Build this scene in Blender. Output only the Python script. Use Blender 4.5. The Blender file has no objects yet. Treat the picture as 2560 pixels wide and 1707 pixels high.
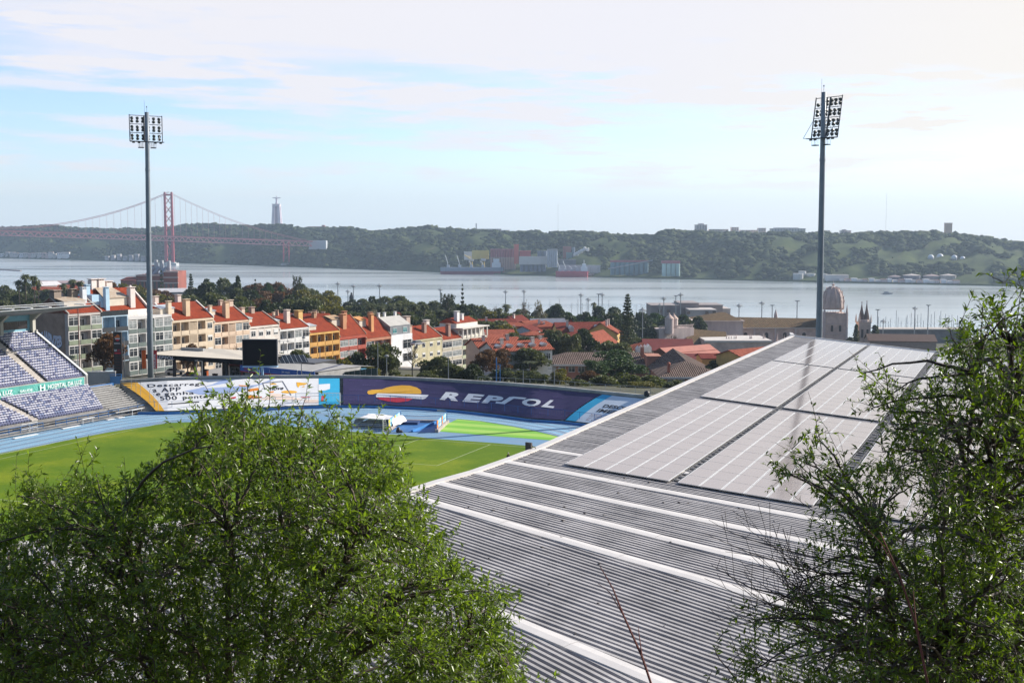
import bpy, math, random
import numpy as np
from mathutils import Vector, Matrix, noise as mnoise
from mathutils.kdtree import KDTree
random.seed(7)
rng = np.random.default_rng(7)
S = bpy.context.scene
COL = S.collection
R = math.radians
# ------------------------------------------------------------------ camera
F0, CX, CY, HC = 3000.0, 1280.0, 853.5, 29.0
TH = math.atan(268.5 / F0)
_c, _s = math.cos(TH), math.sin(TH)
def ray(u, v):
    x = (u - CX) / F0; y = (CY - v) / F0
    return Vector((x, y * _s + _c, y * _c - _s))
def PZ(u, v, z=0.0):
    r = ray(u, v); t = (z - HC) / r.z
    return Vector((r.x * t, r.y * t, z))
def PY(u, v, Y):
    r = ray(u, v); t = Y / r.y
    return Vector((r.x * t, Y, HC + r.z * t))
cam = bpy.data.objects.new('camera', bpy.data.cameras.new('camera'))
COL.objects.link(cam)
cam.location = (0, 0, HC); cam.rotation_euler = (R(90) - TH, 0, 0)
cam.data.sensor_width = 36.0; cam.data.lens = F0 / 2560 * 36.0
cam.data.clip_start = 0.1; cam.data.clip_end = 30000
S.camera = cam
S.view_settings.view_transform = 'Standard'; S.view_settings.look = 'None'
S.view_settings.exposure = 0.55; S.view_settings.gamma = 1.0
# ------------------------------------------------------------------ materials
MATS = {}
def lin(c):
    return tuple((x / 255 / 12.92) if x / 255 <= .04045 else ((x / 255 + .055) / 1.055) ** 2.4 for x in c)
class NT:
    def __init__(s, tree): s.t = tree
    def n(s, typ, **kw):
        nd = s.t.nodes.new(typ)
        for k, v in kw.items():
            if k in nd.inputs:
                nd.inputs[k].default_value = v
            else: setattr(nd, k, v)
        return nd
    def l(s, a, b): s.t.links.new(a, b)
def newmat(name):
    m = bpy.data.materials.new(name); m.use_nodes = True
    nt = NT(m.node_tree)
    b = m.node_tree.nodes.get('Principled BSDF')
    return m, nt, b
def mat(name, col, rough=.65, metal=0, var=.18, scale=.6, spec=.5, bump=0, col2=None, stretch=None, island=0):
    """plain weathered surface: base colour varied by two octaves of noise in world space"""
    if name in MATS: return MATS[name]
    m, nt, b = newmat(name)
    b.inputs['Roughness'].default_value = rough; b.inputs['Metallic'].default_value = metal
    b.inputs['Specular IOR Level'].default_value = spec
    geo = nt.n('ShaderNodeNewGeometry')
    mp = nt.n('ShaderNodeMapping'); nt.l(geo.outputs['Position'], mp.inputs[0])
    mp.inputs['Scale'].default_value = stretch or (1, 1, 1)
    nz = nt.n('ShaderNodeTexNoise', Scale=scale, Detail=5.0, Roughness=.65)
    nt.l(mp.outputs[0], nz.inputs['Vector'])
    rp = nt.n('ShaderNodeValToRGB'); nt.l(nz.outputs[0], rp.inputs[0])
    rp.color_ramp.elements[0].position = .3; rp.color_ramp.elements[1].position = .7
    c2 = col2 or tuple(max(0, c * (1 - var)) for c in col)
    c1 = col if col2 else tuple(min(1, c * (1 + var * .6)) for c in col)
    rp.color_ramp.elements[0].color = (*c2, 1); rp.color_ramp.elements[1].color = (*c1, 1)
    out = rp.outputs[0]
    if island:
        hs = nt.n('ShaderNodeHueSaturation'); nt.l(out, hs.inputs['Color'])
        mr = nt.n('ShaderNodeMapRange'); nt.l(geo.outputs['Random Per Island'], mr.inputs[0])
        mr.inputs[3].default_value = 1 - island; mr.inputs[4].default_value = 1 + island
        nt.l(mr.outputs[0], hs.inputs['Value']); out = hs.outputs[0]
    nt.l(out, b.inputs['Base Color'])
    if bump:
        bp = nt.n('ShaderNodeBump', Strength=bump, Distance=.1); nt.l(nz.outputs[0], bp.inputs['Height'])
        nt.l(bp.outputs[0], b.inputs['Normal'])
    MATS[name] = m
    return m
def leafmat(name, ca, cb, rough=.45, trans=.35, spec=.5, isl=True):
    if name in MATS: return MATS[name]
    m, nt, b = newmat(name)
    geo = nt.n('ShaderNodeNewGeometry')
    rp = nt.n('ShaderNodeValToRGB'); rp.color_ramp.elements[0].color = (*ca, 1); rp.color_ramp.elements[1].color = (*cb, 1)
    nz = nt.n('ShaderNodeTexNoise', Scale=.35, Detail=3.0); nt.l(geo.outputs['Position'], nz.inputs['Vector'])
    mx = nt.n('ShaderNodeMath', operation='ADD'); nt.l(geo.outputs['Random Per Island'], mx.inputs[0]); nt.l(nz.outputs[0], mx.inputs[1])
    m2 = nt.n('ShaderNodeMath', operation='MULTIPLY_ADD'); nt.l(mx.outputs[0], m2.inputs[0]); m2.inputs[1].default_value = .75; m2.inputs[2].default_value = -.25
    nt.l(m2.outputs[0], rp.inputs[0])
    nt.l(rp.outputs[0], b.inputs['Base Color']); b.inputs['Roughness'].default_value = rough
    b.inputs['Specular IOR Level'].default_value = spec
    tr = nt.n('ShaderNodeBsdfTranslucent')
    hs = nt.n('ShaderNodeHueSaturation', Saturation=1.15, Value=1.5); nt.l(rp.outputs[0], hs.inputs['Color']); nt.l(hs.outputs[0], tr.inputs[0])
    ms = nt.n('ShaderNodeMixShader'); ms.inputs[0].default_value = trans
    nt.l(b.outputs[0], ms.inputs[1]); nt.l(tr.outputs[0], ms.inputs[2])
    nt.l(ms.outputs[0], m.node_tree.nodes['Material Output'].inputs[0])
    MATS[name] = m
    return m
def tilemat(name, ca, cb, period=.35, d=(1, 0), moss=None):
    """clay roof tile: courses running along d (plan direction across the tile channels)"""
    if name in MATS: return MATS[name]
    m, nt, b = newmat(name)
    geo = nt.n('ShaderNodeNewGeometry'); sp = nt.n('ShaderNodeSeparateXYZ'); nt.l(geo.outputs['Position'], sp.inputs[0])
    a = nt.n('ShaderNodeMath', operation='MULTIPLY'); nt.l(sp.outputs[0], a.inputs[0]); a.inputs[1].default_value = d[0] * 2 * math.pi / period
    c = nt.n('ShaderNodeMath', operation='MULTIPLY_ADD'); nt.l(sp.outputs[1], c.inputs[0]); c.inputs[1].default_value = d[1] * 2 * math.pi / period; nt.l(a.outputs[0], c.inputs[2])
    sn = nt.n('ShaderNodeMath', operation='SINE'); nt.l(c.outputs[0], sn.inputs[0])
    nz = nt.n('ShaderNodeTexNoise', Scale=.7, Detail=8.0, Roughness=.8); nt.l(geo.outputs['Position'], nz.inputs['Vector'])
    rp = nt.n('ShaderNodeValToRGB'); nt.l(nz.outputs[0], rp.inputs[0])
    rp.color_ramp.elements[0].position = .32; rp.color_ramp.elements[1].position = .66
    rp.color_ramp.elements[0].color = (*ca, 1); rp.color_ramp.elements[1].color = (*cb, 1)
    e = rp.color_ramp.elements.new(.5); e.color = (*(moss or tuple(a * .45 + b_ * .55 for a, b_ in zip(ca, cb))), 1)
    if not moss:
        e = rp.color_ramp.elements.new(.80); e.color = (cb[0] * 1.12, cb[1] * 1.7, cb[2] * 2.1, 1); e = rp.color_ramp.elements.new(.2); e.color = (ca[0] * .6, ca[1] * .8, ca[2], 1)
    nt.l(rp.outputs[0], b.inputs['Base Color']); b.inputs['Roughness'].default_value = .85
    b.inputs['Specular IOR Level'].default_value = .2
    bp = nt.n('ShaderNodeBump', Strength=.9, Distance=period * .35); nt.l(sn.outputs[0], bp.inputs['Height']); nt.l(bp.outputs[0], b.inputs['Normal'])
    MATS[name] = m
    return m
# ------------------------------------------------------------------ objects
ROOT = {}
def setp(o, label=None, cat=None, group=None, kind=None):
    if label: o['label'] = label
    if cat: o['category'] = cat
    if group: o['group'] = group
    if kind: o['kind'] = kind
    return o
def thing(name, label, cat, loc=(0, 0, 0), group=None, kind=None):
    o = bpy.data.objects.new(name, None); COL.objects.link(o)
    o.location = loc; o.empty_display_size = .5
    ROOT[o.name] = Vector(loc)
    return setp(o, label, cat, group, kind)
def origin_of(p):
    while p.parent: p = p.parent
    return ROOT.get(p.name, Vector((0, 0, 0)))
def mkmesh(name, V, Fc, mats, mi=None, smooth=False):
    me = bpy.data.meshes.new(name)
    me.from_pydata([tuple(v) for v in V], [], Fc)
    for m in (mats if isinstance(mats, (list, tuple)) else [mats]): me.materials.append(m)
    if mi is not None and len(mi): me.polygons.foreach_set('material_index', mi)
    if smooth: me.polygons.foreach_set('use_smooth', [True] * len(me.polygons))
    me.update()
    return me
class MB:
    def __init__(s, o=(0, 0, 0), ex=(1, 0, 0), ey=None, ez=(0, 0, 1)):
        s.V = []; s.F = []; s.MI = []; s.mi = 0
        s.frame(o, ex, ey, ez)
    def frame(s, o=(0, 0, 0), ex=(1, 0, 0), ey=None, ez=(0, 0, 1)):
        s.o = Vector(o); s.ex = Vector(ex).normalized(); s.ez = Vector(ez).normalized()
        s.ey = Vector(ey).normalized() if ey is not None else s.ez.cross(s.ex).normalized()
        return s
    def p(s, q): return s.o + s.ex * q[0] + s.ey * q[1] + s.ez * q[2]
    def add(s, vs, fs):
        n = len(s.V); s.V += [s.p(v) for v in vs]
        s.F += [tuple(i + n for i in f) for f in fs]; s.MI += [s.mi] * len(fs)
    def poly(s, *vs): s.add(vs, [tuple(range(len(vs)))]); return s
    def box(s, x0, x1, y0, y1, z0, z1):
        s.add([(x0, y0, z0), (x1, y0, z0), (x1, y1, z0), (x0, y1, z0), (x0, y0, z1), (x1, y0, z1), (x1, y1, z1), (x0, y1, z1)],
              [(0, 3, 2, 1), (4, 5, 6, 7), (0, 1, 5, 4), (1, 2, 6, 5), (2, 3, 7, 6), (3, 0, 4, 7)]); return s
    def prism(s, pts, z0, z1):
        n = len(pts); a = [(x, y, z0) for x, y in pts] + [(x, y, z1) for x, y in pts]
        s.add(a, [tuple(reversed(range(n))), tuple(range(n, 2 * n))] + [(i, (i + 1) % n, n + (i + 1) % n, n + i) for i in range(n)]); return s
    def loft(s, A, B, cap=True):
        n = len(A)
        f = [(i, (i + 1) % n, n + (i + 1) % n, n + i) for i in range(n)]
        if cap: f += [tuple(reversed(range(n))), tuple(range(n, 2 * n))]
        s.add(list(A) + list(B), f); return s
    def tube(s, pts, r, n=6, cap=True):
        pts = [Vector(q) for q in pts]; k = len(pts)
        rr = r if isinstance(r, (list, tuple)) else [r] * k
        vs = []; fs = []
        for i, q in enumerate(pts):
            d = (pts[min(i + 1, k - 1)] - pts[max(i - 1, 0)])
            d = d.normalized() if d.length > 1e-9 else Vector((0, 0, 1))
            a = d.cross(Vector((0, 0, 1)) if abs(d.z) < .9 else Vector((1, 0, 0))).normalized(); b = d.cross(a)
            for j in range(n):
                t = 2 * math.pi * j / n
                vs.append(q + a * (math.cos(t) * rr[i]) + b * (math.sin(t) * rr[i]))
        for i in range(k - 1):
            for j in range(n):
                fs.append((i * n + j, i * n + (j + 1) % n, (i + 1) * n + (j + 1) % n, (i + 1) * n + j))
        if cap: fs += [tuple(reversed(range(n))), tuple(range((k - 1) * n, k * n))]
        s.add(vs, fs); return s
    def lathe(s, prof, c=(0, 0, 0), n=16, a0=0):
        vs = []; fs = []; k = len(prof)
        for r, z in prof:
            for j in range(n):
                t = 2 * math.pi * j / n + a0
                vs.append((c[0] + r * math.cos(t), c[1] + r * math.sin(t), c[2] + z))
        for i in range(k - 1):
            for j in range(n):
                fs.append((i * n + j, i * n + (j + 1) % n, (i + 1) * n + (j + 1) % n, (i + 1) * n + j))
        fs += [tuple(reversed(range(n))), tuple(range((k - 1) * n, k * n))]
        s.add(vs, fs); return s
    def build(s, name, m, parent=None, smooth=False, base=None):
        if parent is not None: o0 = origin_of(parent)
        elif base is not None: o0 = Vector(base)
        else:
            a = np.array([tuple(v) for v in s.V]); o0 = Vector((a[:, 0].mean(), a[:, 1].mean(), a[:, 2].min()))
        me = mkmesh(name, [v - o0 for v in s.V], s.F, m, s.MI if isinstance(m, (list, tuple)) else None, smooth)
        ob = bpy.data.objects.new(name, me); COL.objects.link(ob)
        if parent is not None: ob.parent = parent
        else: ob.location = o0; ROOT[ob.name] = o0
        return ob
def copy_tree(o, loc=None, rz=None, sc=None, label=None, group=None, parent=None):
    c = o.copy(); COL.objects.link(c)
    if parent is not None: c.parent = parent
    if loc is not None: c.location = loc; ROOT[c.name] = Vector(loc)
    if rz is not None: c.rotation_euler = (0, 0, rz)
    if sc is not None: c.scale = sc if isinstance(sc, (tuple, list)) else (sc, sc, sc)
    if label: c['label'] = label
    if group: c['group'] = group
    for ch in list(o.children): copy_tree(ch, parent=c)
    return c
_W = ['first', 'second', 'third', 'fourth', 'fifth', 'sixth', 'seventh', 'eighth', 'ninth', 'tenth', 'eleventh', 'twelfth', 'thirteenth', 'fourteenth', 'fifteenth', 'sixteenth', 'seventeenth', 'eighteenth', 'nineteenth', 'twentieth']
_TENS = {20: 'twenty', 30: 'thirty', 40: 'forty', 50: 'fifty'}
def nth(i):
    """0 -> first"""
    if i < 20: return _W[i]
    t, r = divmod(i + 1, 10)
    return (_TENS[t * 10][:-1] + 'ieth') if r == 0 else _TENS[t * 10] + '-' + _W[r - 1]
def text_mesh(s, size=1.0, shear=0, bold=0, align='LEFT', space=1.0, res=3):
    """flat lettering as (verts, faces) in x (along), y (up)"""
    cu = bpy.data.curves.new('t', 'FONT'); cu.body = s; cu.size = size; cu.shear = shear; cu.offset = bold
    cu.align_x = align; cu.resolution_u = res; cu.space_character = space; cu.fill_mode = 'BOTH'
    ob = bpy.data.objects.new('t', cu); COL.objects.link(ob)
    dg = bpy.context.evaluated_depsgraph_get(); dg.update()
    me = bpy.data.meshes.new_from_object(ob.evaluated_get(dg))
    V = [tuple(v.co) for v in me.vertices]; Fc = [tuple(p.vertices) for p in me.polygons]
    bpy.data.objects.remove(ob); bpy.data.curves.remove(cu); bpy.data.meshes.remove(me)
    return V, Fc
def fit_text(s, x0, x1, y0, y1, **kw):
    V, Fc = text_mesh(s, **kw)
    a = np.array(V); lo, hi = a.min(0), a.max(0)
    return [(x0 + (v[0] - lo[0]) / max(hi[0] - lo[0], 1e-6) * (x1 - x0), y0 + (v[1] - lo[1]) / max(hi[1] - lo[1], 1e-6) * (y1 - y0)) for v in V], Fc
# ------------------------------------------------------------------ sun and sky
SUN_AZ, SUN_EL = R(66), R(30)
sd = Vector((math.sin(SUN_AZ) * math.cos(SUN_EL), math.cos(SUN_AZ) * math.cos(SUN_EL), math.sin(SUN_EL)))
sun = bpy.data.objects.new('sun', bpy.data.lights.new('sun', 'SUN')); COL.objects.link(sun)
sun.data.energy = 5.0; sun.data.angle = R(.53); sun.data.color = (1, .93, .83)
sun.rotation_euler = sd.to_track_quat('Z', 'Y').to_euler(); sun.location = (0, 0, 300)
W = bpy.data.worlds.new('World'); S.world = W; W.use_nodes = True
wt = NT(W.node_tree); bg = W.node_tree.nodes['Background']; bg.inputs[1].default_value = .1
sky = wt.n('ShaderNodeTexSky', sky_type='NISHITA', sun_disc=False, sun_elevation=SUN_EL, sun_rotation=SUN_AZ, air_density=1.0, dust_density=.6, ozone_density=1.6, altitude=80)
tc = wt.n('ShaderNodeTexCoord'); sx = wt.n('ShaderNodeSeparateXYZ'); wt.l(tc.outputs['Generated'], sx.inputs[0])
def wm(op, a, b=None, c=None):
    nd = wt.n('ShaderNodeMath', operation=op)
    for i, q in enumerate((a, b, c)):
        if q is None: continue
        if isinstance(q, (int, float)): nd.inputs[i].default_value = q
        else: wt.l(q, nd.inputs[i])
    return nd.outputs[0]
az = wm('ARCTAN2', sx.outputs[0], sx.outputs[1])
el = wm('ARCSINE', sx.outputs[2])
def wnoise(sa, se, off, detail=5.0, rough=.55):
    cb = wt.n('ShaderNodeCombineXYZ'); wt.l(wm('MULTIPLY', az, sa), cb.inputs[0]); wt.l(wm('MULTIPLY_ADD', az, .6, wm('MULTIPLY', el, se)), cb.inputs[1]); cb.inputs[2].default_value = off
    nz = wt.n('ShaderNodeTexNoise', Scale=1.0, Detail=detail, Roughness=rough); wt.l(cb.outputs[0], nz.inputs['Vector'])
    return nz.outputs[0]
def wsmooth(x, a, b):
    nd = wt.n('ShaderNodeMapRange', interpolation_type='SMOOTHSTEP'); wt.l(x, nd.inputs[0]); nd.inputs[1].default_value = a; nd.inputs[2].default_value = b
    return nd.outputs[0]
n1 = wnoise(5.5, 42, 1.3); n2 = wnoise(9, 70, 7.7)
# high veil: thickens upward from about six degrees, reaching lower on the sun side
lvl = wm('ADD', wm('ADD', el, wm('MULTIPLY', az, .075)), wm('MULTIPLY', wm('SUBTRACT', n1, .5), .16))
veil = wm('MULTIPLY', wsmooth(lvl, .064, .16), wm('SUBTRACT', 1.0, wm('MULTIPLY', wm('MULTIPLY', wsmooth(wnoise(4, 30, 4.2), .48, .74), .5), wm('SUBTRACT', 1.0, wsmooth(el, .08, .13)))))
# thin streak clouds near the middle of the sky band
streak = wm('MULTIPLY', wsmooth(n2, .46, .66), wm('MULTIPLY', wsmooth(el, .022, .05), .75))
low = wm('MULTIPLY', wsmooth(wm('SUBTRACT', .06, el), -.02, .06), wsmooth(az, -.25, .3))
mask = wm('MULTIPLY', wm('MINIMUM', wm('ADD', wm('ADD', veil, streak), wm('MULTIPLY', low, .35)), .97), wm('MULTIPLY', wm('SUBTRACT', 1.0, wm('MULTIPLY', wsmooth(el, .22, .5), .9)), wm('SUBTRACT', 1.0, wm('MULTIPLY', wsmooth(wm('ABSOLUTE', wm('SUBTRACT', az, .35)), 1.0, 1.7), .95))))
cc = wt.n('ShaderNodeMixRGB'); cc.inputs[1].default_value = (6.3, 6.2, 6.5, 1); cc.inputs[2].default_value = (6.75, 6.4, 5.95, 1)
wt.l(wsmooth(wm('SUBTRACT', az, wm('MULTIPLY', el, 1.0)), -.1, .3), cc.inputs[0])
tint = wt.n('ShaderNodeMixRGB'); tint.inputs[1].default_value = (.84, .88, .96, 1); tint.inputs[2].default_value = (1.14, 1.25, 1.60, 1)
wt.l(wm('MULTIPLY', wm('SUBTRACT', 1.0, wsmooth(el, .2, .5)), wm('SUBTRACT', 1.0, wsmooth(wm('ABSOLUTE', wm('SUBTRACT', az, .2)), .9, 1.6))), tint.inputs[0])
clr = wt.n('ShaderNodeMixRGB', blend_type='MULTIPLY'); clr.inputs[0].default_value = 1; wt.l(sky.outputs[0], clr.inputs[1]); wt.l(tint.outputs[0], clr.inputs[2])
hzn = wt.n('ShaderNodeMixRGB'); wt.l(wm('MULTIPLY', wsmooth(wm('SUBTRACT', .075, el), .0, .07), .75), hzn.inputs[0]); wt.l(clr.outputs[0], hzn.inputs[1]); hzn.inputs[2].default_value = (5.7, 6.7, 7.5, 1)
mxs = wt.n('ShaderNodeMixRGB'); wt.l(mask, mxs.inputs[0]); wt.l(hzn.outputs[0], mxs.inputs[1]); wt.l(cc.outputs[0], mxs.inputs[2])
wt.l(mxs.outputs[0], bg.inputs[0])
# ------------------------------------------------------------------ terrain, river, far shore
def interp(x, P):
    if x <= P[0][0]: return P[0][1]
    for (a, b), (c, d) in zip(P, P[1:]):
        if x <= c: return b + (d - b) * (x - a) / (c - a)
    return P[-1][1]
ZW = -56.0
GL = [(-2000, 120), (-220, 95), (-90, 62), (-30, 36), (-8, 28), (0, 27.4), (4, 25.4), (9, 22.0), (28, 8), (42, 0), (60, -.15), (243, -.15), (252, -2), (390, -12), (500, -20), (700, -31), (900, -45), (1250, -53), (3000, -54)]  # leading points: unseen hill behind camera, added to cut sky light on roof ribs
GR = [(-2000, 120), (-220, 95), (-90, 62), (-30, 36), (-8, 28), (0, 27.4), (4, 25.4), (9, 22.0), (28, 8), (42, 0), (60, -.15), (225, -.15), (250, -3), (300, -9), (350, -16), (480, -26), (600, -37), (700, -45), (950, -53), (3000, -54)]
def bank(x): return 1060 - .62 * x if x < 0 else max(900, 1060 - .34 * x)
def G(x, y):
    k = min(1, max(0, (x / max(y, 1) + .12) / .24))
    z = interp(y, GL) * (1 - k) + interp(y, GR) * k
    b = bank(x)
    if y > b: z = max(-62, z - (y - b) * .5)
    return z
def mgrid(name, xs, ys, fn, m, smooth=True):
    V = [(x, y, fn(x, y)) for y in ys for x in xs]; n = len(xs)
    Fc = [(j * n + i, j * n + i + 1, (j + 1) * n + i + 1, (j + 1) * n + i) for j in range(len(ys) - 1) for i in range(n - 1)]
    me = mkmesh(name, V, Fc, m, smooth=smooth); o = bpy.data.objects.new(name, me); COL.objects.link(o)
    return setp(o, kind='structure')
m_soil = mat('scrubby ground', (.045, .055, .022), .95, var=.6, scale=.25, col2=(.085, .075, .042), bump=.4)
xs = sorted(set([-5500, -4000, -3000, 2500, 4000, 5500] + list(range(-2200, 2001, 200)) + list(range(-500, 501, 25)) + list(range(-60, 61, 6))))
ys = [-2000, -220, -150, -90, -60, -30, -18, -8, 0, 2, 4, 6, 9, 14, 20, 28, 35, 42, 50, 60, 100, 150, 200, 225, 235, 243, 252, 262, 275, 290, 300, 320, 350, 370, 390, 420, 450, 480, 510, 550, 600, 650, 700, 750, 800, 850, 900, 925, 950, 975, 1000, 1020, 1040, 1060, 1080, 1100, 1150, 1200, 1250, 1300, 1400, 1600, 1800, 2000, 2300, 2600, 3000]
mgrid('ground', xs, ys, G, m_soil)
# far bed under the water reaches the horizon
o = MB().poly((-5600, -2500, -63), (5600, -2500, -63), (5600, 5800, -63), (-5600, 5800, -63)).build('riverbed', mat('river mud', (.06, .07, .05), .9)); setp(o, kind='structure')
m, nt, b = newmat('river water')
b.inputs['Base Color'].default_value = (.42, .47, .48, 1); b.inputs['Roughness'].default_value = .16; b.inputs['IOR'].default_value = 1.33
geo = nt.n('ShaderNodeNewGeometry'); mp = nt.n('ShaderNodeMapping'); nt.l(geo.outputs['Position'], mp.inputs[0]); mp.inputs['Scale'].default_value = (.03, .09, 1)
nz = nt.n('ShaderNodeTexNoise', Scale=1.0, Detail=6.0, Roughness=.7); nt.l(mp.outputs[0], nz.inputs['Vector'])
mp2 = nt.n('ShaderNodeMapping'); nt.l(geo.outputs['Position'], mp2.inputs[0]); mp2.inputs['Scale'].default_value = (.0012, .006, 1)
nz2 = nt.n('ShaderNodeTexNoise', Scale=1.0, Detail=4.0); nt.l(mp2.outputs[0], nz2.inputs['Vector'])
mr = nt.n('ShaderNodeMapRange'); nt.l(nz2.outputs[0], mr.inputs[0]); mr.inputs[1].default_value = .35; mr.inputs[2].default_value = .65; mr.inputs[3].default_value = .1; mr.inputs[4].default_value = .24
nt.l(mr.outputs[0], b.inputs['Roughness'])
bp = nt.n('ShaderNodeBump', Strength=.12, Distance=.5); nt.l(nz.outputs[0], bp.inputs['Height']); nt.l(bp.outputs[0], b.inputs['Normal'])
o = MB().poly((-5500, 700, ZW), (5500, 700, ZW), (5500, 5700, ZW), (-5500, 5700, ZW)).build('river', m); setp(o, kind='structure')
# far shore: distance along each picture column, ridge height, both as real ground
SH = [(-500, 632), (0, 645), (640, 664), (1280, 688), (1920, 703), (2560, 717), (3100, 726)]
RV = [(-500, 572), (0, 572), (150, 570), (270, 577), (420, 574), (460, 566), (640, 569), (760, 574), (805, 575), (873, 578), (928, 583), (969, 580), (1078, 576), (1175, 581), (1243, 588), (1290, 586), (1340, 582), (1362, 590), (1417, 584), (1472, 585), (1554, 593), (1623, 597), (1664, 585), (1732, 583), (1801, 588), (1920, 589), (2016, 589), (2112, 596), (2194, 588), (2276, 588), (2372, 592), (2441, 596), (2485, 606), (2523, 614), (2560, 612), (3100, 615)]
def shoreD(u): return PZ(u, interp(u, SH), ZW).y
RW = 520.0
def far_ground(u, t):
    """t metres behind the shoreline along the picture column u"""
    D0 = shoreD(u); D = D0 + t; x = (u - CX) / F0 * D
    Dr = D0 + RW
    zr = PY(u, interp(u, RV), Dr).z
    k = min(1, max(0, (t - 25) / (RW - 25)))
    n = mnoise.fractal(Vector((u * .011, t * .006, 3.1)), .8, 2.1, 5)
    n2 = mnoise.noise(Vector((u * .006, 1.7, 5)))
    f = (1 - (1 - k) ** (1.75 + .7 * n2))
    z = ZW + 2.5 + (zr - ZW - 2.5) * f + n * 17 * math.sin(math.pi * min(k, 1)) ** .7
    if t > RW: z = zr - (t - RW) * .06
    if t < 4: z = ZW - 3
    return Vector((x, D, z))
us = list(range(-188, 2760, 12))
ts = [0, 4, 25, 45, 70, 95, 120, 150, 180, 215, 250, 290, 330, 370, 410, 450, 485, 505, 520, 560, 640, 800]
m, nt, b = newmat('far hillside')
geo = nt.n('ShaderNodeNewGeometry')
nz = nt.n('ShaderNodeTexNoise', Scale=.018, Detail=8.0, Roughness=.74); nt.l(geo.outputs['Position'], nz.inputs['Vector'])
rp = nt.n('ShaderNodeValToRGB'); nt.l(nz.outputs[0], rp.inputs[0])
E = rp.color_ramp.elements
E[0].position = .30; E[0].color = (.024, .040, .014, 1); E[1].position = .78; E[1].color = (.16, .19, .06, 1)
for q, c in ((.46, (.05, .07, .022, 1)), (.60, (.08, .105, .032, 1)), (.68, (.16, .125, .075, 1))):
    e = E.new(q); e.color = c
nt.l(rp.outputs[0], b.inputs['Base Color']); b.inputs['Roughness'].default_value = .95; b.inputs['Specular IOR Level'].default_value = .1
V = [far_ground(u, t) for t in ts for u in us]; n = len(us)
Fc = [(j * n + i, j * n + i + 1, (j + 1) * n + i + 1, (j + 1) * n + i) for j in range(len(ts) - 1) for i in range(n - 1)]
o = bpy.data.objects.new('hills', mkmesh('hills', V, Fc, m, smooth=True)); COL.objects.link(o); setp(o, kind='structure')
# scrub and trees over the far hills: one mass nobody could count
ICO_V = None
def ico():
    global ICO_V
    t = (1 + 5 ** .5) / 2
    v = np.array([(-1, t, 0), (1, t, 0), (-1, -t, 0), (1, -t, 0), (0, -1, t), (0, 1, t), (0, -1, -t), (0, 1, -t), (t, 0, -1), (t, 0, 1), (-t, 0, -1), (-t, 0, 1)], float)
    v /= np.linalg.norm(v[0])
    f = np.array([(0, 11, 5), (0, 5, 1), (0, 1, 7), (0, 7, 10), (0, 10, 11), (1, 5, 9), (5, 11, 4), (11, 10, 2), (10, 7, 6), (7, 1, 8), (3, 9, 4), (3, 4, 2), (3, 2, 6), (3, 6, 8), (3, 8, 9), (4, 9, 5), (2, 4, 11), (6, 2, 10), (8, 6, 7), (9, 8, 1)])
    return v, f
def mass(name, C, Rr, m, label=None, cat=None):
    """C (n,3) centres, Rr (n,3) radii -> one mesh of ragged clumps"""
    v, f = ico(); n = len(C)
    P = v[None] * (1 + rng.normal(0, .24, (n, 12, 1)))
    an = rng.uniform(0, 6.28, n); ca, sa = np.cos(an)[:, None], np.sin(an)[:, None]
    X = P[:, :, 0] * ca - P[:, :, 1] * sa; Y = P[:, :, 0] * sa + P[:, :, 1] * ca
    P = np.stack([X, Y, P[:, :, 2]], 2) * Rr[:, None, :] + C[:, None, :]
    Fa = (f[None] + (np.arange(n) * 12)[:, None, None]).reshape(-1, 3)
    me = npmesh(name, P.reshape(-1, 3), Fa, m)
    o = bpy.data.objects.new(name, me); COL.objects.link(o)
    return o
def npmesh(name, V, Fa, m, smooth=False, mi=None):
    me = bpy.data.meshes.new(name); V = np.asarray(V, np.float32); Fa = np.asarray(Fa, np.int32); k = Fa.shape[1]
    me.vertices.add(len(V)); me.vertices.foreach_set('co', V.ravel())
    me.loops.add(Fa.size); me.loops.foreach_set('vertex_index', Fa.ravel())
    me.polygons.add(len(Fa)); me.polygons.foreach_set('loop_start', np.arange(len(Fa), dtype=np.int32) * k)
    for q in (m if isinstance(m, (list, tuple)) else [m]): me.materials.append(q)
    if mi is not None: me.polygons.foreach_set('material_index', np.asarray(mi, np.int32))
    if smooth: me.polygons.foreach_set('use_smooth', np.ones(len(Fa), bool))
    me.update(calc_edges=True); me.validate()
    return me
m_scrub = leafmat('far scrub', (.016, .027, .009), (.085, .105, .036), .9, .1, .1)
C = []; Q = []
for k in range(30000):
    u = random.uniform(-150, 2700); t = random.uniform(20, 560) if k % 4 else random.uniform(440, 540)
    d = mnoise.fractal(Vector((u * .012, t * .007, 9.4)), 1, 2, 4)
    if d < -.30 and t < 430: continue
    if (2305 < u < 2450 and 130 < t < 262) or (1975 < u < 2480 and t < 62) or (1270 < u < 1510 and t < 175) or (1515 < u < 1710 and t < 55) or (u < 400 and t < 40): continue
    if u > 1850 and t < 420 and d < -.02: continue
    p = far_ground(u, t)
    r = random.choice((1.6, 2.4, 3.2, 4.4, 6.0)) * random.uniform(.8, 1.25) * (1.25 if d > .25 else 1)
    C.append((p.x, p.y, p.z + r * .45)); Q.append((r * random.uniform(.9, 1.5), r, r * random.uniform(.6, 1.0)))
o = mass('far_woodland', np.array(C), np.array(Q), m_scrub); setp(o, 'dark green scrub and woods covering the far river hills', 'woodland', kind='stuff')
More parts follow.
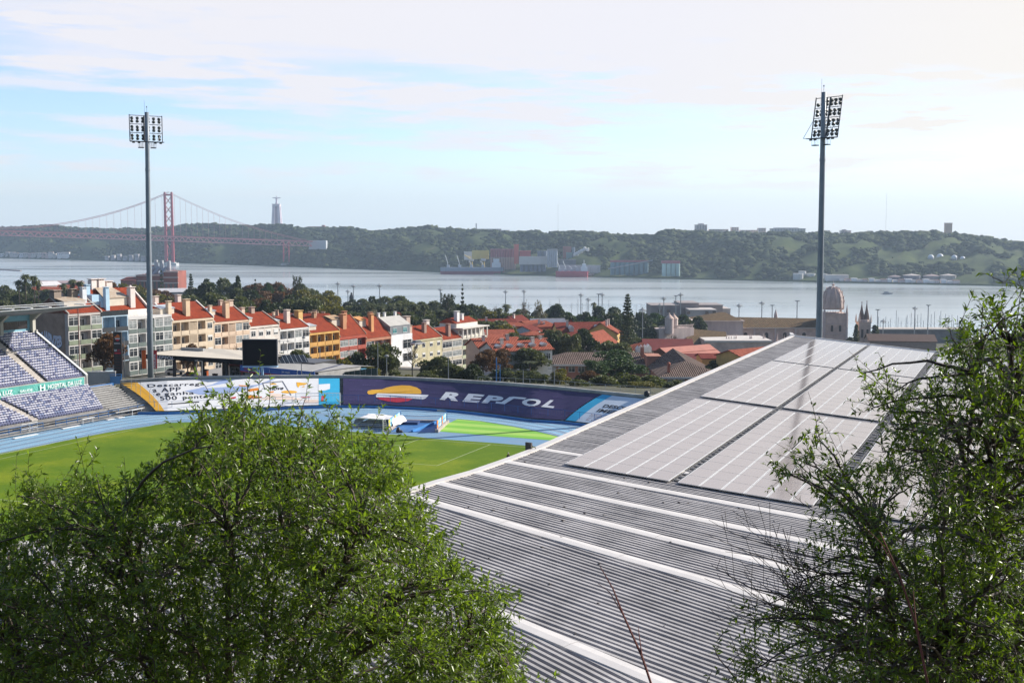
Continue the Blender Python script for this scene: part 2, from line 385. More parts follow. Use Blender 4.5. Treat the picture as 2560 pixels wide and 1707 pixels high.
# air over the river
hz = MB().box(-6900, 6900, -2600, 6900, -64, 185).build('haze', None, base=(0, 0, 0)) if False else None
me = mkmesh('haze', [(x, y, z) for z in (-64, 195) for y in (-2600, 5900) for x in (-5700, 5700)], [(0, 2, 3, 1), (4, 5, 7, 6), (0, 1, 5, 4), (1, 3, 7, 5), (3, 2, 6, 7), (2, 0, 4, 6)], [])
m = bpy.data.materials.new('thin haze'); m.use_nodes = True; t = m.node_tree; t.nodes.remove(t.nodes['Principled BSDF'])
pv = t.nodes.new('ShaderNodeVolumePrincipled'); pv.inputs['Color'].default_value = (.62, .79, 1, 1); pv.inputs['Density'].default_value = 9e-5; pv.inputs['Anisotropy'].default_value = .25
t.links.new(pv.outputs[0], t.nodes['Material Output'].inputs['Volume']); me.materials.append(m)
o = bpy.data.objects.new('haze', me); COL.objects.link(o); setp(o, kind='stuff')
# ------------------------------------------------------------------ stadium floor
def sheet(name, px, z, m, kind='structure', holes=None):
    pts = [PZ(u, v, z) for u, v in px]
    b = MB(); b.poly(*[tuple(q) for q in pts]); o = b.build(name, m)
    return setp(o, kind=kind)
m_grass, nt, b = newmat('pitch turf')
geo = nt.n('ShaderNodeNewGeometry')
nz = nt.n('ShaderNodeTexNoise', Scale=.09, Detail=6.0, Roughness=.62); nt.l(geo.outputs['Position'], nz.inputs['Vector'])
nf = nt.n('ShaderNodeTexNoise', Scale=1.7, Detail=6.0, Roughness=.8); nt.l(geo.outputs['Position'], nf.inputs['Vector'])
ad = nt.n('ShaderNodeMath', operation='MULTIPLY_ADD'); nt.l(nf.outputs[0], ad.inputs[0]); ad.inputs[1].default_value = .45; nt.l(nz.outputs[0], ad.inputs[2])
rp = nt.n('ShaderNodeValToRGB'); nt.l(ad.outputs[0], rp.inputs[0]); E = rp.color_ramp.elements
E[0].position = .48; E[0].color = (.065, .14, .003, 1); E[1].position = .98; E[1].color = (.23, .27, .012, 1)
e = E.new(.72); e.color = (.11, .185, .006, 1)
nt.l(rp.outputs[0], b.inputs['Base Color']); b.inputs['Roughness'].default_value = .9; b.inputs['Specular IOR Level'].default_value = .15
bp = nt.n('ShaderNodeBump', Strength=.6, Distance=.05); nt.l(nf.outputs[0], bp.inputs['Height']); nt.l(bp.outputs[0], b.inputs['Normal'])
m_track = mat('blue running track', (.13, .29, .46), .7, var=.22, scale=.25, col2=(.19, .28, .38))
m_track2 = mat('worn blue apron', (.24, .29, .345), .8, var=.25, scale=.3, col2=(.17, .24, .34))
m_lane = mat('pale blue lane', (.22, .43, .60), .7, var=.15, scale=.3)
m_white = mat('white paint', (.78, .78, .76), .5, var=.1, scale=.8)
m_conc = mat('pale concrete', (.42, .41, .39), .85, var=.3, scale=.5)
m_concd = mat('weathered concrete', (.27, .26, .25), .9, var=.45, scale=.35)
m_steel = mat('galvanised steel', (.36, .38, .40), .45, metal=.6, var=.2)
m_dark = mat('near black plastic', (.02, .021, .024), .5, var=.3)
m_blue = mat('blue enamel', (.03, .17, .45), .45, var=.2)
m_lblue = mat('light blue enamel', (.30, .47, .66), .5, var=.2)
FA = R(22.9); AX = Vector((math.sin(FA), math.cos(FA), 0)); PXX = Vector((math.cos(FA), -math.sin(FA), 0))
GOAL = PZ(908, 1087, 0)
def ST(s, t, z=0): return GOAL + AX * s + PXX * t + Vector((0, 0, z))
# apron under everything inside the bowl
b = MB(); b.poly(*[tuple(ST(s, t, -.05)) for s, t in ((-140, -62), (-140, 62), (20, 62), (34, 26), (38, 6), (34, -14), (20, -46), (0, -58))])
setp(b.build('track_apron', m_track2), kind='structure')
# eight lanes round the southern bend, straights to the north
def ovalpts(r, n=40, s0=-11, north=-140):
    return [ST(north, r)] + [ST(s0 + r * math.sin(a) * .82, r * math.cos(a)) for a in np.linspace(0, math.pi, n)] + [ST(north, -r)]
def ringband(name, r0, r1, z, m):
    A = ovalpts(r0); B = ovalpts(r1); b = MB()
    for i in range(len(A) - 1):
        q = [A[i], A[i + 1], B[i + 1], B[i]]
        b.poly(*[(x.x, x.y, z) for x in q])
    return setp(b.build(name, m), kind='structure')
ringband('running_track', 36.5, 46.3, -.03, m_track)
b = MB()
for k in (1, 3, 5, 7):
    A = ovalpts(36.5 + k * 1.22 - .0); Bq = ovalpts(36.5 + k * 1.22 + 1.1)
    for i in range(len(A) - 1): b.poly(*[(x.x, x.y, -.022) for x in (A[i], A[i + 1], Bq[i + 1], Bq[i])])
setp(b.build('running_track_lanes', m_lane), kind='structure')
b = MB()
for k in range(9):
    A = ovalpts(36.5 + k * 1.22); Bq = ovalpts(36.5 + k * 1.22 + .09)
    for i in range(len(A) - 1): b.poly(*[(x.x, x.y, -.014) for x in (A[i], A[i + 1], Bq[i + 1], Bq[i])])
setp(b.build('lane_markings', m_white), kind='structure')
# D-shaped southern area (blue) and turf
b = MB(); b.poly(*[(q.x, q.y, -.028) for q in ovalpts(36.4)]); setp(b.build('track_infield', m_track), kind='structure')
edge = [(0, 1133), (274, 1079.5), (428, 1056), (560, 1054), (700, 1063), (830, 1074), (923.5, 1082), (1006, 1087), (1082, 1096), (1240, 1107), (1343, 1116)]
pts = [PZ(u, v, -.015) for u, v in edge] + [ST(-8, 36.3, -.015), ST(-140, 36.3, -.015), ST(-140, -36.6, -.015)]
b = MB(); b.poly(*[tuple(q) for q in pts]); setp(b.build('football_pitch', m_grass), kind='structure')
b = MB()
def gline(p, q, w=.14, z=-.006):
    p, q = Vector(p), Vector(q); n = (q - p).cross(Vector((0, 0, 1))).normalized() * w / 2
    b.poly(*[(x.x, x.y, z) for x in (p - n, q - n, q + n, p + n)])
for sx_ in (-20.16, 20.16): gline(ST(0, sx_), ST(-16.5, sx_))
gline(ST(-16.5, -20.16), ST(-16.5, 20.16)); gline(ST(0, -34), ST(0, 34)); gline(ST(0, 34), ST(-105, 34)); gline(ST(0, -34), ST(-105, -34))
for sx_ in (-9.16, 9.16): gline(ST(0, sx_), ST(-5.5, sx_))
gline(ST(-5.5, -9.16), ST(-5.5, 9.16)); gline(ST(-52.5, -34), ST(-52.5, 34))
setp(b.build('pitch_markings', mat('worn pitch line', (.36, .42, .22), .8, var=.35, scale=1.2)), kind='structure')
m_turf, nt, bb = newmat('artificial turf')
geo = nt.n('ShaderNodeNewGeometry'); sp = nt.n('ShaderNodeSeparateXYZ'); nt.l(geo.outputs['Position'], sp.inputs[0])
c1 = nt.n('ShaderNodeMath', operation='MULTIPLY'); nt.l(sp.outputs[0], c1.inputs[0]); c1.inputs[1].default_value = AX.x / 4.6
c2 = nt.n('ShaderNodeMath', operation='MULTIPLY_ADD'); nt.l(sp.outputs[1], c2.inputs[0]); c2.inputs[1].default_value = AX.y / 4.6; nt.l(c1.outputs[0], c2.inputs[2])
fr = nt.n('ShaderNodeMath', operation='FRACT'); nt.l(c2.outputs[0], fr.inputs[0]); gt = nt.n('ShaderNodeMath', operation='GREATER_THAN'); nt.l(fr.outputs[0], gt.inputs[0]); gt.inputs[1].default_value = .5
mx = nt.n('ShaderNodeMixRGB'); nt.l(gt.outputs[0], mx.inputs[0]); mx.inputs[1].default_value = (.17, .42, .035, 1); mx.inputs[2].default_value = (.31, .52, .085, 1)
nz = nt.n('ShaderNodeTexNoise', Scale=.35, Detail=6.0, Roughness=.7); nt.l(geo.outputs['Position'], nz.inputs['Vector']); st = nt.n('ShaderNodeMapRange'); nt.l(nz.outputs[0], st.inputs[0]); st.inputs[1].default_value = .66; st.inputs[2].default_value = .78
mx2 = nt.n('ShaderNodeMixRGB'); nt.l(st.outputs[0], mx2.inputs[0]); nt.l(mx.outputs[0], mx2.inputs[1]); mx2.inputs[2].default_value = (.22, .20, .07, 1)
nt.l(mx2.outputs[0], bb.inputs['Base Color']); bb.inputs['Roughness'].default_value = .85
px = [(1083, 1075), (1144.5, 1047), (1200, 1052), (1280, 1065), (1330, 1075), (1406, 1093), (1440, 1103), (1390, 1101), (1240, 1090), (1088, 1077)]
sheet('artificial_turf', px, -.01, m_turf)
# dark drain edge along the turf
b = MB(); A = [PZ(u, v, 0) for u, v in px[1:7]]
for p, q in zip(A, A[1:]): gline(p, q, .18, 0.0)
setp(b.build('turf_kerb', m_dark), kind='structure')
# ------------------------------------------------------------------ goals
def goal(name, label, o, ex, w, h, d, r, post='white paint'):
    t = thing(name, label, 'goal', tuple(o), group='goals round the pitch')
    ey = Vector((0, 0, 1)).cross(Vector(ex).normalized())
    for k, x in enumerate((-w / 2, w / 2)):
        b = MB(o, ex); b.tube([(x, 0, 0), (x, 0, h)], r, 8); b.build('post', m_white, t)
    b = MB(o, ex); b.tube([(-w / 2 - r, 0, h), (w / 2 + r, 0, h)], r, 8); b.build('crossbar', m_white, t)
    b = MB(o, ex)
    for x in (-w / 2, w / 2): b.tube([(x, 0, h), (x, d * .35, h), (x, d, 0), (x, 0, 0)], r * .6, 6)
    b.tube([(-w / 2, d, 0), (w / 2, d, 0)], r * .6, 6); b.build('back_frame', m_white, t)
    b = MB(o, ex); n = 12; rr = .012 if w > 4 else .008
    for i in range(n + 1):
        x = -w / 2 + w * i / n; b.tube([(x, d * .35, h), (x, d, 0)], rr, 3, False)
    for i in range(1, 8):
        f = i / 8; y = d * .35 + d * .65 * f; z = h * (1 - f); b.tube([(-w / 2, y, z), (w / 2, y, z)], rr, 3, False)
        for x in (-w / 2, w / 2): b.tube([(x, 0, z), (x, y, z)], rr, 3, False)
    for x in (-w / 2, w / 2):
        for i in range(1, 6): b.tube([(x, d * i / 6, h * min(1, (1 - i / 6) / .65)), (x, d * i / 6, 0)], rr, 3, False)
    b.build('net', mat('white net', (.62, .62, .6), .7), t)
    return t
goal('football_goal', 'full-size white goal on the pitch end line by the white tarpaulin', ST(0, -.4), PXX, 7.32, 2.44, 1.9, .06)
g = PZ(795, 1019, 0); goal('football_goal', 'white goal standing against the sky blue banner panel, beyond the running track', g, (1, .06, 0), 7.32, 2.44, 1.6, .06)
g = PZ(1155, 1023.5, 0); goal('training_goal', 'small white training goal standing before the purple banner', g, (1, -.12, 0), 2.9, 1.25, .7, .05)
b = MB(PZ(1213, 1031, 0), (1, -.16, 0)); b.box(-8, 8, -.25, .25, 0, .18); b.box(-8, 8, -.2, .2, .18, .26)
setp(b.build('take_off_board', m_conc), 'long low pale kerb beam lying under the purple banner', 'kerb beam')
# ------------------------------------------------------------------ tarpaulin over the jump mat
o = PZ(944, 1065, 0); t = thing('landing_mat', 'high jump landing mat under a crumpled white tarpaulin', 'landing mat', tuple(o))
b = MB(o, (1, -.3, 0)); b.box(-2.8, 2.3, -1.1, 3.2, .12, .5); b.build('mat_block', mat('grey blue foam cover', (.28, .34, .45), .7), t)
V = []; nx, ny = 30, 18
for j in range(ny + 1):
    for i in range(nx + 1):
        x = -3.3 + 6.6 * i / nx; y = -1.7 + 5.4 * j / ny
        e = min(1, min(i, nx - i, (j + 3), (ny - j)) / 2.2)
        z = .72 + .62 * e + .16 * mnoise.noise(Vector((x * 1.1, y * 1.3, 2))) + .25 * mnoise.noise(Vector((x * .4, y * .4, 8)))
        V.append((x, y, z * (1 if e > .1 else .55)))
b = MB(o, (1, -.3, 0)); b.add(V, [(j * (nx + 1) + i, j * (nx + 1) + i + 1, (j + 1) * (nx + 1) + i + 1, (j + 1) * (nx + 1) + i) for j in range(ny) for i in range(nx)])
b.build('tarpaulin', mat('white tarpaulin', (.80, .78, .76), .55, var=.12, scale=1.2), t, smooth=True)
b = MB(o, (1, -.3, 0)); b.tube([(-2.9, -1.7, .55), (2.9, -1.7, .55)], .06, 6); b.tube([(2.9, -1.7, 0), (2.9, -1.7, .55)], .05, 6); b.tube([(-2.9, -1.7, 0), (-2.9, -1.7, .55)], .05, 6); b.build('mat_frame', m_steel, t)
b = MB(PZ(996, 1081, 0), (1, 0, 0)); b.lathe([(.3, 0), (.38, .2), (.3, .5), (.17, .75), (.06, .8)], (0, 0, 0), 10); b.lathe([(.25, 0), (.28, .15), (.12, .35)], (.4, .1, 0), 8)
setp(b.build('kit_bag', m_dark, smooth=True), 'black kit bag slumped beside the pitch goal post', 'bag')
# ------------------------------------------------------------------ sunken tunnel mouth with its railings
o = PZ(1045, 1068, 0); ex = Vector((1, -.12, 0)).normalized()
t = thing('tunnel_entrance', 'sunken blue players tunnel with railings and sponsor boards', 'tunnel', tuple(o))
b = MB(o, ex)
b.box(-3.9, 3.9, 4.5, 5.0, -.02, .42); b.box(-3.9, -3.35, -4.3, 4.5, -.02, .42); b.box(3.35, 3.9, -4.3, 4.5, -.02, .42)
b.build('parapet_wall', mat('pinkish coping', (.42, .36, .33), .85, var=.3), t)
b = MB(o, ex); b.poly((-3.3, -4.4, .012), (3.3, -4.4, .012), (3.3, 4.48, .012), (-3.3, 4.48, .012))
b.build('ramp_floor', mat('blue ramp paint', (.035, .16, .42), .6, var=.3), t)
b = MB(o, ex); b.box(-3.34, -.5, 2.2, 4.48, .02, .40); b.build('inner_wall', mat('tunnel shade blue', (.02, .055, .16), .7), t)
b = MB(o, ex); b.loft([(-.15, -4.4, .02), (.15, -4.4, .02), (.15, -4.4, .3), (-.15, -4.4, .3)], [(2.0, 4.4, .02), (2.3, 4.4, .02), (2.3, 4.4, .4), (2.0, 4.4, .4)]); b.build('divider_wall', mat('bright tunnel blue', (.05, .25, .60), .55), t)
for x in (-3.62, 3.62):
    for y in (-4.1, 0, 4.6):
        b = MB(o, ex); b.tube([(x, y, .3), (x, y, 1.75)], .05, 6); b.build('railing_post', m_blue, t)
b = MB(o, ex)
for z in (1.05, 1.72): b.tube([(-3.62, -4.1, z), (-3.62, 4.6, z), (3.62, 4.6, z), (3.62, -4.1, z)], .04, 6)
b.build('handrail', m_blue, t)
for x, cols in ((-3.70, ((.75, .62, .05), (.20, .55, .72), (.45, .66, .80))), (3.54, ((.72, .22, .03), (.24, .5, .72), (.5, .7, .82)))):
    b = MB(o, ex); bd = b
    for k in range(6):
        b.mi = k % 3; y0 = -3.9 + k * 1.3; b.box(x, x + .05, y0, y0 + 1.3, .52, 1.66)
    ms = [mat('sponsor board %d%d' % (x > 0, i), c, .5, var=.3, scale=2.0) for i, c in enumerate(cols)]
    b.build('sponsor_board', ms, t)
# ------------------------------------------------------------------ banked end terrace with the three banners
BASE = [(345, 1030), (420, 1030), (520, 1026), (640, 1021), (750, 1016), (855, 1013), (960, 1014), (1060, 1019), (1150, 1026), (1240, 1036), (1330, 1048), (1412, 1053), (1480, 1061), (1560, 1072), (1640, 1084)]
TOPV = [(300, 957), (420, 950), (520, 947), (640, 945), (750, 944.5), (858, 944.5), (960, 947), (1060, 951), (1150, 956), (1240, 961), (1330, 968), (1412, 975), (1500, 984), (1600, 994), (1700, 1004)]
BU = [u for u, _ in BASE]
DEP = 9.0
_B = [PZ(u, v, .35) for u, v in BASE]
_T = []
for (u, v), p in zip(TOPV, _B):
    _T.append(PY(u, v, p.y + DEP * (1.0 if u < 1100 else 1.0 - .1 * min(1, (u - 1100) / 500))))
m_ter = mat('terrace concrete', (.30, .29, .27), .9, var=.5, scale=.5)
def BT(x, y, lift=0):
    """x: index along the bank (fractional), y: 0 base .. 1 top"""
    i = min(int(x), len(_B) - 2); f = x - i
    b_ = _B[i].lerp(_B[i + 1], f); t_ = _T[i].lerp(_T[i + 1], f)
    n = (_B[i + 1] - _B[i]).cross(_T[i] - _B[i]).normalized()
    if n.z < 0: n = -n
    return b_.lerp(t_, y) + n * lift
b = MB(); NS = 14
for i in range(len(_B) - 1):
    for k in range(NS):
        y0, y1 = k / NS, (k + 1) / NS
        p, q, r_, s_ = BT(i, y0), BT(i + .9999, y0), BT(i + .9999, y1), BT(i, y1)
        dz = Vector((0, 0, .5))
        p2, q2 = Vector((p.x, p.y, r_.z)), Vector((q.x, q.y, r_.z))
        b.poly(p - dz, q - dz, q2 - dz, p2 - dz); b.poly(p2 - dz, q2 - dz, r_ - dz, s_ - dz)
    b.poly(_T[i], _T[i + 1], _T[i + 1] + Vector((0, 0, -7)), _T[i] + Vector((0, 0, -7)))
terr = b.build('end_terrace', m_ter); setp(terr, 'curved concrete end terrace carrying the sponsor banners', 'terrace')
b = MB()
for i in range(len(_T) - 1):
    p, q = _T[i] + Vector((0, .1, 0)), _T[i + 1] + Vector((0, .1, 0)); d = (q - p).cross(Vector((0, 0, 1))).normalized() * -.6
    up = Vector((0, 0, .45)); dn = Vector((0, 0, -.4))
    b.loft([p + dn, p + d + dn, p + d + up, p + up], [q + dn, q + d + dn, q + d + up, q + up], cap=False)
b.build('coping', m_conc, terr)
b = MB()
for i in range(len(_B) - 1):
    p, q = _B[i], _B[i + 1]; d = (q - p).cross(Vector((0, 0, 1))).normalized() * .25
    b.loft([p + d + Vector((0, 0, -.5)), p + Vector((0, 0, -.5)), p, p + d], [q + d + Vector((0, 0, -.5)), q + Vector((0, 0, -.5)), q, q + d], cap=False)
b.build('base_kerb', m_blue, terr)
def ux(u, y):
    """fractional bank index for picture column u at height y"""
    lo, hi = 0.0, len(_B) - 1.001
    def uu(x):
        p = BT(x, y); return CX + F0 * p.x / (p.y * _c + (HC - p.z) * _s)
    for _ in range(40):
        m_ = (lo + hi) / 2
        if uu(m_) < u: lo = m_
        else: hi = m_
    return (lo + hi) / 2
def banner(name, label, X0, X1, m, lift=.06, nx=40, ny=6, y0=.03, y1=.97, parent=None, wob=0):
    """X0/X1: functions y -> bank index of the two side edges"""
    V = []
    for j in range(ny + 1):
        y = y0 + (y1 - y0) * j / ny
        for i in range(nx + 1):
            x = X0(y) + (X1(y) - X0(y)) * i / nx
            V.append(BT(x, y, lift + wob * mnoise.noise(Vector((x * 2.3, y * 4, 1)))))
    b = MB(); b.add(V, [(j * (nx + 1) + i, j * (nx + 1) + i + 1, (j + 1) * (nx + 1) + i + 1, (j + 1) * (nx + 1) + i) for j in range(ny) for i in range(nx)])
    if parent is not None: return b.build(name, m, parent, smooth=False)
    return setp(b.build(name, m), label, 'banner')
def edge_fn(ub, ut):
    xb, xt = ux(ub, .03), ux(ut, .97)
    return lambda y: xb + (xt - xb) * (y - .03) / .94
def vy(u, v):
    """bank (x, y) for a point seen at picture (u, v)"""
    lo, hi = -.2, 1.2
    for _ in range(30):
        y = (lo + hi) / 2; p = BT(ux(u, min(max(y, 0), 1)), y)
        dep = p.y * _c + (HC - p.z) * _s; up = p.y * _s + (p.z - HC) * _c
        if CY - F0 * up / dep > v: lo = y
        else: hi = y
    return ux(u, min(max(lo, 0), 1)), lo
def decal(name, shapes, m, parent, lift):
    """shapes: list of picture outlines; each is laid on the banner cloth"""
    for pts in shapes: b = MB(); b.poly(*[BT(*vy(u, v), lift) for u, v in pts]); o = b.build(name, m, parent)
    return o
def btext(name, s, c4, m, parent, lift, **kw):
    """lettering filling the quad c4 = (bl, br, tr, tl) in picture coordinates"""
    V, Fc = fit_text(s, 0, 1, 0, 1, **kw)
    Q = [vy(u, v) for u, v in c4]
    P = []
    for x, y in V:
        a = [Q[0][k] + (Q[1][k] - Q[0][k]) * x for k in (0, 1)]; c = [Q[3][k] + (Q[2][k] - Q[3][k]) * x for k in (0, 1)]
        P.append(BT(a[0] + (c[0] - a[0]) * y, a[1] + (c[1] - a[1]) * y, lift))
    b = MB(); b.add(P, Fc); return b.build(name, m, parent)
def ell(cx, cy, rx, ry, a0=0, a1=360, n=20, rot=0):
    o = []
    for i in range(n + 1):
        t = R(a0 + (a1 - a0) * i / n); x, y = rx * math.cos(t), -ry * math.sin(t)
        o.append((cx + x * math.cos(R(rot)) - y * math.sin(R(rot)), cy + x * math.sin(R(rot)) + y * math.cos(R(rot))))
    return o
m_bwhite = mat('white banner cloth', (.80, .80, .80), .55, var=.05, scale=.4)
m_ink = mat('charcoal print', (.018, .018, .026), .6, var=.1)
m_or = mat('orange print', (.80, .26, .02), .6, var=.12); m_am = mat('amber print', (.86, .45, .035), .6, var=.08)
m_red = mat('red print', (.62, .03, .05), .6, var=.1); m_cy = mat('sky blue print', (.03, .42, .68), .6, var=.08)
m_pur = mat('deep purple banner cloth', (.040, .030, .105), .6, var=.15, scale=.25)
m_pale = mat('pale blue tone', (.34, .43, .66), .6, var=.05); m_peach = mat('peach print', (.82, .66, .55), .6, var=.05); m_teal = mat('muted teal print', (.33, .46, .48), .6)
m_wp = mat('white print', (.84, .84, .84), .55, var=.04)
B1 = banner('app_banner', 'white banner with amber edge and app download slogan on the end terrace', edge_fn(394, 300), edge_fn(849, 849), m_bwhite)
banner('amber_border', None, edge_fn(390, 302), edge_fn(411, 343), m_am, lift=.075, nx=3, parent=B1)
decal('pale_blue_area', [[(556, 950), (690, 948), (668, 957), (640, 966), (616, 974), (600, 979), (560, 985), (520, 988), (498, 987), (462, 978), (495, 972), (530, 962)]], m_pale, B1, .08)  # pale blue area over the upper part of the white cloth
for s_, q in (('Descarrega', ((371, 972), (512, 966), (512, 956.5), (368, 961.5))), ('a', ((383, 981.5), (393, 981), (392, 973.5), (381, 974))), ('APP', ((404, 981), (452, 979), (452, 968), (402, 970.5))), ('e', ((391, 990.5), (402, 990), (401, 983), (390, 983.5))), ('ganha', ((412, 992), (485, 989), (485, 978.5), (410, 981))), ('500', ((402, 1001.5), (443, 1000), (442, 990), (399, 991.5))), ('pontos!', ((458, 1002), (543, 996.5), (543, 985.5), (456, 989.5)))):
    btext('lettering', s_, q, m_ink, B1, .09, bold=.012, space=1.1)
decal('legend_line', [[(420, 1010), (498, 1004), (498, 1006.5), (420, 1012.5)]], m_ink, B1, .085)
banner('blue_block', None, edge_fn(797, 797), edge_fn(849, 849), m_cy, lift=.08, nx=4, parent=B1)
decal('white_notch', [[(796, 962), (825, 960), (825, 973), (812, 977), (796, 978)]], m_wp, B1, .095)
decal('orange_shape', [[(617, 974), (645, 970), (648, 976), (622, 980)], [(610, 991), (628, 988), (655, 993), (650, 997), (615, 998)], [(672, 980), (685, 978), (684, 982), (672, 983)], [(596, 963), (625, 965), (622, 967), (600, 966)]], m_or, B1, .085)
decal('amber_pill', [ell(723, 980.5, 20, 3.6), [(741, 956), (770, 959), (762, 963), (750, 964), (746, 970), (742, 965)], [(754, 969), (760, 965), (762, 968)]], m_am, B1, .09)
decal('amber_cap', [ell(683, 962, 9, 3, 0, 180)], m_am, B1, .09)
decal('red_dash', [[(572, 995), (590, 992), (590, 996), (578, 997)], [(640, 992), (655, 992), (654, 995), (641, 995)], [(752, 993), (776, 993), (776, 994.6), (752, 994.6)], [(804, 990), (812, 990), (808, 1005), (802, 1004)]], m_red, B1, .09)
decal('peach_field', [[(650, 1000), (760, 1000), (700, 985), (680, 984)], [(760, 1008), (796, 1008), (796, 999), (760, 1000)]], m_peach, B1, .078)
decal('teal_panel', [[(675, 996), (712, 994), (704, 1001), (680, 1001)]], m_teal, B1, .085)
decal('grey_frame', [[(655, 957.5), (707, 953), (729, 989), (726.5, 989), (705.5, 955), (658, 959), (664, 975), (662, 975)]], mat('grey print', (.16, .17, .2), .6), B1, .092)
btext('lettering', 'move', ((670, 977), (709, 975), (709, 969), (670, 969.5)), m_ink, B1, .1, shear=.3, bold=.02)
B2 = banner('purple_banner', 'deep purple banner with sunset emblem and big white lettering', edge_fn(858, 858), edge_fn(1410, 1502), m_pur, wob=.02)
# faint repeated watermark lettering printed in the cloth
m_ghost = mat('faint lilac print', (.085, .066, .19), .6, var=.05); m_gho2 = mat('faint orange print', (.12, .04, .08), .6)
k = 0
for j, yy in enumerate((.16, .34, .52, .70, .88)):
    for i in range(9):
        x0 = ux(872 + i * 68 + (j % 2) * 34, yy)
        if x0 > ux(1390 + 80 * yy, yy) - .3: continue
        V, Fc = fit_text('REPSOL', x0, x0 + .33, yy, yy + .05, shear=.2, bold=.02, res=1)
        b = MB(); b.add([BT(x, y, .1) for x, y in V], Fc); b.build('watermark_lettering', m_ghost, B2); k += 1
cap_px = [(918, 983), (920, 978), (930, 975.5), (955, 974.5), (966, 970), (985, 966), (1005, 964.2), (1025, 965), (1042, 969.5), (1052, 976), (1054, 983), (1052, 986), (990, 985), (942, 984), (932, 987), (922, 987)]
decal('emblem_cap', [cap_px], m_am, B2, .11)
decal('emblem_band', [[(944, 984.3), (1048, 987.3), (1072, 988.5), (1066, 996), (1058, 999.5), (1000, 995), (940, 994), (940, 988)]], m_wp, B2, .12)
decal('emblem_bowl', [[(941, 994.6), (1000, 995.6), (1033, 997.8), (1020, 1004), (995, 1007), (970, 1004.5), (950, 1000)]], m_red, B2, .115)
def letters():
    # wide slanted capitals built from outlines, as on the banner: unit box per letter, y up
    return None
for ch, q in (('R', ((1099, 1000), (1145, 1004), (1164, 984), (1115, 981))), ('E', ((1156, 1005), (1196, 1008), (1213, 988), (1172, 985))), ('P', ((1204, 1008), (1246, 1012), (1264, 993), (1222, 989)))):
    btext('lettering', ch, q, m_wp, B2, .12, bold=.05)
sw = [(1239, 1009), (1262, 1011.5), (1281, 1000), (1285, 997.5), (1312, 999.5), (1317, 995.5), (1286, 992.5), (1274, 993.5), (1266, 999), (1254, 1006), (1241, 1004.8)]
decal('lettering', [sw], m_wp, B2, .12)
btext('lettering', 'O', ((1301, 1014), (1345, 1018), (1358, 999), (1311, 996)), m_wp, B2, .12, bold=.05)
btext('lettering', 'L', ((1352, 1018), (1383, 1021.5), (1398, 1003), (1376, 1001)), m_wp, B2, .12, bold=.05)
B3 = banner('discount_banner', 'white banner with sky blue edge beyond the purple one', edge_fn(1414, 1506), edge_fn(1640, 1716), mat('cool white banner cloth', (.66, .73, .80), .55, var=.05))
banner('blue_border', None, edge_fn(1414, 1506), edge_fn(1440, 1531), m_cy, lift=.08, nx=3, parent=B3)
btext('lettering', 'DESCONTO', ((1506, 1019), (1610, 1032), (1620, 1024), (1511, 1011)), m_ink, B3, .09, bold=.03, shear=.15)
btext('lettering', 'IMEDIATO', ((1490, 1030), (1600, 1044), (1610, 1035), (1497, 1022)), m_ink, B3, .09, bold=.03, shear=.15)
for j, s_ in enumerate(('Acumula com', 'vantagens e', 'em vigor no', 'de servico')):
    btext('lettering', s_, ((1476 - j * 4, 1038 + j * 4.3), (1522 - j * 4, 1044 + j * 4.3), (1524 - j * 4, 1041 + j * 4.3), (1478 - j * 4, 1035 + j * 4.3)), mat('dull red print', (.30, .08, .08), .6), B3, .09, res=1)
# mesh fence along the foot of the bank
def fence(name, label, px, h, posts, m, rails=(.05, 1.0), z=0, mesh=None, top=None, group=None):
    P = [PZ(u, v, z) if not isinstance(u, Vector) else u for u, v in px] if not isinstance(px[0], Vector) else px
    t = thing(name, label, 'fence', tuple(P[0]), group=group)
    L = [0]
    for a, b_ in zip(P, P[1:]): L.append(L[-1] + (b_ - a).length)
    def at(d):
        for i in range(len(P) - 1):
            if d <= L[i + 1] + 1e-6: return P[i].lerp(P[i + 1], (d - L[i]) / max(L[i + 1] - L[i], 1e-6))
        return P[-1]
    for i in range(posts + 1):
        q = at(L[-1] * i / posts); b = MB(q); b.tube([(0, 0, 0), (0, 0, h)], .04, 6); b.build('fence_post', m, t)
    b = MB()
    for f in rails:
        pts = [at(L[-1] * i / (posts * 2)) + Vector((0, 0, h * f)) for i in range(posts * 2 + 1)]
        b.tube(pts, .03, 5)
    b.build('rail', m, t)
    if mesh:
        b = MB()
        for i in range(mesh):
            q = at(L[-1] * (i + .5) / mesh); b.tube([q, q + Vector((0, 0, h))], .012, 3, False)
        b.build('mesh_wire', m, t)
    return t
fence('mesh_fence', 'blue wire mesh fence at the foot of the purple banner', [(u, v + 3) for u, v in BASE[5:12]], 2.0, 15, mat('blue fence wire', (.05, .13, .36), .5), mesh=150)
fence('mesh_fence', 'thin blue rail fence at the foot of the white slogan banner', [(u, v + 2.5) for u, v in BASE[0:6]], 1.9, 12, mat('grey blue rail', (.25, .31, .42), .5), rails=(.04, 1.0))
fence('mesh_fence', 'short blue fence before the white discount banner', [(u, v + 3) for u, v in BASE[11:14]], 1.9, 4, m_blue)
# slanted fence on the amber edge
P = [PZ(411, 1032, 0) , ]
q = [BT(ux(398 - 92 * y, y), y, .1) for y in (0.02, .25, .5, .75, .98)]
t = thing('slope_fence', 'thin wire fence with bent tops climbing the amber banner edge', 'fence', tuple(q[0]))
for p in q[::1] + [q[0].lerp(q[1], .5), q[2].lerp(q[3], .5)]:
    b = MB(p); b.tube([(0, 0, 0), (0, 0, 2.2), (.35, -.2, 2.6)], .035, 5); b.build('fence_post', m_steel, t)
b = MB()
for h in (1.1, 2.1): b.tube([p + Vector((0, 0, h)) for p in q], .02, 4)
b.build('wire', m_steel, t)
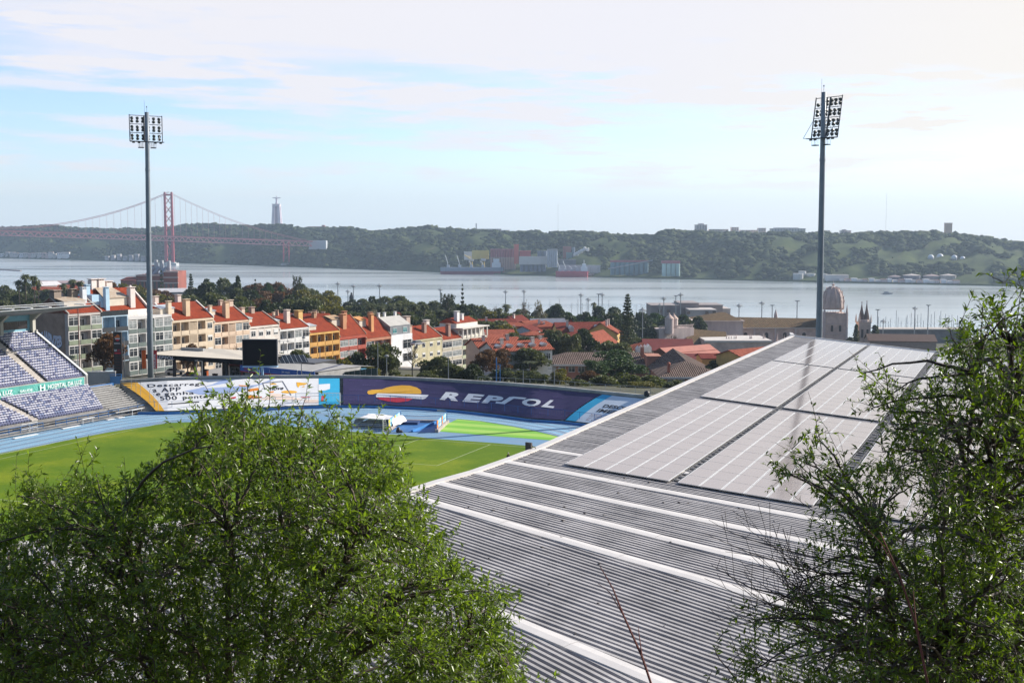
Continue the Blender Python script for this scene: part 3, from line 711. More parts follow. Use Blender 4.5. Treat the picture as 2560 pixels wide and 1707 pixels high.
# bare terrace strips seen between the banners are the terrace itself; railing along its top
q = [PY(u, v, BT(ux(min(u, 1690), 1), 1).y + 2.0) for u, v in ((1195, 966), (1300, 971), (1400, 977), (1500, 986), (1600, 993), (1665, 999))]
fence('terrace_railing', 'grey two-rail railing along the top of the end terrace', q, 1.7, 13, m_steel, rails=(.5, .98))
b = MB()
for p, r_ in zip(q, q[1:]): b.loft([p + Vector((0, -.3, -1.2)), p + Vector((0, .3, -1.2)), p + Vector((0, .3, 0)), p + Vector((0, -.3, 0))], [r_ + Vector((0, -.3, -1.2)), r_ + Vector((0, .3, -1.2)), r_ + Vector((0, .3, 0)), r_ + Vector((0, -.3, 0))], cap=False)
setp(b.build('parapet_wall', m_conc), 'low concrete parapet under the grey terrace railing', 'wall')
b = MB(PY(1617, 990, BT(ux(1617, 1), 1).y)); b.lathe([(.35, 0), (.5, .3), (.4, .7), (.15, .85)], (0, 0, 0), 10); setp(b.build('loudspeaker', m_dark, smooth=True), 'small black loudspeaker sitting on the terrace coping', 'loudspeaker')
# ------------------------------------------------------------------ covered stand whose roof fills the near view
ZR, SL, RLEN = 17.0, .083, 27.0
FD = R(23.2); A0 = Vector((math.sin(FD), math.cos(FD), 0)); P0 = Vector((math.cos(FD), -math.sin(FD), 0))
def azv(d): return Vector((math.sin(R(d)), math.cos(R(d)), 0))
_e = [(1979, 842), (1340, 1125), (1255, 1157), (1178, 1184), (1085, 1210), (1000, 1238), (640, 1286), (130, 1355)]
EP = [PZ(u, v, ZR) for u, v in _e] + [Vector((-27.5, 41.0, ZR)), Vector((-39, 36, ZR))]
DR = [P0, P0, azv(116.8), azv(119.6), azv(123.6), azv(127.4), azv(134), azv(144), azv(153), azv(158)]
def RP(i, w):  # point w metres behind the eaves along joint i
    q = EP[i] + DR[i] * w; return Vector((q.x, q.y, ZR - SL * w))
stand = thing('covered_grandstand', 'covered grandstand under a ribbed metal roof carrying solar panels', 'grandstand', (EP[1].x + 8, EP[1].y, 0))
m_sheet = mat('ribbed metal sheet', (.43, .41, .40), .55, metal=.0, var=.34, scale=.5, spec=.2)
m_ribshade = mat('slate sheet with painted shade', (.26, .26, .285), .6, var=.3, scale=.5, spec=.2)  # darker tone paints in shade on channels and rib sides away from sun
m_flash = mat('pale ridge flashing', (.68, .645, .61), .5, metal=.1, var=.12, scale=.7)
RIB, RH = .30, .105
for i in range(1, 9) if True else ():
    pass
for f in range(len(EP) - 1):
    a0, a1, b0, b1 = RP(f, 0), RP(f + 1, 0), RP(f, RLEN), RP(f + 1, RLEN)
    mid = (DR[f] + DR[f + 1]).normalized(); per = Vector((-mid.y, mid.x, 0))
    if (a1 - a0).dot(per) < 0: per = -per
    C0 = (a0 + a1) / 2
    # plane of the facet: z = ZR - SL * distance along mid (fitted at both joints)
    quad = [a0, a1, b1, b0]
    s_lo = min((q - C0).dot(per) for q in quad); s_hi = max((q - C0).dot(per) for q in quad)
    def clip(s_):
        """range of w along mid inside the facet for the rib line at offset s_"""
        ws = []
        for k in range(4):
            p, q = quad[k], quad[(k + 1) % 4]
            sp_, sq_ = (p - C0).dot(per), (q - C0).dot(per)
            if (sp_ - s_) * (sq_ - s_) <= 0 and abs(sp_ - sq_) > 1e-6:
                t = (s_ - sp_) / (sq_ - sp_); r_ = p.lerp(q, t); ws.append(((r_ - C0).dot(mid), r_.z))
        return (min(ws), max(ws)) if len(ws) >= 2 else None
    b = MB(); n = int((s_hi - s_lo) / RIB)
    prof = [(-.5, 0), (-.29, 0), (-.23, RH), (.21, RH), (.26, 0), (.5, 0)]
    rnd = random.Random(f)
    for k in range(n + 1):
        s_ = s_lo + (k + .5) * RIB
        jz = rnd.uniform(-.012, .012)
        ring = []
        for x, z in prof:
            c_ = clip(min(max(s_ + x * RIB, s_lo + .001), s_hi - .001))
            if not c_: ring = None; break
            so = s_ + x * RIB
            ring.append([C0 + per * so + mid * w + Vector((0, 0, zz - C0.z + z + (jz if z else 0))) for w, zz in c_])
        if not ring: continue
        for k_, (p, q) in enumerate(zip(ring, ring[1:])):
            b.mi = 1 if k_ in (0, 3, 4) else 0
            b.poly(p[0], q[0], q[1], p[1])
    if b.F: b.build('roof_sheet', [m_sheet, m_ribshade], stand)
    # flashing over the joint
    if f >= 1:
        b = MB(); d = DR[f]; w_ = Vector((-d.y, d.x, 0)) * .34; nseg = 9
        for k in range(nseg):
            p, q = RP(f, .1 + (RLEN - .2) * k / nseg), RP(f, .1 + (RLEN - .2) * (k + 1) / nseg)
            up, rg = Vector((0, 0, RH + .03 + .006 * (k % 2))), Vector((0, 0, RH + .055 + .006 * (k % 2)))
            b.poly(p - w_ + up, q - w_ + up, q + rg, p + rg); b.poly(p + rg, q + rg, q + w_ + up, p + w_ + up)
            b.poly(p - w_, q - w_, q - w_ + up, p - w_ + up); b.poly(p + w_ + up, q + w_ + up, q + w_, p + w_)
        b.build('ridge_flashing', m_flash, stand)
# windblown scraps and leaf litter caught in the channels
lr_ = random.Random(9); b = MB()
for k in range(150):
    f = lr_.choice((0, 1, 2, 3, 4, 4, 5, 5, 5)); q = RP(f, lr_.uniform(.5, 22)).lerp(RP(f + 1, lr_.uniform(.5, 22)), lr_.random() if f else lr_.uniform(.75, 1)); s0 = lr_.uniform(.02, .07)
    b.lathe([(s0, 0), (s0 * 1.3, s0 * .4), (s0 * .3, s0 * .8)], (q.x, q.y, q.z + lr_.choice((.01, RH + .005))), 5)
setp(b.build('leaf_litter', mat('dry litter', (.06, .05, .045), .9)), kind='stuff')
# eaves gutter along the pitch side
b = MB()
for f in range(len(EP) - 1):
    p, q = RP(f, 0), RP(f + 1, 0); o1, o2 = -DR[f] * .12, -DR[f + 1] * .12; i1, i2 = DR[f] * .34, DR[f + 1] * .34
    up = Vector((0, 0, RH + .05)); dn = Vector((0, 0, -.75))
    b.poly(p + o1 + up, q + o2 + up, q + i2 + up, p + i1 + up); b.poly(p + o1 + dn, q + o2 + dn, q + o2 + up, p + o1 + up); b.poly(p + i1 + up, q + i2 + up, q + i2, p + i1)
b.build('eaves_gutter', m_flash, stand)
# far gable trim with its upturned pale lip
far0, far1 = RP(0, 0), RP(0, RLEN)
b = MB()
for x0, x1, z in ((-.35, .0, .16), (0.0, 1.1, .13), (1.1, 1.25, .17)):
    p, q = far0 - P0 * .1, far1
    b.poly(p + A0 * (.6 - x0) + Vector((0, 0, z)), q + A0 * (.6 - x0) + Vector((0, 0, z)), q + A0 * (.6 - x1) + Vector((0, 0, z)), p + A0 * (.6 - x1) + Vector((0, 0, z)))
b.poly(far0 + A0 * .95 + Vector((0, 0, .16)), far1 + A0 * .95 + Vector((0, 0, .16)), far1 + A0 * .95 + Vector((0, 0, -.9)), far0 + A0 * .95 + Vector((0, 0, -.9)))
b.build('gable_trim', mat('slate trim', (.23, .26, .31), .5, metal=.3), stand)
b = MB(); b.loft([far0 + A0 * .5 + Vector((0, 0, .2)), far0 + A0 * .72 + Vector((0, 0, .2)), far0 + A0 * .72 + Vector((0, 0, .05)), far0 + A0 * .5 + Vector((0, 0, .05))], [far1 + A0 * .5 + Vector((0, 0, .2)), far1 + A0 * .72 + Vector((0, 0, .2)), far1 + A0 * .72 + Vector((0, 0, .05)), far1 + A0 * .5 + Vector((0, 0, .05))])
lip = far0 - P0 * .5 + A0 * 1.9
b.loft([far0 + P0 * .3 + A0 * .5 + Vector((0, 0, .2)), far0 - P0 * .15 + A0 * .3 + Vector((0, 0, .2)), far0 - P0 * .15 + A0 * .3 + Vector((0, 0, -.5)), far0 + P0 * .3 + A0 * .5 + Vector((0, 0, -.5))], [lip + P0 * .25 + Vector((0, 0, .35)), lip - P0 * .1 + Vector((0, 0, .35)), lip - P0 * .1 + Vector((0, 0, -.4)), lip + P0 * .25 + Vector((0, 0, -.4))])
b.build('gable_lip', m_flash, stand)
# seating slope, back wall and columns under the roof
b = MB()
for f in range(len(EP) - 1):
    for k in range(16):
        w0, w1 = -2 + k * 1.5, -2 + (k + 1) * 1.5
        g = lambda i, w, z: (EP[i] + DR[i] * w).xy.to_3d() + Vector((0, 0, z))
        z0 = .8 + k * .72
        b.poly(g(f, w0, z0), g(f + 1, w0, z0), g(f + 1, w0, z0 + .72), g(f, w0, z0 + .72)); b.poly(g(f, w0, z0 + .72), g(f + 1, w0, z0 + .72), g(f + 1, w1, z0 + .72), g(f, w1, z0 + .72))
b.build('seating_tier', m_ter, stand)
b = MB()
for f in range(len(EP) - 1):
    p, q = RP(f, RLEN - .4), RP(f + 1, RLEN - .4); b.poly(p, q, Vector((q.x, q.y, 4)), Vector((p.x, p.y, 4)))
b.build('rear_wall', m_concd, stand)
for f in (0, 1, 3, 5, 6, 7):
    for t in ((0, .25, .5, .75) if f == 0 else (0,)):
        p = RP(f, 21).lerp(RP(f + 1, 21), t); b = MB((p.x, p.y, 0)); b.box(-.4, .4, -.4, .4, 5, p.z - .05); b.build('column', m_conc, stand)
# ------------------------------------------------------------------ solar panels, standing on short feet above the ribs
m_pv, nt, bb = newmat('solar glass')
geo = nt.n('ShaderNodeNewGeometry'); sp = nt.n('ShaderNodeSeparateXYZ'); nt.l(geo.outputs['Position'], sp.inputs[0])
def lines(ax, per, wd):
    a = nt.n('ShaderNodeMath', operation='MULTIPLY'); nt.l(sp.outputs[0], a.inputs[0]); a.inputs[1].default_value = ax.x / per
    c = nt.n('ShaderNodeMath', operation='MULTIPLY_ADD'); nt.l(sp.outputs[1], c.inputs[0]); c.inputs[1].default_value = ax.y / per; nt.l(a.outputs[0], c.inputs[2])
    fr = nt.n('ShaderNodeMath', operation='FRACT'); nt.l(c.outputs[0], fr.inputs[0])
    g = nt.n('ShaderNodeMath', operation='LESS_THAN'); nt.l(fr.outputs[0], g.inputs[0]); g.inputs[1].default_value = wd; return g.outputs[0]
mxx = nt.n('ShaderNodeMath', operation='MAXIMUM'); nt.l(lines(A0, .342, .03), mxx.inputs[0]); nt.l(lines(P0, .18, .04), mxx.inputs[1])
nz = nt.n('ShaderNodeTexNoise', Scale=.5, Detail=6.0, Roughness=.7); nt.l(geo.outputs['Position'], nz.inputs['Vector'])
dr = nt.n('ShaderNodeValToRGB'); nt.l(nz.outputs[0], dr.inputs[0]); dr.color_ramp.elements[0].color = (.26, .215, .195, 1); dr.color_ramp.elements[1].color = (.31, .26, .235, 1)
mc = nt.n('ShaderNodeMixRGB'); nt.l(mxx.outputs[0], mc.inputs[0]); nt.l(dr.outputs[0], mc.inputs[1]); mc.inputs[2].default_value = (.36, .31, .29, 1)
oi = nt.n('ShaderNodeObjectInfo'); hv = nt.n('ShaderNodeHueSaturation'); rr = nt.n('ShaderNodeMapRange'); nt.l(oi.outputs['Random'], rr.inputs[0]); rr.inputs[3].default_value = .95; rr.inputs[4].default_value = 1.05
nt.l(rr.outputs[0], hv.inputs['Value']); nt.l(mc.outputs[0], hv.inputs['Color']); nt.l(hv.outputs[0], bb.inputs['Base Color'])
bb.inputs['Roughness'].default_value = .10; bb.inputs['IOR'].default_value = 2.3; bb.inputs['Specular IOR Level'].default_value = .6
m_alu = mat('panel frame aluminium', (.75, .75, .74), .4, metal=.2, var=.05)
TIL = Matrix.Rotation(math.atan(SL), 4, A0)
def pv_mesh(w, l):
    b = MB(); e = .035
    b.mi = 0; b.poly((e, e, .04), (w - e, e, .04), (w - e, l - e, .04), (e, l - e, .04))
    for k, q in enumerate((((0, 0), (w, 0), (w - e, e), (e, e)), ((w, 0), (w, l), (w - e, l - e), (w - e, e)), ((w, l), (0, l), (e, l - e), (w - e, l - e)), ((0, l), (0, 0), (e, e), (e, l - e)))):
        b.mi = k % 2; b.poly(*[(x, y, .043 if k % 2 else .04) for x, y in q])
    b.mi = 1
    for q in (((0, 0), (w, 0)), ((w, 0), (w, l)), ((w, l), (0, l)), ((0, l), (0, 0))):
        b.poly((*q[0], 0), (*q[1], 0), (*q[1], .043), (*q[0], .043))
    return mkmesh('solar_panel', b.V, b.F, [m_pv, m_alu], b.MI)
PW, PL = 1.10, 2.06
pvm = pv_mesh(PW, PL)
E0 = PZ(1398, 1096, ZR)
ey_ = A0; ex_ = (P0 + Vector((0, 0, -SL))).normalized(); ez_ = ex_.cross(ey_)
RM = Matrix((ex_, ey_, ez_)).transposed().to_4x4()
cols = [3.0 + k * 1.135 for k in range(5)] + [9.1 + k * 1.135 for k in range(6)] + [16.6 + k * 1.135 for k in range(6)]
blocks = [(-7.0, 13), (21.65, 13), (49.4, 12)]
slots = []
for ci, w in enumerate(cols):
    for bi, (t0, n) in enumerate(blocks):
        for r_ in range(n):
            
            t = t0 + r_ * 2.085
            p = E0 + A0 * t + P0 * w; p.z = ZR - SL * w + RH + .10
            slots.append((p.length if False else (p - Vector((0, 0, HC))).length + (6 if ci > 10 else 0), ci, bi, r_, p))
slots.sort(key=lambda q: q[0])
colname = lambda ci: ('%s column from the pitch side' % nth(ci)) if ci < 5 else ('%s column past the dark walkway' % nth(ci - 5)) if ci < 11 else ('%s column past the second walkway' % nth(ci - 11))
blk = ['near block', 'middle block', 'river-end block']
far_V = []; far_F = []; far_M = []
for k, (d, ci, bi, r_, p) in enumerate(slots):
    if k < 300:
        o = bpy.data.objects.new('solar_panel', pvm); COL.objects.link(o)
        M_ = RM.copy(); M_.translation = p; o.matrix_world = M_
        setp(o, 'glossy solar panel in %s, %s row of the %s' % (colname(ci), nth(r_), blk[bi]), 'solar panel', 'solar panels on the grandstand roof')
    else:
        n0 = len(far_V); M_ = RM.copy(); M_.translation = p
        far_V += [M_ @ v.co for v in pvm.vertices]; far_F += [tuple(i + n0 for i in q.vertices) for q in pvm.polygons]; far_M += [q.material_index for q in pvm.polygons]
me = mkmesh('solar_panel_field', far_V, far_F, [m_pv, m_alu], far_M); o = bpy.data.objects.new('solar_panel_field', me); COL.objects.link(o); setp(o, 'mass of smaller solar panels at the river end of the roof', 'solar panels', kind='stuff')
# cable trays in the gaps
for k, (w, wd) in enumerate(((8.72, .3), (15.95, .5))):
    b = MB(E0, P0, A0)
    z = -SL * w + RH + .02
    for j in range(2): b.box(w - .03 + j * wd, w + .0 + j * wd, -6.5, 74, z, z + .07)
    for j in range(100): b.box(w, w + wd - .03, -6.3 + j * .8, -6.05 + j * .8, z + .02, z + .04)
    setp(b.build('cable_tray', mat('dark cable tray', (.10, .105, .115), .6, metal=.3)), ('narrow' if k == 0 else 'wide') + ' dark cable tray running between the solar panel columns', 'cable tray')
# things on the pitch-side eaves
b = MB(PZ(1322, 1128, ZR), (.8, -.6, 0)); b.box(-.20, .20, -.06, .06, .05, .50)
t = thing('floodlight_box', 'grey flat floodlight on the pitch-side eaves of the grandstand', 'floodlight', tuple(PZ(1322, 1128, ZR)))
b.frame(b.o, b.ex); b.build('lamp_housing', mat('dark brown housing', (.09, .075, .07), .6), t)
b = MB(PZ(1322, 1128, ZR), (.8, -.6, 0)); b.tube([(.05, .05, .05), (.25, .2, .03), (.30, .25, .2), (.18, .08, .3)], .03, 6); b.build('bracket', m_dark, t)
# ------------------------------------------------------------------ open stand across the pitch
SA = PZ(365, 1028, 0); e1 = (PZ(0, 1095, 0) - SA).normalized(); e2 = Vector((e1.y, -e1.x, 0))
def SF(a=0, b_=0, z=0): return MB(SA + e1 * a + e2 * b_ + Vector((0, 0, z)), e1, e2)
def EP2(a, b_, z): return SA + e1 * a + e2 * b_ + Vector((0, 0, z))
es = thing('open_grandstand', 'blue and concrete two-tier grandstand across the pitch', 'grandstand', tuple(SA))
NL, NU = 11, 20
def lowz(i): return 1.45 + i * .225
def lowb(i): return 1.3 + i * .74
def upz(i): return 5.55 + i * .345
def upb(i): return 10.3 + i * .58
b = SF()
for i in range(NL):
    b.box(-1.5, 75, lowb(i), lowb(i) + .70, lowz(i) - .75, lowz(i) - .12)
b.box(-1.5, 75, 9.4, 10.4, 0, 3.85)
for i in range(4): b.box(-1.5, 75, -.9 + i * .55, -.55 + i * .55, .15 + i * .27, .3 + i * .27)
b.build('lower_terrace', m_concd, es)
b = SF()
for i in range(NL + 3):
    bb_ = lowb(i - 3) ; b.box(-1.5, 7.5, bb_, bb_ + .30, lowz(i - 3) + .0, lowz(i - 3) + .12)
b.build('bare_bench_steps', mat('pale bench plank', (.46, .45, .43), .8, var=.3), es)
b = SF(); b.box(-2.2, 75, 9.15, 9.5, 3.45, 3.92); b.build('blue_coping', m_blue, es)
b = SF(); b.box(3.0, 75, 10.0, 10.25, 3.92, 5.6); b.build('balcony_wall', m_bwhite if False else m_conc, es)
b = SF()
for i in range(NU): b.box(3.1, 75, upb(i), upb(i) + .58, upz(i) - 1.2, upz(i) - .1)
b.build('upper_terrace', m_concd, es)
pts = [(9.9, 3.0), (22.2, 9.5), (22.2, 12.9), (21.0, 12.9), (21.0, 12.35), (9.9, 5.75)]
b = SF(); b.loft([(2.75, x, z) for x, z in pts], [(3.05, x, z) for x, z in pts]); b.build('end_parapet', m_conc, es)
b = SF(); b.box(2.7, 3.1, 9.9, 10.2, 5.6, 5.9); b.loft([(2.7, 9.9, 5.75), (3.12, 9.9, 5.75), (3.12, 9.9, 5.9), (2.7, 9.9, 5.9)], [(2.7, 21.1, 12.4), (3.12, 21.1, 12.4), (3.12, 21.1, 12.56), (2.7, 21.1, 12.56)]); b.build('parapet_coping', m_white, es)
# steps in the two aisles
for nm, a0, bb0, zz0, n, fb, fz in (('stair', 11.2, 0, 0, NU, upb, upz), ('stair', 21.0, 0, 0, NL, lowb, lowz)):
    b = SF()
    for i in range(n): b.box(a0, a0 + 1.15, fb(i), fb(i) + .3, fz(i) - .1, fz(i) + .12); b.box(a0, a0 + 1.15, fb(i) + .3, fb(i) + .6, fz(i) - .1, fz(i) + .25)
    b.build(nm, mat('light step concrete', (.50, .46, .42), .85, var=.3), es)  # aisle stairs are of lighter concrete
# back wall, windows, roof
m_bwall = mat('sky blue render', (.22, .44, .54), .7, var=.2)
b = SF(); b.box(3.3, 75, 21.9, 22.2, 11, 15.6); b.build('rear_wall', m_bwall, es)
for k in range(5):
    a = 3.9 + k * 6.6
    b = SF(); b.box(a + .3, a + 5.5, 21.8, 21.88, 13.2, 14.5); b.build('window', mat('smoked window', (.03, .025, .028), .15, spec=.8), es)
    b = SF(); b.loft([(a - .9, 21.2, 12.3), (a - .3, 21.2, 12.3), (a - .3, 22.0, 12.3), (a - .9, 22.0, 12.3)], [(a - .9, 21.2, 14.6), (a - .3, 21.2, 14.6), (a - .3, 22.0, 14.6), (a - .9, 22.0, 14.6)])
    b.loft([(a - .9, 21.2, 14.6), (a - .3, 21.2, 14.6), (a - .3, 22.0, 14.6), (a - .9, 22.0, 14.6)], [(a - .9, 19.6, 15.7), (a - .3, 19.6, 15.7), (a - .3, 21.8, 15.5), (a - .9, 21.8, 15.5)])
    b.build('column', mat('cream concrete', (.50, .48, .42), .8, var=.2), es)
b = SF(); b.loft([(3.0, 8.4, 17.1), (3.0, 22.6, 15.35), (3.0, 22.6, 15.8), (3.0, 8.4, 17.45)], [(75, 8.4, 17.1), (75, 22.6, 15.35), (75, 22.6, 15.8), (75, 8.4, 17.45)]); b.build('roof', mat('grey soffit', (.25, .255, .25), .7, var=.25), es)
b = SF(); b.box(2.6, 75, 8.1, 8.4, 17.36, 17.46); b.box(1.2, 75, 9.0, 9.2, 17.72, 17.82); b.box(2.0, 75, 10.6, 10.8, 17.9, 18.0)
for k in range(18): b.box(4 + k * 3.6, 4.5 + k * 3.6, 8.4, 10.6, 17.5, 17.62)
b.build('roof_edge_trim', mat('bright gutter metal', (.48, .49, .50), .45, metal=.3), es)
b = SF()
for z in (.55, 1.0): b.tube([(3.2, upb(12) - .1, upz(12) + z), (75, upb(12) - .1, upz(12) + z)], .035, 5)
for k in range(30): b.tube([(3.4 + k * 1.9, upb(12) - .1, upz(12)), (3.4 + k * 1.9, upb(12) - .1, upz(12) + 1.0)], .035, 5)
b.build('gangway_railing', mat('slate blue rail', (.09, .13, .2), .5), es)
# front railing along the track
q = [EP2(a, -.35, 0) for a in (-2, 5, 12, 19.2)]
fence('track_railing', 'blue front railing between running track and open grandstand, long run', q, 1.25, 10, m_blue, rails=(.12, .55, .98))
q = [EP2(a, -.35, 0) for a in (21.6, 28, 36)]
fence('track_railing', 'blue front railing of the open grandstand beyond the white gate', q, 1.25, 7, m_blue, rails=(.12, .55, .98))
t = thing('railing_gate', 'white double gate in the front railing of the open grandstand', 'gate', tuple(EP2(24.2, -.5, 0)))
for k in range(2):
    b = SF(22.8 + k * 1.5, -.55); b.tube([(0, 0, .1), (0, 0, 1.5), (1.4, 0, 1.5), (1.4, 0, .1), (0, 0, .1)], .05, 6); b.tube([(0, 0, .8), (1.4, 0, .8)], .035, 5); b.build('gate_leaf', m_white, t)
for k, (a, bb_, w, lab) in enumerate(((17.5, -1.6, 3.4, 'long'), (9.2, -1.3, 1.6, 'short'), (7.0, -1.3, 1.3, 'middle'), (26.5, -2.2, 4.2, 'longest'))):
    b = SF(a, bb_); b.box(-w / 2, w / 2, -.3, .3, .02, .09); setp(b.build('fallen_board', m_white), '%s white board lying flat on the trackside by the blue front railing' % lab, 'board', 'boards lying at the trackside')
for k, a in enumerate((13.6, 3.2)):
    b = SF(a, -1.1); b.box(-1.2, 1.2, -.2, .2, .8, .86); b.tube([(-1, 0, 0), (-1, 0, .8)], .04, 5); b.tube([(1, 0, 0), (1, 0, .8)], .04, 5)
    setp(b.build('timing_table', m_white), ('white trackside table in the middle of the blue front railing' if k == 0 else 'white trackside table by the amber end of the banner terrace'), 'table', 'trackside tables')
# green hospital banner on the balcony wall
t = thing('hospital_banner', 'wrinkled green hospital banner hanging from the balcony wall', 'banner', tuple(EP2(4, 9.9, 4)))
V = []; nx, ny = 80, 6
for j in range(ny + 1):
    for i in range(nx + 1):
        a = 3.6 + 23.5 * i / nx; z = 4.0 + 1.5 * j / ny - (.10 * (1 - math.cos(i * .55)) if j == 0 else 0)
        V.append((a, 9.86 - .16 * abs(mnoise.noise(Vector((a * 1.1 + z * .5, z * .6, 3)))) , z))
b = SF(); b.add(V, [(j * (nx + 1) + i, j * (nx + 1) + i + 1, (j + 1) * (nx + 1) + i + 1, (j + 1) * (nx + 1) + i) for j in range(ny) for i in range(nx)])
b.build('cloth', mat('sea green cloth', (.10, .42, .36), .6, var=.2, scale=1.2), t)
for s_, a0_, a1_, z0, z1 in (('HOSPITAL DA LUZ', 4.3, 11.3, 4.45, 5.15), ('H', 11.9, 12.9, 4.3, 5.3), ('HOSPITAL DA LUZ', 18.2, 26.6, 4.45, 5.15), ('SAUDE', 14.4, 16.8, 4.5, 4.9)):
    V, Fc = fit_text(s_, 0, 1, 0, 1, bold=.015)
    b = SF(); b.add([(a1_ - x * (a1_ - a0_), 9.64, z0 + y * (z1 - z0)) for x, y in V], Fc); b.build('lettering', m_wp, t)
# seats: a bucket of seat pan and back
m_sw = mat('lilac white seat', (.70, .70, .75), .35, var=.12, scale=2.0); m_sb = mat('royal blue seat', (.12, .13, .23), .4, var=.25, scale=1.5); m_sl = mat('faded blue seat', (.24, .29, .44), .4, var=.2, scale=1.5)
def seat_bm(front, back):
    b = MB((0, 0, 0), e1, e2)
    b.mi = 0; b.box(-.21, .21, -.02, .36, .36, .41)                      # pan
    b.box(-.21, .21, .33, .39, .41, .80)                                  # back
    b.mi = 1; b.box(-.215, .215, -.05, -.02, .16, .42); b.box(-.17, .17, .20, .33, .41, .66); b.box(-.12, .12, .02, .22, .05, .36)
    return mkmesh('stadium_seat', b.V, b.F, [front, back], b.MI)
smesh = [seat_bm(m_sw, m_sb), seat_bm(m_sl, m_sb), seat_bm(m_sb, m_sb)]
sr = random.Random(4)
spots = []
for i in range(NL):
    a = 3.2 + (9.2 - lowb(i)) * .62
    k = 0
    while a < 40:
        if not (20.7 < a < 22.4): spots.append(('lower', i, k, 'far' if a < 20.8 else 'near', EP2(a, lowb(i) + .22, lowz(i) - .12), sr.random())); k += 1
        a += .5
for i in range(NU):
    if i == 12: continue
    a = 3.5; k = 0
    while a < 24:
        if not (10.9 < a < 12.6): spots.append(('upper', i - (i > 12), k, 'far' if a < 11 else 'near', EP2(a, upb(i) + .1, upz(i) - .1), sr.random() if a > 3.5 + .0 else .99)); k += 1
        a += .5
def seen(p):
    d = p.y * _c + (HC - p.z) * _s; u = CX + F0 * p.x / d; return u > -12
spots = [q for q in spots if seen(q[4])]
spots.sort(key=lambda q: q[4].length)
rest = [[], [], []]
for n_, (tier, i, k, sec, p, rv) in enumerate(spots):
    mi_ = 0 if rv < .80 else 1 if rv < .93 else 2
    if n_ < 300:
        o = bpy.data.objects.new('stadium_seat', smesh[mi_]); COL.objects.link(o); o.location = p
        col = ('lilac white', 'faded blue', 'royal blue')[mi_]
        setp(o, '%s stadium seat, %s from the bare end, %s row up of the %s tier' % (col, nth(k), nth(i), tier), 'seat', 'seats of the open grandstand')
    else: rest[mi_].append(p)
V = []; Fc = []; MI = []
for mi_ in range(3):
    for p in rest[mi_]:
        n0 = len(V); V += [p + v.co for v in smesh[mi_].vertices]
        for q in smesh[mi_].polygons:
            Fc.append(tuple(x + n0 for x in q.vertices)); MI.append((mi_ if q.material_index == 0 else 2))
o = bpy.data.objects.new('seating_rows', mkmesh('seating_rows', V, Fc, [m_sw, m_sl, m_sb], MI)); COL.objects.link(o); setp(o, 'massed blue and white seats of the upper tier and far rows', 'seats', kind='stuff')
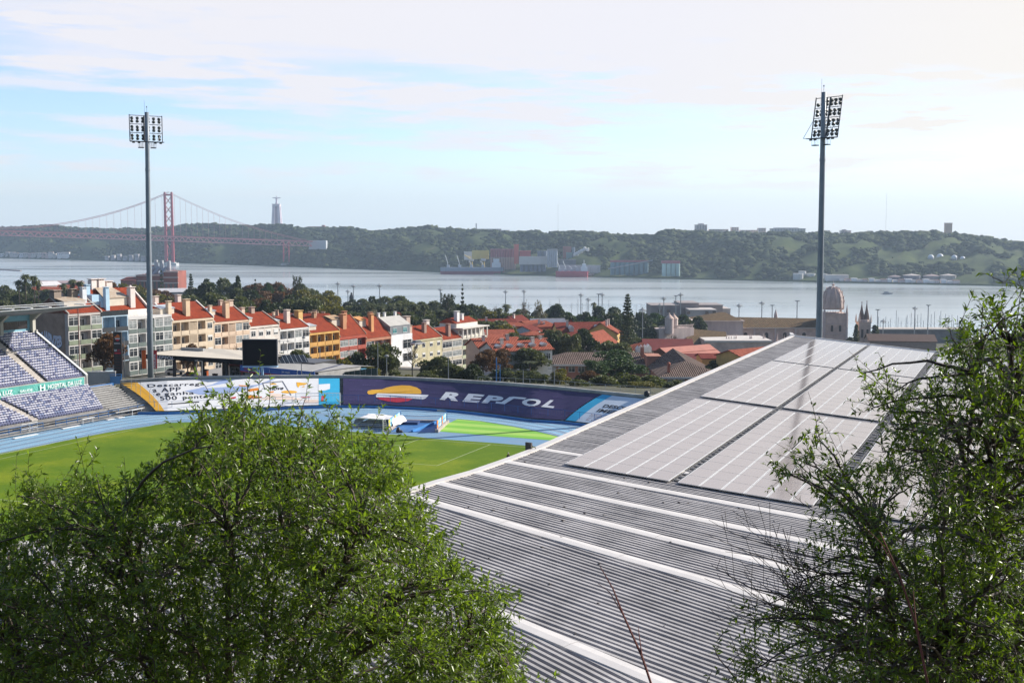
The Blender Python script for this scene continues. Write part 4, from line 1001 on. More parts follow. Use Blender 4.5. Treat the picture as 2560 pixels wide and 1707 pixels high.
# ------------------------------------------------------------------ floodlight masts
m_mast = mat('blue grey mast paint', (.22, .255, .29), .5, metal=.1, var=.15); m_frame = mat('dark mast steel', (.035, .04, .055), .5, var=.2)
m_lampb = mat('lamp housing', (.075, .08, .07), .4, var=.4, scale=3); m_lens = mat('lamp glass', (.10, .10, .085), .2, spec=.5)
def lamp_mesh():
    b = MB(); b.frame((0, 0, 0), (1, 0, 0), (0, 0, 1), (0, -1, 0))
    b.lathe([(.08, -.42), (.20, -.36), (.30, -.15), (.34, 0), (.34, .05)], (0, 0, 0), 12)
    b.mi = 1; b.lathe([(.30, .051), (.30, .06)], (0, 0, 0), 12)
    return mkmesh('lamp', b.V, b.F, [m_lampb, m_lens], b.MI)
lm = lamp_mesh()
def mast(label, u0, u1, vtop, D, zb, rows, cols, fw, vf0, vf1, face, sway):
    base = PY(u0, 900, D); base.z = zb; top = PY(u1, vtop, D)
    t = thing('floodlight_mast', label, 'floodlight mast', tuple(base), group='floodlight masts of the stadium')
    d = top - base
    b = MB(); pts = [base + d * f for f in (0, .25, .5, .75, .87, 1)]; b.tube(pts, [.60, .55, .50, .45, .42, .40], 12); b.build('pole', m_mast, t, smooth=True)
    for f in (.30, .58, .80):
        q = base + d * f; rr_ = .60 - .2 * f + .025; b = MB(q); b.lathe([(rr_, -.25), (rr_ + .02, 0), (rr_, .25)], (0, 0, 0), 12); b.build('pole_joint', m_mast, t)
    z0 = PY(u1, vf1, D).z; z1 = PY(u1, vf0, D).z
    fx = Vector((face.y, -face.x, 0)).normalized(); fy = Vector((0, 0, 1)).cross(fx)   # fy points away from the pitch
    o_ = Vector((top.x, top.y, 0)) - fy * .9
    tilt = sway
    def FP(x, z, y=0): return o_ + fx * x - fy * (y - (z - (z0 + z1) / 2) * -tilt) + Vector((0, 0, z))
    b = MB(); hw = fw / 2
    for k in range(rows // 2 + 1):
        z = z0 + (z1 - z0) * k / (rows // 2); b.tube([FP(-hw, z), FP(hw, z)], .10 if k == 0 else .06, 5)
    for x in (-hw, hw): b.tube([FP(x, z0), FP(x, z1 + .15)], .085, 5)
    for x in (-.35, .35): b.tube([FP(x, z0), FP(x, z1)], .14, 5)
    b.build('lamp_frame', m_frame, t)
    b = MB()
    for k in range(cols):
        x = -hw + fw * (k + .5) / cols; b.tube([FP(x + .3, z0), FP(x + .3, z1)], .022, 4)
    b.tube([FP(-hw, z0 + (z1 - z0) * .45), FP(-hw + 1.3, z0, -1.4)], .05, 4); b.tube([FP(hw, z0 + (z1 - z0) * .45), FP(hw + .2, z0, -1.8)], .05, 4); b.tube([FP(hw, z0), FP(hw + .2, z0, -1.8)], .05, 4)
    b.build('conduit', m_steel, t)
    b = MB()
    b.loft([FP(-hw, z0 - .12, 0), FP(-hw, z0 - .12, -1.3), FP(-hw, z0, -1.3), FP(-hw, z0, 0)], [FP(hw, z0 - .12, 0), FP(hw, z0 - .12, -1.3), FP(hw, z0, -1.3), FP(hw, z0, 0)]); b.build('service_deck', m_frame, t)
    for x in (-1.15, 1.15):
        b = MB(); q = FP(x, z0 - 1.25, -.6); b.frame(q, fx); b.box(-.45, .45, -.4, .4, 0, .16)
        for i in (-.42, -.14, .14, .42): b.tube([(i, .38, .1), (i, .38, 1.2)], .02, 4); b.tube([(i, -.38, .1), (i, -.38, 1.2)], .02, 4)
        b.build('maintenance_basket', m_frame, t)
    b = MB(); b.tube([top, top + Vector((0, 0, .9))], .03, 4); b.lathe([(.05, .85), (.12, 1.0), (.05, 1.15)], tuple(top), 6); b.tube([top + fx * .4 - Vector((0, 0, 1.2)), top + fx * .45 + Vector((0, 0, 2.2))], .02, 4); b.build('lightning_rod', m_frame, t)
    ang = math.atan2(-fy.y, -fy.x) + R(90)
    lr = random.Random(int(D))
    for r_ in range(rows):
        for c_ in range(cols):
            if rows == 8 and r_ == 0 and c_ >= 4: continue
            x = -hw + fw * (c_ + .5) / cols; z = z1 - (z1 - z0) * (r_ + .5) / rows + (.12 if r_ % 2 else -.12)
            l = bpy.data.objects.new('lamp', lm); COL.objects.link(l); l.parent = t
            l.location = FP(x, z, .25) - base; l.rotation_euler = (R(lr.uniform(14, 30)), 0, ang + R(lr.uniform(-22, 22))); l.scale = (.92,) * 3
    for c_ in (0, 1, 4, 5):
        x = -hw + fw * (c_ + .5) / 6
        l = bpy.data.objects.new('lamp', lm); COL.objects.link(l); l.parent = t
        l.location = FP(x, z0 - .3, -.6) - base; l.rotation_euler = (R(80), 0, ang); l.scale = (.8,) * 3
    return t
pc = ST(-52, 0)
q = PY(370, 900, 230); mast('tall blue grey floodlight mast behind the banner terrace, near the petrol station', 375, 367, 281, 230, -2, 6, 6, 6.15, 289, 354, (pc - q).xy.to_3d().normalized() + Vector((.35, 0, 0)), .0)
q = PY(2050, 900, 197); mast('tall floodlight mast rising beyond the solar panel roof, before the church dome', 2047, 2059.5, 231, 197, -2.5, 8, 6, 5.2, 242, 345, (pc - q).xy.to_3d().normalized(), .16)
# ------------------------------------------------------------------ apartment row beyond the petrol station
RO = Vector((-87, 257, 0)); EL = Vector((.507, .862, 0)).normalized(); NF = Vector((EL.y, -EL.x, 0))
def row_t(u):
    k = (u - CX) / F0
    return (-RO.x + k * RO.y) / (EL.x - k * EL.y)
def row_p(t, back=0, z=0): return RO + EL * t - NF * back + Vector((0, 0, z))
def zat(u, v, Y): return PY(u, v, Y).z
m_tile = tilemat('red clay tile', (.20, .034, .016), (.40, .070, .026), .42, (EL.x, EL.y))
m_glass = mat('dark window glass', (.035, .042, .05), .12, var=.6, scale=.9, spec=.9)
m_glass2 = mat('curtained glass', (.26, .28, .28), .2, var=.55, scale=.8, spec=.8)
m_wfr = mat('white window frame', (.72, .72, .70), .5, var=.08)
m_dkrail = mat('smoked balcony glass', (.02, .025, .032), .15, spec=.8)
m_blind = mat('white roller blind', (.66, .66, .64), .6, var=.12)
m_chim = {}
def window(parent, fr, x0, x1, y, z0, z1, mull=2, glass=None, trans=True, name='window'):
    """glazed opening: frame and mullions proud of a pane"""
    b = MB(*fr); b.mi = 1; b.box(x0, x1, y - .02, y + .05, z0, z1)
    b.mi = 0; f = .07
    b.box(x0 - .04, x1 + .04, y - .06, y - .021, z1 - f, z1 + .03); b.box(x0 - .04, x1 + .04, y - .06, y - .021, z0 - .03, z0 + f)
    for k in range(mull + 1):
        x = x0 + (x1 - x0) * k / mull; b.box(max(x - f / 2, x0 - .04), min(x + f / 2, x1 + .04), y - .058, y - .021, z0 + f, z1 - f)
    if trans: zt = z0 + (z1 - z0) * .68; b.box(x0, x1, y - .056, y - .0215, zt, zt + .05)
    return b.build(name, [m_wfr, glass or m_glass], parent)
def chimney(parent, fr, x, y, z0, z1, w, m):
    b = MB(*fr); b.box(x - w / 2, x + w / 2, y - w * .45, y + w * .45, z0, z1)
    for dx in (-1, 0, 1): b.box(x + dx * w * .36 - .06, x + dx * w * .36 + .06, y - w * .4, y + w * .4, z1, z1 + .28)
    b.box(x - w * .62, x + w * .62, y - w * .55, y + w * .55, z1 + .28, z1 + .42)
    return b.build('chimney', m, parent)
def apartment(label, u0, u1, ve, hr, wall, bays, floors=4, par=None, dep=11.0, chims=(), lights=(), party=True, fh=2.95, proj=1.15, roofm=None, parcol=None, top=0.55, attic=0, ridge=5.5, zbase=None):
    t0, t1 = row_t(u0), row_t(u1); w = t1 - t0
    pm = row_p((t0 + t1) / 2); zE = zat((u0 + u1) / 2, ve, pm.y)
    zb = G(pm.x, pm.y) - 1.5 if zbase is None else zbase
    fr = (row_p(t0), EL)
    wm_ = wall if not isinstance(wall, tuple) else mat('render %.2f %.2f %.2f' % wall, wall, .85, var=.2, scale=.35)
    pm_ = mat('parapet %.2f %.2f %.2f' % par, par, .7, var=.2) if par else wm_
    t = thing('apartment_building', label, 'apartment building', (pm.x, pm.y, zb), group='apartment row behind the stadium')
    b = MB(*fr); b.box(.02, w - .02, proj, dep, zb, zE); b.build('wall', wm_, t)
    # slabs and fins that make the balcony grid
    nb = len(bays); bw = w / nb
    b = MB(*fr)
    for f in range(floors):
        zf = zE - top - fh * (f + 1); b.box(.03, w - .03, .02, proj - .002, zf - .22, zf)
    b.box(.03, w - .03, .0, proj - .002, zE - top - .02, zE)
    for k in range(nb + 1):
        x = min(max(k * bw, .14), w - .14); b.box(x - .11, x + .11, .03, proj - .004, zE - top - fh * floors - .2, zE - top - .021)
    b.build('balcony_frame', wm_, t)
    rr_ = random.Random(int(u0 * 7))
    for f in range(floors):
        zf = zE - top - fh * (f + 1)
        for k, kind in enumerate(bays):
            x0, x1 = k * bw + .12, (k + 1) * bw - .12
            if kind == 'G':
                b = MB(*fr); b.box(x0, x1, -.05, .05, zf, zf + .95); b.build('balcony', pm_, t)
                window(t, fr, x0 + .03, x1 - .03, .06, zf + .98, zf + fh - .25, 3 if bw > 3 else 2, m_glass2 if rr_.random() < .45 else m_glass)
            elif kind == 'L':
                b = MB(*fr); b.box(x0, x1, -.05, .05, zf, zf + .95); b.build('balcony', pm_, t)
                xa = x0 + (x1 - x0) * rr_.uniform(.1, .4); window(t, fr, xa, xa + min(1.5, (x1 - x0) * .5), proj - .01, zf + .02, zf + 2.25, 2, m_glass, False, 'balcony_door')
            elif kind == 'S':   # slatted loggia screen
                b = MB(*fr); b.box(x0, x1, -.05, .05, zf, zf + .95)
                for q in range(10): b.box(x0, x1, -.02, .03, zf + 1.05 + q * .17, zf + 1.14 + q * .17)
                b.build('slat_screen', pm_, t)
            elif kind == 'W':
                b = MB(*fr); b.box(x0, x1, .05, proj - .01, zf, zf + fh - .23); b.build('bay_wall', wm_, t)
                xm = (x0 + x1) / 2; ww = min(1.5, (x1 - x0) * .6)
                window(t, fr, xm - ww / 2, xm + ww / 2, .05, zf + .95, zf + 2.3, 2, m_glass)
                if rr_.random() < .6:
                    h = rr_.uniform(.3, 1.0); b = MB(*fr); b.box(xm - ww / 2, xm + ww / 2, -.03, -.012, zf + 2.3 - h, zf + 2.33); b.build('roller_blind', m_blind, t)
    # roof
    if roofm is not False:
        rm = roofm or m_tile; zr_ = zE + hr; e = .25
        b = MB(*fr); prof = [(-.1, zE + .02), (ridge, zr_), (dep + .1, zE + .02)]
        b.loft([(0, y, z) for y, z in prof], [(w, y, z) for y, z in prof]); roof = b.build('roof', rm, t)
        if party:
            for x in (.0, w - .32):
                b = MB(*fr); q = [(-.12, zE - .1), (-.12, zE + e), (ridge, zr_ + e), (dep + .12, zE + e), (dep + .12, zE - .1)]
                b.loft([(x + .003, y, z) for y, z in q], [(x + .315, y, z) for y, z in q])
                b.build('party_wall', mat('party wall top', (.40, .36, .32), .85, var=.3) if parcol is None else mat('party %.2f %.2f' % parcol[:2], parcol, .8, var=.15), t)
        for cx_, cy_, h, cw, cm in chims:
            zs = zE + hr * (1 - abs(cy_ - ridge) / ridge); chimney(roof, fr, cx_ * w, cy_, zs - .6, zr_ + h, cw, mat('chimney %.2f %.2f %.2f' % cm, cm, .8, var=.15))
        for cx_, cy_, lw, ld, lm_ in lights:
            zs = zE + hr * cy_ / ridge; x = cx_ * w
            b = MB(*fr); q0, q1 = (cy_, zs - .3), (cy_ + ld, zs + hr * ld / ridge - .6)
            b.mi = 0; b.box(x - lw / 2, x + lw / 2, cy_, cy_ + ld, zs - .5, zs + hr * ld / ridge * .75)
            b.mi = 1; za, zc = zs + hr * ld / ridge * .75 + .03, zs + hr * ld / ridge * 1.15
            b.loft([(x - lw / 2 - .15, cy_ - .2, za), (x - lw / 2 - .15, cy_ + ld, zc), (x - lw / 2 - .15, cy_ + ld, zc + .1), (x - lw / 2 - .15, cy_ - .2, za + .1)], [(x + lw / 2 + .15, cy_ - .2, za), (x + lw / 2 + .15, cy_ + ld, zc), (x + lw / 2 + .15, cy_ + ld, zc + .1), (x + lw / 2 + .15, cy_ - .2, za + .1)])
            b.build('skylight', [mat('dormer cream', (.62, .55, .45), .8, var=.15), lm_], roof)
    return t, fr, w, zE, zb
m_corr = mat('rusty translucent sheet', (.50, .46, .38), .6, var=.35, scale=1.5, col2=(.34, .22, .13)); m_sky = mat('skylight glazing', (.50, .55, .58), .25, var=.3, scale=2)
WP = (.62, .52, .47); WC = (.64, .52, .38); WW = (.68, .67, .65); OR = (.52, .27, .11); RB = (.42, .19, .10)
t, fr, w, zE, zb = apartment('grey apartment block with brown graffiti gable and green balcony panels', 167, 253, 782, 3.2, (.50, .46, .43), 'GLG', 4, (.21, .25, .17), chims=((.12, 5, 1.2, 1.8, (.26, .21, .17)), (.62, 5, 1.3, 1.6, (.24, .20, .16)), (.80, 3.6, 1.6, 1.1, (.62, .66, .70))), lights=((.36, 1.6, 5.5, 3.4, m_corr),), fh=3.0)
b = MB(*fr); b.poly((.0, proj_y := 1.0, zb), (.0, 11.02, zb), (.0, 11.02, zE + .2), (.0, 5.5, zE + 3.3), (.0, 1.0, zE + .2)); b.poly((-.03, 1.0, zb), (-.03, 11.02, zb), (-.03, 11.02, zE), (-.03, 1.0, zE))
b.build('gable_wall', mat('stained brown render', (.42, .31, .235), .95, var=.5, scale=.35, col2=(.24, .175, .135)), t)
V, Fc = fit_text('CHARVZEB', 0, 1, 0, 1, bold=.05, space=.8)
for nm, lf, gx, mm in (('graffiti_outline', .05, .35, mat('graffiti shadow blue', (.06, .10, .14), .8)), ('graffiti', .07, .0, mat('graffiti silver', (.66, .70, .80), .7, var=.2, scale=2))):
    b = MB(*fr); b.add([(-lf, 9.3 - x * 7.3 - gx * (x - .5) * .4, zE - 7.1 - gx * .3 + (y - .5) * (gx * .8) + y * (2.2 + .9 * math.sin(x * 3.1)) + .5 * math.sin(x * 7)) for x, y in V], Fc); b.build(nm, mm, t)
# low yellow annex with the dark red roof under the graffiti
fa = (row_p(row_t(167) - 7.5, 2.2), EL)
t2 = thing('annex_house', 'small yellow annex with dark red roof below the graffiti gable', 'house', tuple(row_p(row_t(167) - 4, 5, zb)))
b = MB(*fa); b.box(0, 7.2, 0, 7.5, zb, zE - 8.6); b.box(-.15, 7.3, -.15, 7.6, zE - 8.6, zE - 8.35); b.build('wall', mat('ochre render', (.50, .38, .17), .85, var=.2), t2)
b = MB(*fa); b.loft([(.1, .1, zE - 8.35), (7.1, .1, zE - 8.35), (7.1, 7.4, zE - 8.35), (.1, 7.4, zE - 8.35)], [(2.5, 3.4, zE - 6.8), (4.7, 3.4, zE - 6.8), (4.7, 4.1, zE - 6.8), (2.5, 4.1, zE - 6.8)]); b.build('roof', mat('oxblood roof', (.16, .03, .03), .8), t2)
# blue stepped block
t, fr, w, zE, zb = apartment('light blue stepped block with smoked glass terraces', 253, 318, 788, 0, (.40, .53, .64), 'LL', 3, (.02, .025, .032), roofm=False, fh=3.2, proj=2.0, top=.3)
m_lb = mat('light blue render', (.40, .56, .68), .85, var=.12)
b = MB(*fr); b.box(-2.5, w * .62, 4.5, 11, zE, zE + 2.9); b.box(w * .12, w * .45, 4.0, 9.0, zE + 2.9, zE + 4.4); b.loft([(w * .45, 4.0, zE), (w * .9, 4.0, zE), (w * .9, 9, zE), (w * .45, 9, zE)], [(w * .45, 4.0, zE + 4.2), (w * .46, 4.0, zE + 4.2), (w * .46, 9, zE + 4.2), (w * .45, 9, zE + 4.2)]); b.build('penthouse', m_lb, t)
b = MB(*fr); b.box(-.3, w, -.1, .02, zE + .02, zE + 1.05); b.build('terrace_parapet', m_dkrail, t)
chimney(t, fr, w * .62, 3.6, zE, zE + 5.6, 1.0, m_lb); chimney(t, fr, w * .18, 6, zE + 4, zE + 6.2, 1.0, m_lb)
window(t, fr, -1.8, .2, 4.46, zE + .9, zE + 2.0, 2); window(t, fr, w * .3, w * .5, 4.46, zE + .1, zE + 2.2, 2)
# glazed block with big red roof and white chimneys
t, fr, w, zE, zb = apartment('white block with green glass balconies, under big red roof with white chimneys', 318, 428, 790, 0, (.60, .59, .57), 'GLSGG', 4, (.115, .15, .14), roofm=False, fh=3.05, top=.5)
b = MB(*fr); b.box(-.4, w - 4.2, 3.0, 11, zE, zE + 1.5); b.build('attic_wall', mat('pale attic', (.70, .66, .62), .8, var=.1), t)
b = MB(*fr); rp_ = [(3.0, zE + 1.5), (8.6, zE + 6.2), (14, zE + 1.5)]; b.loft([(-4.5, y, z) for y, z in rp_], [(w - 4.4, y, z) for y, z in rp_]); roof = b.build('roof', m_tile, t)
b = MB(*fr); q = [(2.8, zE + 1.2), (2.8, zE + 1.9), (8.6, zE + 6.6), (14.1, zE + 1.9), (14.1, zE + 1.2)]; b.loft([(w - 4.4, y, z) for y, z in q], [(w - 4.0, y, z) for y, z in q]); b.build('party_wall', mat('pink white render', (.70, .62, .58), .8), t)
for cx_, cy_, h, cw in ((.36, 4.0, 6.1, 1.35), (.02, 9.0, 8.0, 1.7), (.20, 9.2, 7.4, 1.6), (-.14, 9.0, 8.0, 1.4)): chimney(roof, fr, cx_ * w, cy_, zE + 1.5, zE + h, cw, mat('pink white chimney', (.70, .61, .57), .8, var=.12))
b = MB(*fr); b.mi = 0; b.box(-2.6, 3.6, 4.2, 9.5, zE + 2.2, zE + 4.3); b.mi = 1; b.loft([(-3.0, 4.0, zE + 4.2), (4.0, 4.0, zE + 4.2), (4.0, 4.0, zE + 4.35), (-3.0, 4.0, zE + 4.35)], [(-1.8, 8.2, zE + 6.3), (2.8, 8.2, zE + 6.3), (2.8, 8.2, zE + 6.45), (-1.8, 8.2, zE + 6.45)]); b.build('dormer', [mat('dormer cream', (.62, .55, .45), .8, var=.15), m_corr], roof)
b = MB(*fr)
for z in (.35, .7, 1.05): b.tube([(-.3, 2.2, zE + z), (w - 4.2, 2.2, zE + z)], .03, 4)
for k in range(10): b.tube([(-.3 + k * (w - 3.9) / 9, 2.2, zE), (-.3 + k * (w - 3.9) / 9, 2.2, zE + 1.05)], .03, 4)
b.build('terrace_railing', m_white, t)
apartment('cream block with two tan chimneys and slatted loggias', 428, 533, 797, 3.7, WC, 'LLSLW', 4, None, chims=((.05, 1.7, .3, 1.0, WC), (.44, 1.4, .5, 1.3, (.62, .46, .30)), (.20, 8, 1.2, 1.1, WP), (.66, 7, 1.3, 1.1, WP)), lights=((.04, 2.0, 4.2, 2.6, m_sky),), parcol=(.66, .62, .58))
apartment('peach block with thin roof railing and slatted loggias', 533, 622, 802, 3.4, (.66, .50, .37), 'GLSGG', 4, None, chims=((.03, 1.6, .2, .8, WC), (.46, 1.5, .9, 1.3, (.60, .42, .27)), (.70, 6, 1.0, .9, (.55, .42, .33)), (.92, 5.5, .9, 1.3, (.58, .45, .36))), lights=((.10, 2.4, 3.6, 2.2, m_sky),))
apartment('white block with roller blinds just behind the scoreboard', 622, 697, 813, 3.0, (.68, .62, .56), 'WWWW', 4, None, chims=((.3, 5.5, 1.0, 1.1, (.60, .46, .36)), (.62, 5.5, 1.0, 1.2, (.40, .30, .24))), lights=((.08, 1.6, 3.6, 2.4, m_sky),), parcol=(.40, .33, .28))
apartment('white block with dark mullioned corner windows beside the yellow block', 697, 772, 820, 3.0, WW, 'LLGG', 4, None, chims=((.5, 2.6, 1.3, 1.3, (.66, .56, .48)), (.30, 5, .7, .6, WC)), lights=((.02, 2.0, 4.0, 2.4, m_sky),), parcol=(.70, .64, .60))
apartment('yellow ochre block with open loggias', 772, 848, 829, 3.3, (.62, .36, .10), 'LLLL', 4, (.58, .31, .075), chims=((.03, 4, 2.2, 1.7, (.62, .40, .14)), (.72, 6, 1.2, 1.0, (.36, .22, .13))), lights=((.16, 1.0, 3.8, 2.4, m_sky),), parcol=(.42, .26, .14))
apartment('dark red block with brown mullioned glazing', 848, 914, 838, 5.2, (.36, .065, .035), 'GGL', 4, (.34, .06, .035), chims=((.38, 2.4, .3, 1.5, (.50, .24, .12)), (.60, 4, .9, 1.2, (.42, .18, .09))), lights=((.20, 2.8, 4.4, 2.6, mat('tan dormer roof', (.42, .28, .16), .8)),), parcol=(.22, .13, .09), top=.9)
apartment('terracotta block with brick orange chimney and dormer', 914, 977, 843, 5.6, (.44, .20, .12), 'GLL', 4, (.42, .18, .11), chims=((.42, 2.0, .6, 1.2, (.62, .30, .12)), (.72, 5, .8, 1.2, (.40, .17, .09))), lights=((.2, 3.0, 3.0, 2.4, mat('orange dormer', (.58, .27, .09), .8)),), parcol=(.26, .15, .10), top=.8)
# white modern infill
t, fr, w, zE, zb = apartment('white modern infill block with grey standing seam attic', 977, 1030, 836, 0, (.74, .74, .74), 'WW', 0, roofm=False, proj=.02)
b = MB(*fr); b.box(.3, w - .3, .6, 10, zE, zE + 2.7)
for k in range(26): b.box(.3 + k * (w - .6) / 26, .36 + k * (w - .6) / 26, .55, .6, zE, zE + 2.7)
b.build('attic', mat('zinc seam', (.33, .35, .37), .5, metal=.3), t)
b = MB(*fr); q = [(.5, zE + 2.7), (4.6, zE + 5.2), (10.1, zE + 2.7)]; b.loft([(0.1, y, z) for y, z in q], [(w - .1, y, z) for y, z in q]); b.build('roof', mat('pale zinc roof', (.46, .44, .40), .5), t)
for x in (.14, .62): window(t, fr, w * x, w * x + 2.0, .54, zE + .5, zE + 2.0, 2, mat('teal glass', (.05, .22, .24), .15, spec=.8))
window(t, fr, w * .55, w * .95, -.03, zE - 4.2, zE - 1.6, 2); window(t, fr, w * .55, w * .95, -.03, zE - 8, zE - 5.6, 2)
for x in (.02, .3, .8): chimney(t, fr, w * x + .4, 5, zE + 3, zE + 6.0, .7, mat('white chimney', (.72, .72, .7), .7))
apartment('pale yellow block with sage panels beside the white modern infill', 1030, 1105, 846, 3.6, (.52, .47, .30), 'WWWW', 4, (.34, .38, .24), chims=((.05, 1.6, .4, 1.2, (.52, .38, .30)), (.62, 2.6, .6, 1.2, (.33, .22, .17)), (.42, 7, 2.6, 1.9, (.48, .38, .32))), lights=((.02, 3.2, 3.6, 2.2, m_sky),), parcol=(.36, .30, .24))
apartment('beige block with enclosed wooden bay balconies', 1105, 1155, 847, 3.4, (.56, .50, .42), 'GG', 4, (.46, .42, .33), chims=((.5, 1.6, .9, 1.3, (.30, .18, .14)), (.0, 6, 2.3, 1.6, (.62, .56, .52))), lights=((-.1, 3.2, 3.6, 2.2, m_sky),), parcol=(.4, .34, .3))
t, fr, w, zE, zb = apartment('cream end block with a colonnaded top storey', 1155, 1218, 842, 0, (.62, .58, .50), 'LGGL', 3, (.42, .45, .30), roofm=False, top=.4, proj=1.3)
b = MB(*fr); b.box(.2, w, 1.6, 10, zE, zE + 3.0); b.box(-.4, w + .6, -.5, 10.4, zE + 3.0, zE + 3.3); b.box(.6, w - 2, 2.5, 9, zE + 3.3, zE + 4.6); b.build('top_storey', mat('cream render', (.66, .62, .55), .8, var=.12), t)
for k in range(7): b = MB(*fr); x = .2 + k * (w - .5) / 6; b.box(x, x + .3, -.2, .15, zE, zE + 3.0); b.build('column', mat('pale pillar', (.66, .64, .6), .7), t)
b = MB(*fr); q = [(2.4, zE + 4.6), (6, zE + 6.2), (9.5, zE + 4.6)]; b.loft([(.4, y, z) for y, z in q], [(w - 1.8, y, z) for y, z in q]); roof = b.build('roof', m_tile, t)
chimney(roof, fr, w * .2, 4, zE + 4, zE + 8, 1.4, mat('white chimney', (.72, .72, .7), .7)); chimney(roof, fr, w * .45, 4.5, zE + 4, zE + 7.0, 1.0, mat('white chimney', (.72, .72, .7), .7))
for k in range(5): window(t, fr, .8 + k * (w - 1.4) / 5, .8 + k * (w - 1.4) / 5 + 1.3, 1.56, zE + .6, zE + 2.4, 2)
# second terrace of roofs behind the row
for lab, u0, u1, v0, v1, D, col in (('long red roofed terrace behind the yellow and white apartment blocks', 655, 815, 801, 783, 350, (.55, .48, .42)), ('red roofed house with a glass dome lantern behind the dark red block', 760, 815, 799, 786, 362, (.5, .42, .36))):
    p0_, p1_ = PY(u0, v0, D), PY(u1, v0, D); zr_ = PY(u0, v1, D + 5).z
    t = thing('terrace_house', lab, 'house', tuple((p0_ + p1_) / 2 - Vector((0, 0, 10)))); b = MB((p0_.x, D, 0)); w = p1_.x - p0_.x
    b.box(0, w, 0, 10, p0_.z - 12, p0_.z); b.build('wall', mat('render back %.2f' % col[0], col, .85), t)
    b = MB((p0_.x, D, 0)); q = [(-.3, p0_.z), (5, zr_), (10.3, p0_.z)]; b.loft([(-.3, y, z) for y, z in q], [(w + .3, y, z) for y, z in q]); roof = b.build('roof', m_tile, t)
    for k in range(3): chimney(roof, ((p0_.x, D, 0), (1, 0, 0)), w * (.2 + .3 * k), 3, p0_.z, zr_ + .6, 1.0, mat('chimney back', (.45, .3, .22), .8))
# ------------------------------------------------------------------ street and petrol station
m_asph = mat('asphalt', (.055, .055, .058), .9, var=.3, scale=.5); m_pave = mat('limestone paving', (.36, .33, .29), .9, var=.25, scale=.6)
b = MB()
A = [row_p(t, -1.5) for t in range(-40, 171, 10)]; Bq = [row_p(t, -5.5) for t in range(-40, 171, 10)]; Cq = [row_p(t, -14) for t in range(-40, 171, 10)]
def gz(p, d): return Vector((p.x, p.y, G(p.x, p.y) + d))
for i in range(len(A) - 1): b.poly(gz(A[i], .30), gz(A[i + 1], .30), gz(Bq[i + 1], .30), gz(Bq[i], .30)); b.poly(gz(Bq[i], .30), gz(Bq[i + 1], .30), gz(Bq[i + 1], .12), gz(Bq[i], .12))
setp(b.build('pavement', m_pave), kind='structure')
b = MB()
for i in range(len(A) - 1): b.poly(gz(Bq[i], .16), gz(Bq[i + 1], .16), gz(Cq[i + 1], .16), gz(Cq[i], .16))
setp(b.build('street', m_asph), kind='structure')
zc = 4.1; CF = [(349, 884.3), (640, 901.2)]
f0, f1 = PZ(*CF[0], zc), PZ(*CF[1], zc); fx = (f1 - f0).normalized(); L = (f1 - f0).length
fr = (Vector((f0.x, f0.y, 0)), fx)
b = MB(*fr); b.box(-2, L + 16, 3, 30, -1.75, -1.70); setp(b.build('forecourt', mat('forecourt concrete', (.30, .29, .28), .9, var=.2)), kind='structure')
t = thing('petrol_station', 'petrol station with black canopy edge and cream canopy roof', 'petrol station', (f0.x + 10, f0.y, -1.7))
b = MB(*fr); b.box(0, L, .0, 11.5, zc - .92, zc - .02); b.build('canopy_fascia', mat('black fascia', (.014, .014, .016), .75, spec=.1), t)
b = MB(*fr); b.poly((.2, .2, zc), (L, .2, zc), (L, 11.3, zc + .25), (12, 11.3, zc + .6), (3.0, 11.3, zc + .25)); b.build('canopy_roof', mat('cream sheet roof', (.66, .59, .48), .7, var=.1), t)
b = MB(*fr); b.box(3.5, 9.5, 8.6, 9.2, zc + .2, zc + .75); b.build('roof_duct', m_steel, t)
V, Fc = fit_text('REPSOL', 4.2, 9.3, zc - .80, zc - .14, bold=.03, shear=.25, space=1.05); b = MB(*fr); b.add([(x, -.03, y) for x, y in V], Fc); b.build('lettering', m_wp, t)
for x, y in ((6.6, 2.5), (14.2, 2.5), (6.6, 9), (14.2, 9), (20.5, 2.5)):
    b = MB(*fr); b.box(x, x + .5, y, y + .5, -1.7, zc - .9); b.build('canopy_column', mat('dark column', (.06, .06, .065), .5), t)
b = MB(*fr); b.box(16.5, L + 8, 8.5, 16, -1.7, zc - .93); b.build('shop_wall', mat('dark shop front', (.03, .028, .03), .4, spec=.7), t)
for k in range(4): window(t, fr, 17 + k * 2.6, 19.3 + k * 2.6, 8.45, -1.5, 1.3, 2, m_glass, True, 'shop_window')
b = MB(*fr); b.box(16.5, L + 8, 8.35, 8.44, 1.6, 2.0); b.build('sign_strip', mat('red sign strip', (.35, .03, .02), .5), t)
for k, (x, y) in enumerate(((10.2, 3.2), (10.2, 8.6), (17.2, 3.2))):
    tp = thing('fuel_pump', ('orange topped fuel pump before the shop', 'orange topped fuel pump beside the far canopy columns', 'orange topped fuel pump under the canopy edge near the scoreboard')[k], 'fuel pump', tuple(MB(*fr).p((x, y, -1.7))), group='fuel pumps')
    b = MB(*fr); b.box(x - .45, x + .45, y - .3, y + .3, -1.7, .2); b.build('pump_body', mat('pump orange', (.45, .10, .02), .4), tp)
    b = MB(*fr); b.box(x - .38, x + .38, y - .33, y - .3, -.8, -.1); b.box(x - .48, x + .48, y - .34, y + .34, .2, .5); b.build('pump_display', m_dark, tp)
